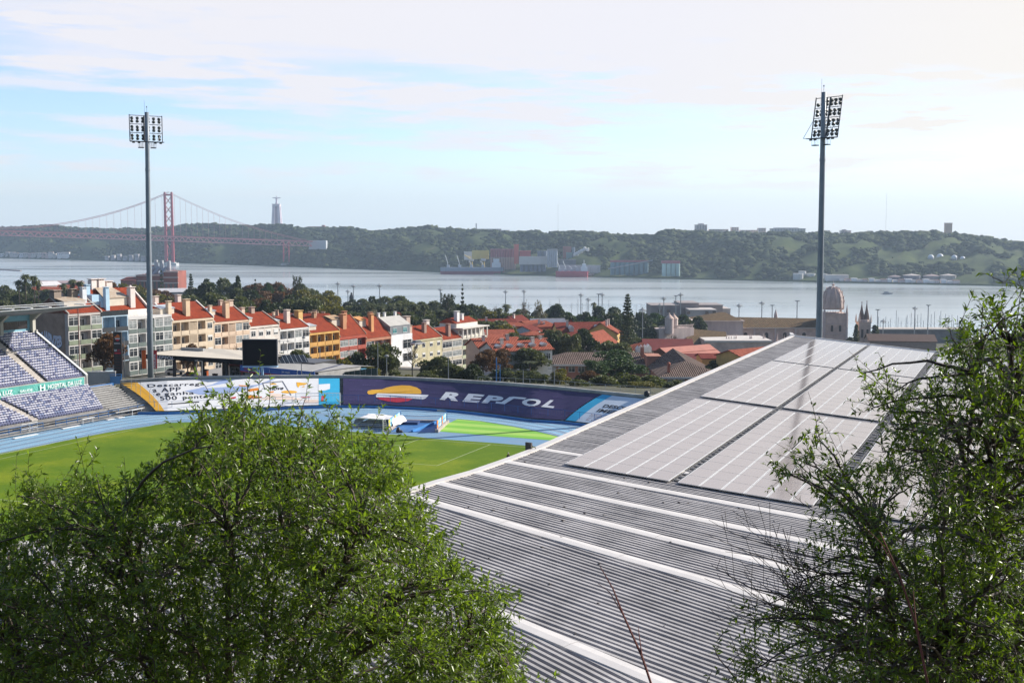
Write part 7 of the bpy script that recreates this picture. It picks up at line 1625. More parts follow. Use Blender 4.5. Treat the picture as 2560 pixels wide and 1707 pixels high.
for k in range(12):
    a = k * math.pi / 6; b = MB((xT, DM + hw - 3, zdome)); pts = [(r_ * math.cos(a), r_ * math.sin(a), z) for r_, z in ((rd * 1.03, 0), (rd * 1.02, Hd * .25), (rd * .97, Hd * .42), (rd * .84, Hd * .62), (rd * .6, Hd * .77), (rd * .3, Hd * .86))]; b.tube(pts, .22, 4)
    for r_, z in ((rd * 1.03, Hd * .25), (rd * .97, Hd * .42), (rd * .84, Hd * .62), (rd * .6, Hd * .77)): b.tube([(r_ * math.cos(a), r_ * math.sin(a), z), (r_ * 1.07 * math.cos(a), r_ * 1.07 * math.sin(a), z + 1.3)], [.3, .05], 4)
    b.build('dome_rib', m_stone2, dome)
# small turret on the nave and twin spired tower
q = MP(1939, 797, DM + 14); b = MB((q.x, q.y, q.z)); b.lathe([(1.3, -6), (1.3, 0), (1.0, .6), (.9, 2.6), (.35, 4.2), (.1, 5.4)], (0, 0, 0), 8); b.build('roof_turret', m_stone2, t)
tt = thing('twin_spire_tower', 'square stone tower with two dark twin spires beyond the dome', 'tower', (MP(2163, 840).x, 650, -46)); xS = MP(2163, 800, 650).x; hs = (MP(2178, 800, 650).x - MP(2149, 800, 650).x) / 2; zs = MP(2163, 805, 650).z
b = MB((0, 650, 0)); b.box(xS - hs, xS + hs, 0, 2 * hs, -46, zs); b.box(xS - hs - .3, xS + hs + .3, -.3, 2 * hs + .3, zs - .6, zs); b.build('tower_wall', m_stone, tt)
for x in (-1.4, 1.4): b = MB((0, 650, 0)); r_ = .5; b.box(xS + x - .6, xS + x + .6, -.06, .0, zs - 8.5, zs - 4); b.build('belfry_opening', mat('church window dark', (.06, .05, .05), .4), tt)
for x, h in ((-1.1, 10.2), (1.6, 10.8)):
    b = MB((xS + x, 650 + hs, zs)); b.lathe([(1.9, 0), (1.7, 1.5), (1.25, 4.0), (.5, 7.4), (.08, h)], (0, 0, 0), 8); b.lathe([(.1, h), (.4, h + .3), (.06, h + .7)], (0, 0, 0), 4); b.build('spire', mat('dark spire stone', (.20, .14, .12), .9, var=.3), tt)
for x in (-hs, hs):
    for y in (0, 2 * hs): b = MB((xS + x, 650 + y, zs)); b.lathe([(.5, 0), (.45, 1.6), (.05, 4.2)], (0, 0, 0), 5); b.build('pinnacle', m_stone2, tt)
b = MB((xS, 650 + hs, zs)); b.lathe([(2.9, 0), (2.9, 1.2), (2.6, 1.2)], (0, 0, 0), 12); b.build('gallery', m_stone2, tt)
house('low dark brown roofed hall beyond the twin spires', 2250, 836, 850, 560, 30, 14, -8, mat('dark umber roof', (.10, .055, .04), .8), (.34, .26, .22), 'hall', 0, 0, 0, 'hall', 0, None)
# round turrets and balustrade
for u, dd, lab in ((1673, 0, 'round pinkish turret with conical cap on the terrace corner'), (1684, 6, 'second round pinkish turret, behind the corner one')):
    q = MP(u, 814, 600 + dd); b = MB((q.x, q.y, q.z)); tq = thing('round_turret', lab, 'turret', (q.x, q.y, q.z - 4)); b.lathe([(2.2, -4), (2.2, 3.2), (2.35, 3.3), (2.35, 3.6)], (0, 0, 0), 14); b.build('turret_wall', m_stone2, tq)
    b = MB((q.x, q.y, q.z)); b.lathe([(2.4, 3.6), (1.5, 4.6), (.5, 5.5), (.35, 6.0), (.1, 6.6)], (0, 0, 0), 14); b.build('cone_roof', m_stone, tq)
q0, q1 = MP(1648, 826, 598), MP(1735, 822, 610); tq = thing('balustrade_terrace', 'stone terrace with pierced balustrade under the round turrets', 'terrace', tuple(q0)); b = MB(q0, (q1 - q0).xy.to_3d()); L = (q1 - q0).length; b.box(0, L, 0, 10, -20, .5); b.build('terrace_wall', m_stone2, tq)
b = MB(q0, (q1 - q0).xy.to_3d()); b.box(0, L, 0, .4, 1.9, 2.2)
for k in range(int(L / .9)): b.box(k * .9, k * .9 + .35, .05, .35, .5, 1.9)
b.build('balustrade', m_stone2, tq)
# ---- cultural centre blocks on the waterfront
m_ccb = mat('grey pink stone cladding', (.30, .26, .25), .85, var=.2, scale=.15); m_ccl = mat('pale stone cladding', (.50, .45, .42), .85, var=.15, scale=.15)
tq = thing('cultural_centre', 'stepped flat roofed stone cultural centre at the waterfront', 'cultural centre', (MP(1730, 790, 820).x, 820, -52))
for k, (u0, u1, vt, dd, m_) in enumerate(((1628, 1700, 765, 0, m_ccb), (1699, 1747, 759, 4, m_ccb), (1747, 1807, 764, 10, m_ccb), (1724, 1792, 776, -16, m_ccl), (1806, 1826, 773, 14, m_ccl))):
    p, q = PY(u0, vt, 820 + dd), PY(u1, vt, 820 + dd); b = MB((0, 820 + dd, 0)); b.box(p.x, q.x, 0, 30 - k, -54, p.z); b.box(p.x - .2, q.x + .2, -.2, 30.2 - k, p.z, p.z + .5); b.build('stone_block', m_, tq)
for u in (1650, 1672, 1712, 1758, 1776): p = PY(u, 775, 819); b = MB((p.x, 819.4 if u < 1700 else 820, p.z)); b.box(-1, 1, -.3 if u < 1700 else -17.6, -.2 if u < 1700 else -16.1, -1.6, .3); b.build('window_slot', m_glass, tq)
# ---- waterfront lamp masts
for lab, u, v0, v1, D, k in (('mast lamp over the autumn trees, closest to the bridge', 845, 760, 706, 900, 'disc'), ('short mast lamp beside the statue column', 870, 756, 725, 930, 'disc'), ('mast lamp just past the statue column', 884, 760, 712, 900, 'disc'), ('mast lamp over the pale willows', 949, 756, 711, 900, 'disc'), ('mast lamp behind the broad bunya pine', 1101, 760, 721, 900, 'disc'), ('mast lamp beyond the bare trees', 1264, 770, 726, 880, 'disc'), ('mast lamp behind the wide bare tree', 1310, 770, 725, 880, 'disc'), ('mast lamp at the first marina masts', 1452, 795, 734, 840, 'disc'), ('lower mast lamp among the marina masts', 1470, 800, 745, 800, 'disc'), ('forked floodlight beside the slim palm', 1496, 795, 735, 840, 'fork'), ('mast lamp beside the forked floodlight', 1505, 800, 733, 840, 'disc'), ('tall foreground lamp mast beside the norfolk pine'.replace('foreground ', ''), 1606, 860, 770, 520, 'disc'), ('small lamp mast before the grey cultural block', 1649, 800, 760, 780, 'disc'), ('lamp mast over the grey cultural block', 1659, 800, 742, 790, 'disc'), ('forked light over the stone blocks', 1689, 795, 739, 790, 'fork'), ('antenna mast lamp over the tallest stone block', 1701, 795, 733, 790, 'disc'), ('mast lamp over the transept roof', 1847, 810, 760, 760, 'disc'), ('mast lamp over the mossy nave roof', 1904, 810, 754, 760, 'disc'), ('forked light over the small nave turret', 1930, 805, 763, 780, 'fork'), ('forked light beside the floodlight mast', 1992, 808, 752, 760, 'fork'), ('forked light just beyond the twin spires', 2193, 830, 774, 760, 'fork'), ('low mast lamp by the marina shed', 2207, 845, 799, 720, 'disc'), ('mast lamp over the marina shed', 2286, 825, 767, 800, 'disc'), ('forked light closest to the tree over the marina', 2319, 830, 763, 800, 'fork')):
    t = lamp_post(lab, u, v0, v1, D, k, 'lamp masts along the waterfront')
    for ch in t.children:
        if ch.name.startswith('lamp_post'): pass
p = PY(879, 757, 930); t = thing('statue_column', 'dark statue on a pale column above the park trees', 'statue', (p.x, p.y, -52)); b = MB((p.x, p.y, 0)); b.box(-2, 2, -2, 2, -52, -34); b.lathe([(1.6, 0), (1.3, 6), (1.8, 6.5)], (0, 0, -34), 10); b.build('column', m_conc, t)
b = MB((p.x, p.y, p.z - 2)); b.lathe([(1.6, 0), (1.5, 3), (1.9, 6.0), (1.5, 7.8), (.7, 8.4), (.9, 9.4), (.3, 10.2)], (0, 0, 0), 8); b.build('figure', mat('dark bronze', (.04, .04, .045), .5), t)
# ---- marina: yachts with masts and the long shed
mr_ = random.Random(5); m_hull = mat('white hull', (.7, .7, .7), .4); m_mastw = mat('alloy mast', (.42, .44, .45), .4)
for lab, n, u0, u1, D, g in (('moored yacht with bare mast before the cultural centre', 26, 1368, 1640, 980, 'yachts moored by the cultural centre'), ('moored yacht with bare mast beyond the twin spires', 30, 2190, 2440, 930, 'yachts moored beyond the twin spires')):
    for k in range(n):
        u = u0 + (u1 - u0) * (k + mr_.random() * .8) / n; DD = D + mr_.uniform(-25, 30); p = PY(u, 820, DD); h = mr_.uniform(20, 33) if u < 1800 else mr_.uniform(15, 25)
        t = thing('yacht', '%s, %s from the %s end' % (lab, nth(k), 'park' if u < 1800 else 'spire'), 'yacht', (p.x, DD, ZW), group=g)
        b = MB((p.x, DD, ZW), (math.cos(mr_.uniform(-.3, .3)), .3, 0)); b.loft([(-5, -.8, -.2), (5, 0, -.2), (-5, .8, -.2)], [(-5.2, -1.5, 1.3), (6, 0, 1.5), (-5.2, 1.5, 1.3)]); b.loft([(-3, -.9, 1.3), (2, -.6, 1.3), (2, .6, 1.3), (-3, .9, 1.3)], [(-2.6, -.7, 2), (1.2, -.4, 1.9), (1.2, .4, 1.9), (-2.6, .7, 2)]); b.build('hull', m_hull, t)
        b = MB((p.x, DD, ZW)); b.tube([(.5, 0, 1), (.5, 0, h)], [.26, .17], 5); b.tube([(.5, 0, 3), (-4, 0, 3)], .12, 5); b.tube([(.5 - 1, 0, h * .6), (.5 + 1, 0, h * .6)], .05, 3); b.build('mast', m_mastw, t)
p, q = PY(2196, 822, 880), PY(2420, 826, 880); t = thing('marina_shed', 'long low marina shed with pale roof edge beyond the twin spires', 'shed', ((p.x + q.x) / 2, 880, -54)); b = MB((0, 880, 0)); b.box(p.x, q.x, 0, 14, -54, p.z - .8); b.build('wall', mat('dark shed front', (.16, .15, .15), .8, var=.4, scale=.2), t); b = MB((0, 880, 0)); b.box(p.x - 1, q.x + 1, -1, 15, p.z - .8, p.z); b.build('roof', mat('sandy roof', (.50, .44, .38), .8), t)  # dark grey shed wall below a sandy roof
p = PY(1412, 770, 960); t = thing('ferry', 'small orange and blue ferry with twin black funnels at the marina', 'boat', (p.x, p.y, ZW)); b = MB((p.x, p.y, ZW)); b.loft([(-11, -2, 0), (13, 0, 0), (-11, 2, 0)], [(-12, -3, 2.4), (15, 0, 3), (-12, 3, 2.4)]); b.build('hull', mat('ferry blue', (.05, .30, .5), .5), t); b = MB((p.x, p.y, ZW)); b.box(-10, 6, -2, 2, 2.4, 5.0); b.build('cabin', mat('ferry orange', (.6, .2, .05), .5), t)
for x in (-7, 0): b = MB((p.x + x, p.y, ZW)); b.tube([(0, 0, 5), (0, 0, 14)], [.9, .8], 8); b.build('funnel', m_dark, t)
# ---- brick power station on the bank
D = 1300; m_brk = mat('red brick', (.26, .075, .05), .9, var=.3, scale=.08); m_trim = mat('pale brick trim', (.55, .45, .40), .85)
t = thing('power_station', 'red brick power station with four pale chimneys by the river', 'power station', (PY(395, 718, D).x, D, -55))
x0, x1, x2 = PY(340, 690, D).x, PY(412, 690, D).x, PY(447, 690, D).x; za, zb_ = PY(380, 687, D).z, PY(430, 678, D).z
b = MB((0, D, 0)); b.box(x0, x1, 0, 40, -56, za); b.build('boiler_hall', m_brk, t); b = MB((0, D, 0)); b.box(x1, x2, -4, 30, -56, zb_); b.build('stair_block', m_brk, t)
b = MB((0, D, 0))
for z in (za, za - 6): b.box(x0 - .5, x1, -.8, 0, z - 1.2, z)
for z in (zb_, zb_ - 6, zb_ - 12): b.box(x1 - .4, x2 + .6, -4.8, -4, z - 1.2, z)
b.build('string_course', m_trim, t)
for k in range(7): x = x0 + (x1 - x0) * (k + .5) / 7; b = MB((0, D, 0)); b.box(x - 1.3, x + 1.3, -.15, 0, za - 16, za - 7.5); b.build('arched_window', m_glass, t)
for k in range(3): x = x1 + (x2 - x1) * (k + .5) / 3; b = MB((0, D, 0)); b.box(x - 1.4, x + 1.4, -4.15, -4, zb_ - 24, zb_ - 13); b.build('arched_window', m_glass, t)
for u, v in ((390, 650), (404, 651), (422, 652)):
    p = PY(u, v, D + 12); b = MB((p.x, p.y, 0)); b.tube([(0, 0, za - 2), (0, 0, p.z)], [2.4, 2.0], 10); b.build('chimney', mat('pale grey steel', (.50, .51, .53), .5), t)
    b = MB((p.x, p.y, 0)); b.tube([(-9, -3, za - .5), (-2, -1, za + 8)], [2.4, 2.0], 8); b.build('flue_duct', mat('blue grey duct', (.36, .39, .44), .5), t)
q = PY(381, 663, D + 20); b = MB((q.x, q.y, 0)); b.box(-3, 3, -2, 2, za, q.z); b.build('brick_tower', m_brk, t)
p0_, p1_ = PY(306, 700, D), PY(342, 700, D); b = MB((0, D, 0)); b.box(p0_.x, p1_.x, -6, 24, -56, p0_.z); b.build('annex', m_brk, t); b = MB((0, D, 0)); b.loft([(p0_.x - 1, -7, p0_.z), (p1_.x, -7, p0_.z), (p1_.x, 25, p0_.z), (p0_.x - 1, 25, p0_.z)], [(p0_.x + 3, 6, p0_.z + 3), (p1_.x, 6, p0_.z + 3), (p1_.x, 12, p0_.z + 3), (p0_.x + 3, 12, p0_.z + 3)]); b.build('annex_roof', m_vt2, t)
b = MB((0, D, 0)); 
for k in range(12): b.tube([(x1 + 1 + k * (x2 - x1 - 2) / 11, -3, zb_), (x1 + 1 + k * (x2 - x1 - 2) / 11, -3, zb_ + 2)], .15, 4, False)
b.tube([(x1 + 1, -3, zb_ + 2), (x2 - 1, -3, zb_ + 2)], .2, 4); b.build('roof_railing', m_steel, t)
for a in (('white gabled warehouse beyond the fan palms', 116, 704, 713, 900, 18, 12, 60, mat('white sheet roof', (.6, .58, .58), .6), (.62, .60, .60), 'warehouse', 0, 0, 0, 'warehouse', 0, 'riverside sheds'), ('long red roofed shed between the fan palms', 160, 717, 724, 860, 42, 14, 8, m_vt, (.45, .3, .26), 'warehouse', 0, 0, 0, 'warehouse', 0, 'riverside sheds'), ('grey white flat roofed shed behind the small norfolk pine', 452, 721, 729, 800, 28, 14, 14, mat('white sheet roof', (.6, .58, .58), .6), (.4, .4, .4), 'warehouse', 0, 0, 0, 'warehouse', 0, 'riverside sheds'), ('pink roofed shed behind the first fan palms', 150, 702, 707, 1100, 40, 14, 4, mat('pale pink roof', (.45, .34, .33), .7), (.45, .4, .4), 'warehouse', 0, 0, 0, 'warehouse', 0, 'riverside sheds'), ('red roofed shed beside the brick power station', 210, 712, 720, 900, 36, 14, 10, m_vt, (.5, .42, .4), 'warehouse', 0, 0, 0, 'warehouse', 0, 'riverside sheds')):
    house(*a)
# ------------------------------------------------------------------ far shore: bridge, monument, works, ships, ridge buildings
def far_at(u, t): return far_ground(u, t)
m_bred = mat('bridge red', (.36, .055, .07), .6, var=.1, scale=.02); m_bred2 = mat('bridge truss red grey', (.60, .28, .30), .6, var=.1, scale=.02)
tb_ = thing('suspension_bridge', 'long red suspension bridge with braced tower crossing to the far hills', 'bridge', (PY(423, 656, 3300).x, 3300, ZW))
DB = 3250; TWX = PY(424.5, 656, DB).x
pier = PY(424.5, 655, DB)
def deckp(s_):  # s metres from the tower; negative toward the near bank (off frame)
    if s_ <= 0: P_, Q_ = PY(424.5, 592, DB), PY(-20, 577, 3150); f = -s_ / 500
    else: P_, Q_ = PY(424.5, 592, DB), PY(782, 605, 3125); f = s_ / 500
    return P_.lerp(Q_, f)
ax_ = (deckp(-400) - deckp(0)).xy.to_3d().normalized(); sx_ = Vector((-ax_.y, ax_.x, 0))
ztop = PY(424.5, 483, DB).z
for s_ in (-1, 1):
    c_ = Vector((TWX, DB, 0)) + sx_ * 0 + Vector((s_ * 9.3, 0, 0)); b = MB((c_.x, c_.y, 0)); b.loft([(-3.4, -3.5, ZW + 8), (3.4, -3.5, ZW + 8), (3.4, 3.5, ZW + 8), (-3.4, 3.5, ZW + 8)], [(-2.5, -2.6, ztop), (2.5, -2.6, ztop), (2.5, 2.6, ztop), (-2.5, 2.6, ztop)]); b.box(-2.0, 2.0, -2, 2, ztop, ztop + 3); b.build('tower_leg', m_bred, tb_)
b = MB((TWX, DB, 0)); zd_ = deckp(0).z; n = 4; zz = [zd_ + 12 + (ztop - 8 - zd_ - 12) * k / n for k in range(n + 1)]
for k in range(n): b.tube([(-9, 0, zz[k]), (9, 0, zz[k + 1])], 1.1, 5); b.tube([(9, 0, zz[k]), (-9, 0, zz[k + 1])], 1.1, 5)
b.tube([(-9, 0, ZW + 12), (9, 0, zd_ - 10)], 1.1, 5); b.tube([(9, 0, ZW + 12), (-9, 0, zd_ - 10)], 1.1, 5); b.build('tower_bracing', m_bred, tb_)
b = MB((TWX, DB, 0)); b.box(-9, 9, -2, 2, ztop - 7, ztop - 3); b.build('tower_portal', m_bred, tb_)
b = MB((TWX, DB, 0)); b.box(-21, 21, -14, 14, ZW - 5, ZW + 7); b.box(-15, 15, -10, 10, ZW + 7, ZW + 9); b.build('pier', mat('pier concrete', (.48, .50, .50), .85), tb_)
b = MB(); seg = [-560 + k * 22 for k in range(49)]
for k in range(len(seg) - 1):
    for s_ in (-1, 1):
        p, q = deckp(seg[k]) + sx_ * 8 * s_, deckp(seg[k + 1]) + sx_ * 8 * s_; m2 = (p + q) / 2; dn = Vector((0, 0, -11))
        b.tube([p, q], 1.1, 4); b.tube([p + dn, q + dn], 1.1, 4); b.tube([p + dn, m2], .8, 4); b.tube([m2, q + dn], .8, 4)
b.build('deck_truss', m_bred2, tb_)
b = MB(); p, o_, q = deckp(-560), deckp(0), deckp(500)
for A_, B_ in ((p, o_), (o_, q)): b.loft([A_ - sx_ * 11 + Vector((0, 0, .6)), A_ + sx_ * 11 + Vector((0, 0, .6)), A_ + sx_ * 11 + Vector((0, 0, 3.0)), A_ - sx_ * 11 + Vector((0, 0, 3.0))], [B_ - sx_ * 11 + Vector((0, 0, .6)), B_ + sx_ * 11 + Vector((0, 0, .6)), B_ + sx_ * 11 + Vector((0, 0, 3.0)), B_ - sx_ * 11 + Vector((0, 0, 3.0))])
b.build('road_deck', mat('dull rose deck', (.46, .16, .17), .7), tb_)
def cablez(s_):
    if s_ <= 0: f = min(1, -s_ / 507); return (deckp(s_).z + 6) + (ztop - deckp(0).z - 6) * (1 - f) ** 2
    f = min(1, s_ / 470); a = ztop + (deckp(470).z + 2 - ztop) * f; return a - 26 * math.sin(math.pi * f) * .55
for s_ in (-1, 1):
    for dz in (0, 3.0):
        b = MB(); pts = []
        for k in range(-28, 25): x = k * 20; p = deckp(x); pts.append((p.x + sx_.x * 8 * s_, p.y + sx_.y * 8 * s_, cablez(x) + dz))
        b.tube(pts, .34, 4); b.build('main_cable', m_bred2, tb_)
for k in range(-27, 21):
    x = k * 20
    if k == 0: continue
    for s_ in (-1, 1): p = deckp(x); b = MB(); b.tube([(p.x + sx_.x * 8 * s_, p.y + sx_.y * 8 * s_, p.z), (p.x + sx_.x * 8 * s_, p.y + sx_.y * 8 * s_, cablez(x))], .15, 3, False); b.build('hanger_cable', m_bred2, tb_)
for u0, v0, s_ in ((709, 655, 0), (723, 655, 0)):
    p = PY(u0, v0, 3165); q = PY(715 + (u0 - 716) * .9, 604, 3165); b = MB(); b.tube([p, q], 2.0, 6); b.build('viaduct_leg', m_bred, tb_); b = MB((p.x, p.y, ZW)); b.box(-6, 6, -6, 6, -2, 8); b.build('viaduct_footing', m_conc, tb_)
b = MB(); b.tube([PY(709, 640, 3165), PY(722, 624, 3165), PY(711, 612, 3165)], 1.0, 5); b.build('viaduct_brace', m_bred, tb_)
p = PY(792, 612, 3150); b = MB((p.x, p.y, p.z)); b.box(-19, 26, -12, 12, -12, 11); b.build('anchorage', mat('anchorage concrete', (.52, .55, .58), .85), tb_)
# monument
D = 4140; p = PY(692.5, 569, D); q = PY(692.5, 510, D); hgt = q.z - p.z
t = thing('monument', 'tall tapering concrete monument topped by a figure with outstretched arms', 'monument', (p.x, p.y, p.z - 6))
m_mon = mat('monument concrete', (.62, .56, .62), .85, var=.15, scale=.05)
for x in (-1, 1):
    for y in (-1, 1): b = MB((p.x, p.y, p.z)); r0, r1 = 9.8, 8.2; b.loft([(x * 17 - x * 11, y * 17 - y * 11, -8), (x * 17, y * 17 - y * 11, -8), (x * 17, y * 17, -8), (x * 17 - x * 11, y * 17, -8)], [(x * 12.5 - x * 7.5, y * 12.5 - y * 7.5, hgt - 8), (x * 12.5, y * 12.5 - y * 7.5, hgt - 8), (x * 12.5, y * 12.5, hgt - 8), (x * 12.5 - x * 7.5, y * 12.5, hgt - 8)]); b.build('pedestal_pillar', m_mon, t)
b = MB((p.x, p.y, p.z)); b.box(-12.5, 12.5, -12.5, 12.5, hgt - 8, hgt); b.box(-14, 14, -14, 14, hgt - 1.4, hgt - .2); b.build('pedestal_top', m_mon, t)
b = MB((p.x, p.y, p.z)); b.loft([(-5, -5, -8), (5, -5, -8), (5, 5, -8), (-5, 5, -8)], [(-4, -4, hgt - 8), (4, -4, hgt - 8), (4, 4, hgt - 8), (-4, 4, hgt - 8)]); b.build('pedestal_core', mat('shaded core', (.40, .35, .42), .9), t)
b = MB((p.x, p.y, p.z + hgt)); hh = PY(692.5, 490, D).z - q.z
b.lathe([(4.2, 0), (3.4, hh * .3), (3.0, hh * .55), (3.4, hh * .74), (2.2, hh * .82), (.9, hh * .85), (1.7, hh * .9), (1.5, hh * .97), (.3, hh)], (0, 0, 0), 10)
b.loft([(-1, -1.4, hh * .66), (-1, 1.4, hh * .66), (-1, 1.2, hh * .80), (-1, -1.2, hh * .80)], [(-14.5, -.6, hh * .74), (-14.5, .6, hh * .74), (-14.5, .5, hh * .80), (-14.5, -.5, hh * .80)]); b.loft([(1, -1.4, hh * .66), (1, 1.4, hh * .66), (1, 1.2, hh * .80), (1, -1.2, hh * .80)], [(14.5, -.6, hh * .74), (14.5, .6, hh * .74), (14.5, .5, hh * .80), (14.5, -.5, hh * .80)])
b.build('figure', m_mon, t)
# blocks and towers on the ridges: (label, u0, u1, vtop, vbottom, extra distance behind the shore, colour)
def block(label, u0, u1, vt, vb, tt, col, cat='building', name='ridge_building', dep=14, roof=None, rows=0, group='buildings on the far hills', step=None):
    D = shoreD((u0 + u1) / 2) + tt; p, q = PY(u0, vb, D), PY(u1, vt, D)
    t = thing(name, label, cat, ((p.x + q.x) / 2, D, p.z - 4), group=group); b = MB((0, D, 0)); b.box(p.x, q.x, 0, dep, p.z - 12, q.z); m_ = mat('far wall %.2f %.2f %.2f' % col, col, .85, var=.12, scale=.05); b.build('wall', m_, t)
    b = MB((0, D, 0)); w = q.x - p.x; b.box(p.x - .5, q.x + .5, -.5, dep + .5, q.z, q.z + max(.8, (q.z - p.z) * .06))
    if step: b.box(p.x + w * step[0], p.x + w * step[1], 1, dep - 1, q.z, q.z + step[2])
    b.build('roof', mat('far roof %.2f' % roof[0], roof, .8) if roof else m_, t)
    if rows:
        b = MB((0, D, 0)); n = max(3, int(w / 6))
        for r_ in range(rows):
            z = p.z + (q.z - p.z) * (r_ + .35) / rows
            for k in range(n): x = p.x + w * (k + .25) / n; b.box(x, x + w / n * .5, -.4, 0, z, z + (q.z - p.z) / rows * .45)
        b.build('window_band', mat('far window', (.16, .15, .17), .5), t)
    return t
PKF = (.82, .67, .60); WHF = (.82, .79, .77)
for a in (('pink tower block pair standing highest on the ridge over the green silos', 1741, 1768, 563, 584, 560, PKF, 'tower block', 'tower_block', 30, None, 8, None, (.3, .7, 4)), ('long pink terrace beside the pink tower block', 1773, 1821, 574, 584, 570, PKF, 'apartment building', 'ridge_terrace', 14, None, 3), ('stepped pink block in the middle of the ridge', 1829, 1847, 569, 584, 600, PKF, 'apartment building', 'ridge_block', 16, None, 4), ('low white school on the ridge past the pink block', 1822, 1870, 579, 586, 560, WHF, 'building', 'ridge_building', 14, None, 1), ('pink and white block near the floodlight mast on the ridge', 1896, 1915, 571, 584, 590, PKF, 'apartment building', 'ridge_block', 16, None, 3), ('pink terrace joining the two ridge blocks', 1850, 1896, 576, 584, 610, PKF, 'apartment building', 'ridge_terrace', 12, None, 2),
    ('long white and pink housing estate on the ridge', 1928, 2014, 572, 584, 580, (.82, .72, .68), 'apartment building', 'ridge_estate', 18, None, 3, None, (.1, .8, 2.5)), ('beige slab behind the floodlight mast', 2048, 2075, 577, 588, 590, PKF, 'apartment building', 'ridge_block', 14, None, 3), ('tall beige double block past the floodlight mast', 2104, 2128, 577, 591, 560, PKF, 'apartment building', 'ridge_block', 18, None, 4, None, (.2, .5, 3)), ('low beige terrace beside the tall double block', 2128, 2157, 585, 592, 560, PKF, 'apartment building', 'ridge_terrace', 12, None, 2), ('small beige house row on the knoll', 2170, 2182, 578, 586, 560, PKF, 'house', 'ridge_house', 10),
    ('orange slab water tower standing alone on the ridge', 2364, 2381, 559, 587, 560, (.76, .48, .34), 'tower', 'water_tower', 10, None, 0, None, (.0, 1.0, 1.5)), ('white hospital block with long windows on the ridge', 1189, 1253, 573, 587, 640, (.64, .60, .60), 'hospital', 'ridge_hospital', 20, None, 2), ('beige wing of the white hospital', 1253, 1274, 576, 588, 640, PKF, 'hospital', 'ridge_wing', 20, None, 2), ('slim pale chimney tower beside the white hospital', 1189, 1192, 560, 580, 660, (.55, .55, .58), 'tower', 'chimney_tower', 4), ('long red roofed seminary by the monument', 769, 813, 567, 574, 620, (.50, .26, .22), 'building', 'ridge_seminary', 14, (.36, .16, .13), 0, None, (.8, .97, 5)),
    ('terraced concrete flats on the wooded slope', 1060, 1112, 574, 583, 480, (.40, .38, .40), 'apartment building', 'slope_flats', 14, None, 2), ('second terraced concrete flats beside the first', 1114, 1180, 577, 585, 500, (.38, .35, .36), 'apartment building', 'slope_flats', 14, None, 2), ('pale house group at the end of the ridge', 2528, 2556, 608, 614, 480, PKF, 'house', 'ridge_house', 12)):
    block(*a)
# waterside at the bridge
sr_ = random.Random(3)
for k in range(16):
    u = 2 + k * 11 + sr_.uniform(-3, 3); h = sr_.uniform(4, 8)
    c_ = sr_.choice([(.78, .73, .70), (.62, .46, .42), (.82, .80, .78), (.62, .57, .52)])
    v0 = 637 + sr_.uniform(-3, 2); block('low %s quay building, %s along the row under the bridge' % ({.78: 'cream', .62: 'rusty', .82: 'white'}[c_[0]], nth(k)), u, u + sr_.uniform(7, 13), v0 - h * .7, v0 + 3, 14 + sr_.uniform(0, 14), c_, 'quay building', 'quay_building', 12, (.40, .22, .18) if k % 2 else None, 1, 'quay buildings under the bridge')
for k in range(8):
    u = 262 + k * 15; block('pale quay building, %s along the row beside the red tower' % nth(k), u, u + 9, 641 - (k % 3) * 2.5, 648, 10, (.50, .47, .48), 'quay building', 'quay_building', 12, None, 1, 'quay buildings by the red tower')
# grain terminal
def cyls(label, u0, u1, n, vt, vb, tt, col, name='grain_silo', cat='silo', cap=None, group=None):
    D = shoreD((u0 + u1) / 2) + tt; t = thing(name, label, cat, (PY((u0 + u1) / 2, vb, D).x, D, PY(u0, vb, D).z), group=group)
    for k in range(n):
        a, c = PY(u0 + (u1 - u0) * k / n, vb, D), PY(u0 + (u1 - u0) * (k + 1) / n, vt, D); r_ = (c.x - a.x) / 2
        b = MB(((a.x + c.x) / 2, D + r_, 0)); b.lathe([(r_ * .97, a.z - 3), (r_ * .97, c.z)], (0, 0, 0), 14); b.build('silo_cylinder', mat('silo %.2f %.2f %.2f' % col, col, .8, var=.15, scale=.05), t)
    if cap: a, c = PY(u0, vt, D), PY(u1, vt - cap[0], D); b = MB((0, D, 0)); b.box(a.x, c.x, 1, 12, a.z, c.z); b.build('silo_gallery', mat('gallery %.2f %.2f' % cap[1][:2], cap[1], .8), t)
    return t
cyls('big dark red grain silo block with pale lower half', 1226, 1290, 10, 643, 670, 30, (.40, .26, .22), cap=None); cyls('dark red upper tier of the grain silo block', 1226, 1290, 10, 625, 643, 33, (.30, .08, .085), 'grain_silo', 'silo', (2.5, (.34, .12, .13)))
block('tall bright red elevator tower beside the red silos', 1285, 1297, 613, 645, 28, (.50, .10, .07), 'tower', 'elevator_tower', 14, None, 0, None); block('low bright red tank shed behind the elevator tower', 1299, 1327, 628, 637, 120, (.52, .07, .06), 'shed', 'tank_shed', 14, None, 0, None)
cyls('row of tall pale grey silos with roof gantry', 1368, 1394, 5, 627, 665, 24, (.34, .37, .42), 'grain_silo', 'silo', (4, (.34, .33, .33))); cyls('pair of dark grey silos behind the conveyor bridge', 1343, 1368, 2, 627, 640, 110, (.16, .20, .26)); cyls('dark blue grey silo row under the conveyor bridge', 1300, 1366, 6, 649, 676, 24, (.15, .17, .23)); block('long pale conveyor bridge between the red and grey silos', 1298, 1370, 642, 647, 20, (.46, .45, .44), 'conveyor', 'conveyor_bridge', 5, None, 0, None)
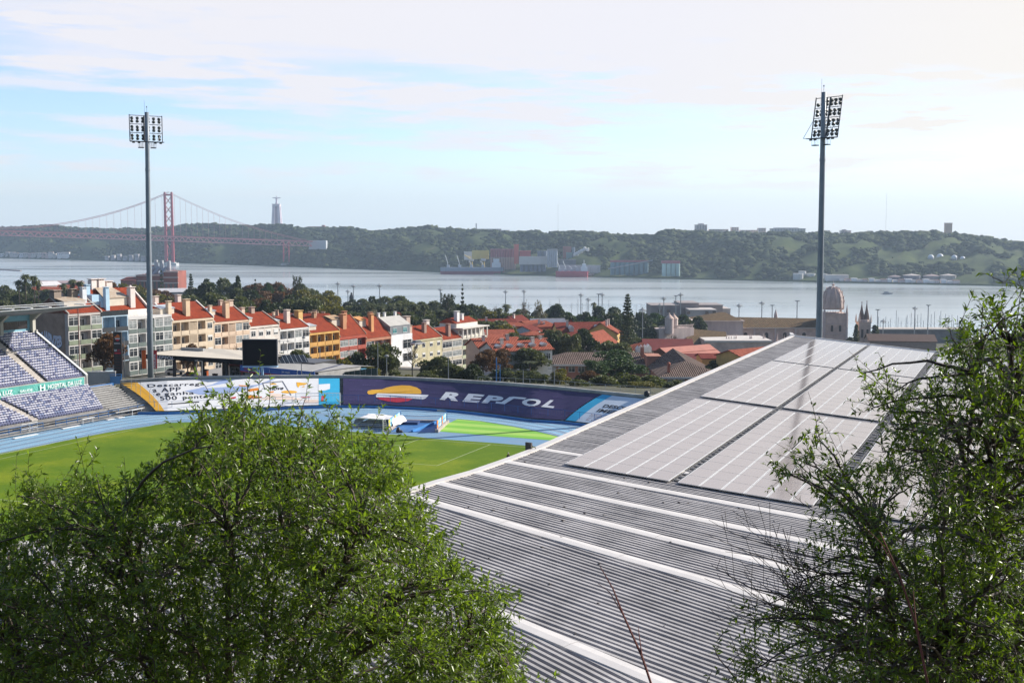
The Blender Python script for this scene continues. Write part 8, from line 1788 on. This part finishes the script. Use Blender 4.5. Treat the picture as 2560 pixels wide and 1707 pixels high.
block('brick red factory block on the slope behind the grey silos', 1408, 1428, 617, 632, 150, (.36, .14, .11), 'factory', 'factory_block', 14, None, 0, None); cyls('dark slim silo beside the white steam plume', 1430, 1438, 1, 618, 642, 140, (.18, .22, .28)); block('green grey factory shed under the steam plume', 1416, 1430, 632, 641, 130, (.22, .32, .32), 'factory', 'factory_shed', 12, None, 0, None)
block('long pale jetty conveyor over the red ship', 1396, 1501, 664, 668, 12, (.44, .46, .48), 'conveyor', 'jetty_conveyor', 5, None, 0, None)
for k in range(6): b = MB(); D = shoreD(1450) + 12; b.tube([PY(1400 + k * 19, 668, D), PY(1400 + k * 19, 690, D)], .7, 5); setp(b.build('jetty_pile', m_steel), 'steel jetty leg under the pale conveyor, %s from the grey silos' % nth(k), 'pile', 'jetty legs')
block('dark low works building on the slope behind the jetty', 1396, 1440, 650, 663, 70, (.14, .14, .17), 'factory', 'factory_shed', 20, None, 0, None)
cyls('bright pale green silo row at the water edge', 1655, 1701, 4, 659, 687, 18, (.36, .50, .47), 'grain_silo', 'silo', (7, (.30, .10, .11))); cyls('dark teal silo row beside the pale green one', 1526, 1622, 8, 656, 684, 26, (.13, .22, .25), 'grain_silo', 'silo', (5, (.26, .07, .08)))  # teal row in a darker colour than the pale green one
b = MB(); b.tube([PY(1520, 672, shoreD(1560) + 8), PY(1632, 651, shoreD(1600) + 14)], 1.2, 4); setp(b.build('conveyor_tube', m_steel), 'slanting conveyor tube rising across the teal silos', 'conveyor')
# steam
m = bpy.data.materials.new('steam'); m.use_nodes = True; nt_ = m.node_tree; bs = nt_.nodes['Principled BSDF']; bs.inputs['Base Color'].default_value = (.9, .9, .9, 1); bs.inputs['Alpha'].default_value = .55; bs.inputs['Roughness'].default_value = 1
C = []; Q = []
for k in range(70):
    f = k / 69; p = PY(1440 + f * 32 + rng.normal(0, 1.2), 636 - 15 * min(1, f * 1.6) + 2 * f + rng.normal(0, 1.2 + 1.0 * f), shoreD(1450) + 125); r_ = rng.uniform(1.2, 3.4) * (1.2 - .7 * f); C.append(tuple(p)); Q.append((r_ * 1.3, r_, r_))
o = mass('steam_plume', np.array(C), np.array(Q), m); setp(o, 'white steam plume drifting from the factory', 'steam', kind='stuff')
# cranes and ships
def crane(label, u, vt, tt, col, lean, s_=1.0):
    D = shoreD(u) + tt; p = PY(u, 672, D); z1 = PY(u, vt, D).z; h = z1 - p.z; t = thing('harbour_crane', label, 'crane', (p.x, D, ZW + 2), group='harbour cranes')
    m_ = mat('crane %.2f %.2f' % col[:2], col, .6); b = MB((p.x, D, ZW + 2))
    for x in (-4, 4):
        for y in (0, 8): b.tube([(x, y, 0), (x * .5, y * .6 + 2, h * .75)], .8, 4)
    for k in range(3): b.tube([(-4 + k * .5, 0, h * .24 * k), (4 - k * .5, 0, h * .24 * (k + 1))], .5, 4)
    b.build('crane_legs', m_, t); b = MB((p.x, D, ZW + 2)); b.box(-5, 5, 0, 7, h * .75, h * .9); b.build('crane_cabin', mat('crane cabin', (.55, .56, .56), .6), t)
    b = MB((p.x, D, ZW + 2)); b.tube([(0, 3, h * .85), (lean, -6, h * 1.15)], .9, 4); b.tube([(0, 3, h), (lean * .5, -2, h * 1.08)], .5, 4); b.build('crane_jib', m_, t)
crane('yellow ship loader with white cab, beside the ship bow', 1178, 634, 16, (.50, .36, .06), -14); crane('yellow ship loader over the middle of the grey ship', 1208, 632, 16, (.50, .36, .06), 12); crane('orange jetty crane beside the red ship', 1460, 664, 8, (.55, .22, .05), 10); crane('grey jetty crane at the end of the pale conveyor', 1474, 668, 8, (.3, .3, .32), 8)
for lab, u0, u1, v0, v1 in (('yellow loader gallery between the two ship loaders', 1180, 1222, 627, 634), ('white loader gallery at the ship bow', 1160, 1185, 630, 636)): block(lab, u0, u1, v0, v1 , 22, (.55, .43, .10) if 'yellow' in lab else (.58, .58, .58), 'conveyor', 'loader_gallery', 5, None, 0, None)
def ship(label, u0, u1, vd, vw, tt, hull, boot, castle):
    D = shoreD((u0 + u1) / 2) + tt; a, c = PY(u0, vw, D), PY(u1, vd, D); zd_ = c.z; L = c.x - a.x; t = thing('cargo_ship', label, 'ship', ((a.x + c.x) / 2, D, ZW), group='cargo ships'); zm = ZW + (zd_ - ZW) * .45
    def hb(z0, z1, m_, nm): b = MB((a.x, D, 0)); b.loft([(L * .012, 0, z0), (L * .10, -9, z0), (L * .97, -9, z0), (L, 0, z0), (L * .97, 9, z0), (L * .10, 9, z0)], [(0, 0, z1), (L * .10, -10, z1), (L * .98, -10, z1), (L, 0, z1), (L * .98, 10, z1), (L * .10, 10, z1)]); b.build(nm, m_, t)
    hb(ZW - .5, zm, mat('boot %.2f' % boot[0], boot, .6), 'boot_topping'); hb(zm, zd_, mat('hull %.2f' % hull[0], hull, .6), 'hull')
    x0, x1 = (PY(q, vd, D).x - a.x for q in castle); b = MB((a.x, D, 0)); H_ = (zd_ - ZW) * 1.25
    b.box(x0, x1, -8, 8, zd_, zd_ + H_ * .55); b.box(x0 + 3, x1 - 3, -7, 7, zd_ + H_ * .55, zd_ + H_); b.tube([((x0 + x1) / 2, 0, zd_ + H_), ((x0 + x1) / 2, 0, zd_ + H_ * 1.5)], .5, 4); b.build('superstructure', mat('ship white', (.62, .66, .70), .6), t)
    for k in range(4): x = L * (.12 + .18 * k); b = MB((a.x, D, 0)); b.box(x - 2, x + 4, -3, 3, zd_, zd_ + H_ * .3); b.tube([(x, 0, zd_), (x, 0, zd_ + H_ * .5), (x - 5, 0, zd_ + H_ * (1.4 if k < 2 else .7))], .7, 4); b.build('deck_crane', mat('deck gear', (.4, .43, .47), .6), t)
ship('long grey cargo ship with red waterline at the grain terminal', 1100, 1261, 668.5, 678.5, -40, (.22, .26, .33), (.25, .04, .06), (1230, 1252)); ship('small red cargo ship under the pale jetty conveyor', 1389, 1470, 678, 684, -30, (.40, .04, .07), (.40, .05, .07), (1452, 1468))
# tank farm
for lab, u0, u1, vt, vb in (('low white tank at the water edge, first of its cluster', 1985, 2012, 684, 696), ('taller white tank behind the cluster', 1998, 2018, 678, 692), ('white tank beside the taller one', 2018, 2042, 684, 697), ('small pale tank beside the long white shed', 2052, 2071, 685, 692)): cyls(lab, u0, u1, 1, vt, vb, 24 if 'taller' not in lab else 46, (.58, .57, .56), 'storage_tank', 'tank', None, 'white waterside tanks')
for lab, u0, u1, vt, vb, c_ in (('flat dark tank with pinkish roof, first of the four wide ones', 2225, 2262, 692, 700, (.20, .19, .22)), ('dark wide tank with pale cone roof', 2264, 2309, 689, 701, (.17, .17, .21)), ('wide grey tank with brown roof', 2315, 2357, 690, 701, (.24, .22, .23)), ('wide grey tank with bright cone roof, tallest of the four', 2357, 2398, 689, 703, (.30, .28, .28))):
    t = cyls(lab, u0, u1, 1, vt, vb, 40, c_, 'storage_tank', 'tank', None, 'wide oil tanks'); D = shoreD((u0 + u1) / 2) + 40; a, c = PY(u0, vt, D), PY(u1, vt, D); r_ = (c.x - a.x) / 2; b = MB(((a.x + c.x) / 2, D + r_, a.z)); b.lathe([(r_, 0), (r_ * .5, 1.4), (.3, 2.8)], (0, 0, 0), 20); b.build('cone_roof', mat('tank roof %.2f' % c_[0], (.50, .44, .40) if c_[0] in (.17, .30) else (.36, .27, .25), .7), t)
block('long white shed with red panel at the water edge', 2066, 2122, 688, 698, 14, (.60, .56, .54), 'shed', 'quay_shed', 14, (.6, .55, .5), 0, None)
for k in range(20):
    u = 2100 + k * 15; c_ = [(.80, .74, .72), (.70, .55, .52), (.82, .80, .80)][k % 3]; block('small %s quay house, %s along the oil port' % (['cream', 'rose', 'white'][k % 3], nth(k)), u, u + 9 + (k % 4) * 2, 699 - (k % 3) * 1.5 + k * .22, 705 + k * .3, 8, c_, 'quay house', 'quay_house', 9, (.40, .2, .16) if k % 3 == 1 else None, 0, 'quay houses of the oil port')
for k, (u, v, r_) in enumerate(((2327, 644, 7.6), (2350, 642.5, 8.3), (2385.5, 644.5, 7.2), (2406.5, 647, 6.2), (2427.5, 647, 6.2))):
    D = shoreD(u) + 240; p = PY(u, v, D); rm = r_ / F0 * D; t = thing('gas_sphere', ('white spherical gas tank, first from the floodlight mast', 'white spherical gas tank, biggest of the five', 'white spherical gas tank in the middle of the five', 'smaller white gas sphere beside the middle one', 'smaller white gas sphere at the end of the five')[k], 'gas tank', (p.x, D, p.z - rm * 1.5), group='spherical gas tanks')
    b = MB(tuple(p)); b.lathe([(rm * math.sin(a), -rm * math.cos(a)) for a in np.linspace(.02, 3.12, 11)], (0, 0, 0), 16); b.build('sphere', mat('gas sphere white', (.68, .68, .70), .5, var=.06), t, smooth=True)
    for j in range(7): a = j * .9; b = MB(tuple(p)); b.tube([(rm * .9 * math.cos(a), rm * .9 * math.sin(a), -rm * .2), (rm * .9 * math.cos(a), rm * .9 * math.sin(a), -rm * 1.6)], rm * .07, 4); b.build('support_leg', m_hull, t)
block('white low control building under the gas spheres', 2334, 2374, 655, 661, 215, (.58, .58, .60), 'building', 'control_building', 12, None, 0, None); block('pale terrace wall beside the gas spheres', 2440, 2480, 657, 661, 215, (.55, .52, .5), 'building', 'control_building', 12, None, 0, None)
for lab, u, v in (('lattice radio mast over the ridge past the floodlight mast', 2214, 483), ('lattice radio mast over the ridge above the grain works', 1395, 510)):
    D = shoreD(u) + 900; p = PY(u, 590, D); b = MB((p.x, p.y, 0)); b.tube([(0, 0, p.z - 10), (0, 0, PY(u, v, D).z)], .28, 4); setp(b.build('radio_mast', m_steel), lab, 'radio mast')
p = PY(2218, 725, 1700); b = MB((p.x, p.y, ZW)); b.loft([(-6, -1.5, 0), (7, 0, 0), (-6, 1.5, 0)], [(-7, -2.4, 1.8), (9, 0, 2.2), (-7, 2.4, 1.8)]); b.box(-4, 2, -1.2, 1.2, 1.8, 4); setp(b.build('launch', mat('launch grey', (.3, .32, .34), .6)), 'small grey launch alone on the open river', 'boat')
q0, q1 = PY(-30, 670.5, 2900), PY(52, 670.5, 2750); q0.z = q1.z = ZW; b = MB(q0, (q1 - q0)); b.box(0, (q1 - q0).length, -2, 2, 0, 2.6); setp(b.build('breakwater', mat('rosy breakwater', (.42, .33, .30), .9)), 'low rosy breakwater lying in the river near the bridge', 'breakwater')
# ------------------------------------------------------------------ the two leafy trees close to the camera
def inside(P, poly):
    x, y = P[:, 0], P[:, 1]; r_ = np.zeros(len(P), bool); n = len(poly)
    for i in range(n):
        x0, y0 = poly[i]; x1, y1 = poly[(i + 1) % n]
        c_ = ((y0 > y) != (y1 > y)) & (x < (x1 - x0) * (y - y0) / ((y1 - y0) or 1e-9) + x0); r_ ^= c_
    return r_
def edged(P, poly):
    d = np.full(len(P), 1e9); n = len(poly)
    for i in range(n):
        a, b_ = np.array(poly[i], float), np.array(poly[(i + 1) % n], float); ab = b_ - a
        t_ = np.clip(((P - a) @ ab) / (ab @ ab + 1e-9), 0, 1); d = np.minimum(d, np.linalg.norm(P - a - t_[:, None] * ab, axis=1))
    return d
def unproj(uv, D):
    x = (uv[:, 0] - CX) / F0; y = (CY - uv[:, 1]) / F0
    r_ = np.stack([x, y * _s + _c, y * _c - _s], 1); return r_ * (D / r_[:, 1])[:, None] + np.array([0, 0, HC])
def sample(poly, n, Dc, thick, wpx, dens=None):
    a = np.array(poly, float); lo, hi = a.min(0), a.max(0); out = []; k = 0
    while k < n:
        P = rng.uniform(lo, hi, (n * 2, 2)); P = P[inside(P, poly)]; e = edged(P, poly)
        keep = rng.random(len(P)) < np.clip(.25 + e / wpx, 0, 1) * (dens(P) if dens else 1)
        P, e = P[keep], e[keep]; half = thick * np.clip(e / (wpx * 2.2), .12, 1) ** .6
        out.append(np.concatenate([P, (Dc + half * rng.uniform(-1, 1, len(P)))[:, None]], 1)); k += len(P)
    q = np.concatenate(out)[:n]; return unproj(q[:, :2], q[:, 2])
def tubes_np(P, r_, k=3):
    """P (n,K,3), r (n,K) -> verts, quads"""
    n, K = P.shape[:2]; d = np.gradient(P, axis=1); d /= np.linalg.norm(d, axis=2, keepdims=True) + 1e-9
    ref = np.where(np.abs(d[..., 2:3]) < .9, np.array([0, 0, 1.]), np.array([1., 0, 0])); a = np.cross(d, ref); a /= np.linalg.norm(a, axis=2, keepdims=True) + 1e-9; b_ = np.cross(d, a)
    th_ = np.arange(k) * 2 * math.pi / k
    V = P[:, :, None] + r_[:, :, None, None] * (np.cos(th_)[None, None, :, None] * a[:, :, None] + np.sin(th_)[None, None, :, None] * b_[:, :, None])
    idx = np.arange(n * K * k).reshape(n, K, k); i0, i1 = idx[:, :-1], idx[:, 1:]
    Q = np.stack([i0, np.roll(i0, -1, 2), np.roll(i1, -1, 2), i1], -1).reshape(-1, 4); return V.reshape(-1, 3), Q
def curve_np(A, B, C_, K):
    t_ = np.linspace(0, 1, K)[None, :, None]; return (1 - t_) ** 2 * A[:, None] + 2 * t_ * (1 - t_) * C_[:, None] + t_ ** 2 * B[:, None]
def wobble(P, amp):
    n, K = P.shape[:2]; w = rng.normal(0, 1, (n, K, 3)); w = np.cumsum(w, 1); w -= w[:, :1]; w -= np.linspace(0, 1, K)[None, :, None] * w[:, -1:]; return P + w * amp
def nearest(nodes, T, up=.6):
    kd = KDTree(len(nodes))
    for i, q in enumerate(nodes): kd.insert(q, i)
    kd.balance(); r_ = []
    for q in T:
        c_ = kd.find_n(q, 26); r_.append(min(c_, key=lambda m_: m_[2] * random.uniform(.75, 1.5) + up * max(0, m_[0].z - q[2] + .05))[1])
    return np.array(r_)
def bushtree(label, poly, Dc, thick, root, nl, ns, nt_, leaves, lmats, dens=None, rise=.25, leaf=(.045, .085), wpx=90, bare_pts=None, rl=.075, upb=.35, shoots=700, sl=.24):
    root = np.array(root)
    T = sample(poly, nl, Dc, thick, wpx * 2.2); ctrl = root + (T - root) * rng.uniform(.35, .6, (nl, 1)) + rng.normal(0, .16, T.shape) + np.array([0, 0, 1]) * np.linalg.norm(T - root, axis=1)[:, None] * rise * rng.uniform(.3, 1.2, nl)[:, None]
    L = wobble(curve_np(np.repeat(root[None], nl, 0), T, ctrl, 18), .011); rL = np.linspace(1, .12, 18)[None] * rl * rng.uniform(.6, 1, (nl, 1))
    nodes = L[:, 4:16].reshape(-1, 3); ndir = np.gradient(L, axis=1)[:, 4:16].reshape(-1, 3); ndir /= np.linalg.norm(ndir, axis=1, keepdims=True)
    T2 = sample(poly, ns, Dc, thick, wpx, dens); k = nearest(nodes, T2); A = nodes[k]; ln = np.linalg.norm(T2 - A, axis=1)[:, None]
    Sx = wobble(curve_np(A, T2, A + ndir[k] * ln * .22 + (T2 - A) * .28 + np.array([0, 0, .03]) * ln, 10), .012); rS = np.linspace(1, .22, 10)[None] * np.clip(ln * .016 + .004, .005, .02)
    nodes2 = np.concatenate([Sx[:, 2:].reshape(-1, 3), L[:, 10:].reshape(-1, 3)]); d2 = np.concatenate([np.gradient(Sx, axis=1)[:, 2:].reshape(-1, 3), np.gradient(L, axis=1)[:, 10:].reshape(-1, 3)]); d2 /= np.linalg.norm(d2, axis=1, keepdims=True)
    T3 = sample(poly, nt_, Dc, thick, wpx, dens); k = nearest(nodes2, T3); A = nodes2[k]; v = T3 - A; ln = np.linalg.norm(v, axis=1)[:, None]
    ok = (ln[:, 0] < .95); A, v, ln, k = A[ok], v[ok], ln[ok], k[ok]
    ln2 = np.clip(ln, .16, .7); e = A + v / (ln + 1e-6) * ln2 + np.array([0, 0, upb]) * ln2 * rng.uniform(-.3, 1, ln.shape) + rng.normal(0, .03, A.shape)
    X = wobble(curve_np(A, e, A + d2[k] * ln2 * .18 + (e - A) * .3, 6), .008); rX = np.linspace(1, .3, 6)[None] * np.clip(ln2 * .009, .0022, .0048)
    q = rng.choice(len(X), shoots); Z = X[q, 5] + np.column_stack([rng.normal(0, .10, shoots), rng.normal(0, .10, shoots), np.clip(rng.exponential(sl, shoots), .06, sl * 3)]); X = np.concatenate([X, wobble(curve_np(X[q, 4], Z, X[q, 4] * .4 + Z * .6 + rng.normal(0, .015, (shoots, 3)), 6), .004)]); rX = np.concatenate([rX, np.linspace(.0035, .0012, 6)[None].repeat(shoots, 0)])
    n = len(X)
    # leaves along every shoot
    t_ = rng.uniform(.18, 1.0, (n, leaves)) ** .8; f = t_ * 5; i0 = np.minimum(f.astype(int), 4); fr_ = (f - i0)[..., None]; ii = np.arange(n)[:, None]
    Bp = X[ii, i0] * (1 - fr_) + X[ii, i0 + 1] * fr_; td = X[ii, i0 + 1] - X[ii, i0]; td /= np.linalg.norm(td, axis=2, keepdims=True) + 1e-9
    m = n * leaves; Bp = Bp.reshape(m, 3); td = td.reshape(m, 3)
    rd_ = rng.normal(0, 1, (m, 3)); rd_ -= (rd_ * td).sum(1, keepdims=True) * td; rd_ /= np.linalg.norm(rd_, axis=1, keepdims=True)
    ld = td * rng.uniform(.3, 1.0, (m, 1)) + rd_ * rng.uniform(.45, .95, (m, 1)) + np.array([0, 0, -.12]); ld /= np.linalg.norm(ld, axis=1, keepdims=True)
    sd_ = np.cross(ld, rng.normal(0, 1, (m, 3)) * .55 + np.array([0, 0, 1.]));  sd_ /= np.linalg.norm(sd_, axis=1, keepdims=True) + 1e-9; nm = np.cross(sd_, ld)
    Ls = rng.uniform(*leaf, (m, 1)) * (1.1 - .35 * t_.reshape(m, 1)); Wd = Ls * rng.uniform(.13, .19, (m, 1)); cv = rng.uniform(-.05, .22, (m, 1)) * Ls
    b0 = Bp; mid = Bp + ld * Ls * .5 - nm * cv * .1; tip = Bp + ld * Ls - nm * cv * 1.3
    l1 = Bp + ld * Ls * .42 + sd_ * Wd + nm * Wd * .5; r1 = Bp + ld * Ls * .42 - sd_ * Wd + nm * Wd * .5
    V = np.stack([b0, r1, tip, mid, l1], 1).reshape(-1, 3); o5 = np.arange(m)[:, None] * 5
    Q = np.concatenate([o5 + np.array([[0, 1, 2, 3]]), o5 + np.array([[0, 3, 2, 4]])])
    vX, qX = tubes_np(X, rX)
    extra = []
    if bare_pts is not None: extra = bare_pts
    for v_, q_ in extra: qX = np.concatenate([qX, q_ + len(vX)]); vX = np.concatenate([vX, v_])
    Va = np.concatenate([V, vX]); Qa = np.concatenate([Q, qX + len(V)]); mi = np.concatenate([np.zeros(len(Q)), np.ones(len(qX))])
    v1, q1 = tubes_np(L, rL, 7); v2, q2 = tubes_np(Sx, rS, 4); Vt = np.concatenate([v1, v2]); Qt = np.concatenate([q1, q2 + len(v1)])
    # short stem down to the slope
    stem = np.array([[root - np.array([0, 0, root[2] - G(root[0], root[1]) + .3]), root + np.array([0, 0, .02])]]); stem = np.concatenate([stem[:, :1], stem.mean(1, keepdims=True) + .05, stem[:, 1:]], 1)
    v3, q3 = tubes_np(stem, np.array([[.17, .14, .11]]), 9); Qt = np.concatenate([Qt, q3 + len(Vt)]); Vt = np.concatenate([Vt, v3])
    loc = Vector((root[0], root[1], G(root[0], root[1])))
    t = thing('leafy_tree', label, 'tree', tuple(loc)); off = np.array(tuple(loc))
    for nm_, VV, QQ, mm, mmi in (('crown', Va, Qa, lmats, mi), ('trunk', Vt, Qt, [lmats[1]], None)):
        o = bpy.data.objects.new(nm_, npmesh(nm_, VV - off, QQ, mm, False, mmi)); COL.objects.link(o); o.parent = t
    return t
m_leafL = leafmat('fresh willow leaf', (.060, .098, .014), (.24, .335, .060), .34, .5, .65)
m_leafR = leafmat('dark almond leaf', (.030, .052, .008), (.17, .25, .036), .34, .42, .5)
m_twL = mat('reddish twig', (.11, .085, .07), .8, var=.4, scale=6); m_twR = mat('dark twig', (.085, .066, .058), .75, var=.4, scale=6)
POLY_L = [(-160, 1420), (-60, 1320), (0, 1300), (20, 1215), (60, 1190), (95, 1180), (120, 1215), (170, 1180), (240, 1180), (300, 1200), (345, 1172), (395, 1140), (425, 1075), (470, 1020), (540, 985), (590, 975), (640, 995), (690, 1055), (750, 1030), (800, 1030), (860, 1042), (900, 1082), (960, 1100), (1025, 1140), (1045, 1205), (1062, 1245), (1105, 1295), (1150, 1340), (1170, 1405), (1240, 1450), (1295, 1490), (1290, 1560), (1320, 1650), (1360, 1730), (1380, 1880), (-160, 1880)]
r0 = unproj(np.array([[560., 2240.]]), np.array([9.2]))[0]
bushtree('bushy bright green tree covering the pitch side of the ribbed roof', POLY_L, 9.2, 1.5, r0, 34, 640, 9200, 12, [m_leafL, m_twL], rise=.03, upb=.5, rl=.045, leaf=(.040, .078), shoots=520, sl=.13)
POLY_R = [(2575, 668), (2500, 705), (2440, 728), (2375, 745), (2345, 800), (2350, 850), (2280, 880), (2200, 905), (2140, 925), (2095, 962), (2150, 1000), (2170, 1030), (2110, 1055), (2040, 1065), (1985, 1090), (1930, 1135), (1880, 1170), (1905, 1200), (1965, 1225), (1985, 1290), (1975, 1345), (2020, 1390), (1960, 1440), (1880, 1500), (1815, 1580), (1785, 1660), (1760, 1730), (1750, 1880), (2760, 1880), (2760, 640)]
def densR(P):
    d = np.clip((P[:, 0] - 1950 + (P[:, 1] - 1200) * .35) / 480, .28, 1)
    h = np.sin(P[:, 0] * .021 + 1) * np.sin(P[:, 1] * .017 + 2)        # open windows between the limbs
    return np.clip(d - .5 * (h > .4) * (P[:, 1] < 1350), .06, 1) * np.clip((P[:, 1] - 560) / 420, .3, 1)
# bare twigs with dried fruit on the roof side
A = unproj(np.column_stack([rng.uniform(1990, 2230, 34), rng.uniform(1420, 1640, 34)]), rng.uniform(6.6, 7.6, 34)); Bq = unproj(np.column_stack([rng.uniform(1750, 2010, 34), rng.uniform(1270, 1560, 34)]), rng.uniform(6.6, 7.6, 34))
X = wobble(curve_np(A, Bq, A * .45 + Bq * .55 + np.array([0, 0, -.10]), 9), .010); bare_t = [tubes_np(X, np.linspace(.0075, .0016, 9)[None] * rng.uniform(.6, 1, (34, 1)))]
A2 = X[:, 3:8].reshape(-1, 3); B2_ = A2 + rng.normal(0, 1, A2.shape) * .05 + np.array([-.06, 0, .15]) * rng.uniform(.2, 1, (len(A2), 1)); bare_t.append(tubes_np(curve_np(A2, B2_, (A2 + B2_) / 2, 3), np.full((len(A2), 3), .0017)))
vi, fi = ico(); Pq = X[rng.integers(0, 34, 60), rng.integers(2, 9, 60)] + rng.normal(0, .008, (60, 3)); vb = (Pq[:, None] + vi[None] * .011 * np.array([1, 1, 1.3])).reshape(-1, 3); fb = (fi[None] + np.arange(60)[:, None, None] * 12).reshape(-1, 3); bare_t.append((vb, np.column_stack([fb, fb[:, 2]]) if False else np.column_stack([fb[:, 0], fb[:, 1], fb[:, 2], fb[:, 2]])))
bare_t = bare_t[:2]
r1 = unproj(np.array([[2420., 2050.]]), np.array([7.6]))[0]
bushtree('tall airy dark green tree with open branches at the roof side of the slope', POLY_R, 7.6, 1.5, r1, 20, 620, 6200, 9, [m_leafR, m_twR], densR, -.02, (.034, .064), 80, bare_t, .030, .4, 260, .11)
# dry red stems standing up in front of the roof
for lab, pts in (('tall dry red stem standing up before the ribbed roof', ((1645, 1760), (1605, 1640), (1560, 1540), (1532, 1470), (1500, 1415))), ('dry reddish stem by the bare twigs of the tall airy tree', ((2330, 1760), (2290, 1560), (2250, 1440), (2200, 1330)))):
    P = [PY(u, v, 4.6 + .05 * i) for i, (u, v) in enumerate(pts)]; g0 = Vector((P[0].x, P[0].y, G(P[0].x, P[0].y))); b = MB(); b.tube([g0] + P, [.006, .0055, .005, .004, .003, .0015][:len(P) + 1], 5)
    b.tube([P[2], P[2].lerp(P[3], .6) + Vector((-.03, 0, .03)), P[3] + Vector((-.06, 0, .02))], [.003, .002, .001], 4); b.tube([P[1], P[1].lerp(P[2], .5) + Vector((.02, 0, .04))], [.003, .001], 4)
    setp(b.build('dry_stem', mat('dry red stem', (.16, .05, .04), .8)), lab, 'stem')
# people
def person(label, loc, face, shirt, trousers, hair, h=1.75):
    t = thing('person', label, 'person', tuple(loc), group='people at the stadium'); s_ = h / 1.75
    c_, q_ = math.cos(face), math.sin(face); F_ = Vector((q_ * 0 + c_, q_, 0)); S_ = Vector((-q_, c_, 0)); L_ = Vector(loc)
    def pt(f, sd__, z): return F_ * (f * s_) + S_ * (sd__ * s_) + Vector((0, 0, z * s_))
    J = [pt(0, 0, .95), pt(.01, 0, 1.15), pt(.0, 0, 1.38), pt(.02, 0, 1.50), pt(.04, 0, 1.62), pt(.05, 0, 1.72), pt(0, .1, .90), pt(.03, .11, .50), pt(-.02, .11, .07), pt(.12, .11, .03), pt(0, -.1, .90), pt(.08, -.11, .50), pt(.06, -.11, .07), pt(.20, -.11, .03), pt(0, .19, 1.40), pt(-.02, .25, 1.12), pt(.08, .24, .88), pt(.11, .24, .80), pt(0, -.19, 1.40), pt(-.02, -.25, 1.12), pt(.10, -.23, .90), pt(.13, -.22, .82)]
    Ed = [(0, 1), (1, 2), (2, 3), (3, 4), (4, 5), (0, 6), (6, 7), (7, 8), (8, 9), (0, 10), (10, 11), (11, 12), (12, 13), (2, 14), (14, 15), (15, 16), (16, 17), (2, 18), (18, 19), (19, 20), (20, 21)]
    rad = [.13, .13, .15, .055, .10, .085, .09, .065, .045, .035, .09, .065, .045, .035, .06, .045, .035, .03, .06, .045, .035, .03]
    me = bpy.data.meshes.new('body'); me.from_pydata([tuple(j) for j in J], Ed, []); o = bpy.data.objects.new('body', me); COL.objects.link(o); o.parent = t
    md = o.modifiers.new('skin', 'SKIN'); o.modifiers.new('sub', 'SUBSURF').levels = 2; o.modifiers['sub'].render_levels = 2
    for i, sv in enumerate(me.skin_vertices[0].data): sv.radius = (rad[i] * s_, rad[i] * s_); sv.use_root = (i == 0)
    m, nt, bb = newmat('clothing'); geo = nt.n('ShaderNodeTexCoord'); sp = nt.n('ShaderNodeSeparateXYZ'); nt.l(geo.outputs['Object'], sp.inputs[0]); rp = nt.n('ShaderNodeValToRGB'); mr = nt.n('ShaderNodeMath', operation='MULTIPLY'); mr.inputs[1].default_value = 1 / (1.8 * s_); nt.l(sp.outputs[2], mr.inputs[0]); nt.l(mr.outputs[0], rp.inputs[0]); rp.color_ramp.interpolation = 'CONSTANT'
    E = rp.color_ramp.elements; E[0].position = 0; E[0].color = (.02, .02, .02, 1); E[1].position = .05; E[1].color = (*trousers, 1)
    for q, c in ((.53, shirt), (.83, (.45, .27, .2)), (.945, hair)): e = E.new(q); e.color = (*c, 1)
    nt.l(rp.outputs[0], bb.inputs['Base Color']); bb.inputs['Roughness'].default_value = .85; me.materials.append(m)
    b = MB(L_ + pt(.03, 0, 1.60)); b.lathe([(.085 * s_, .04), (.105 * s_, .09), (.095 * s_, .14), (.05 * s_, .18)], (0, 0, 0), 10); b.build('hair', mat('hair %.2f' % hair[0], hair, .8), t, smooth=True)
person('person in dark jacket with pale cap standing on the pitch by the roof edge', PZ(1271, 1166, 0), 2.0, (.015, .015, .018), (.02, .02, .025), (.6, .58, .52))
p = PY(311, 950, 228); person('person in orange vest walking behind the blue gates', (p.x, p.y, -.6), .4, (.75, .13, .06), (.03, .04, .09), (.05, .04, .03))
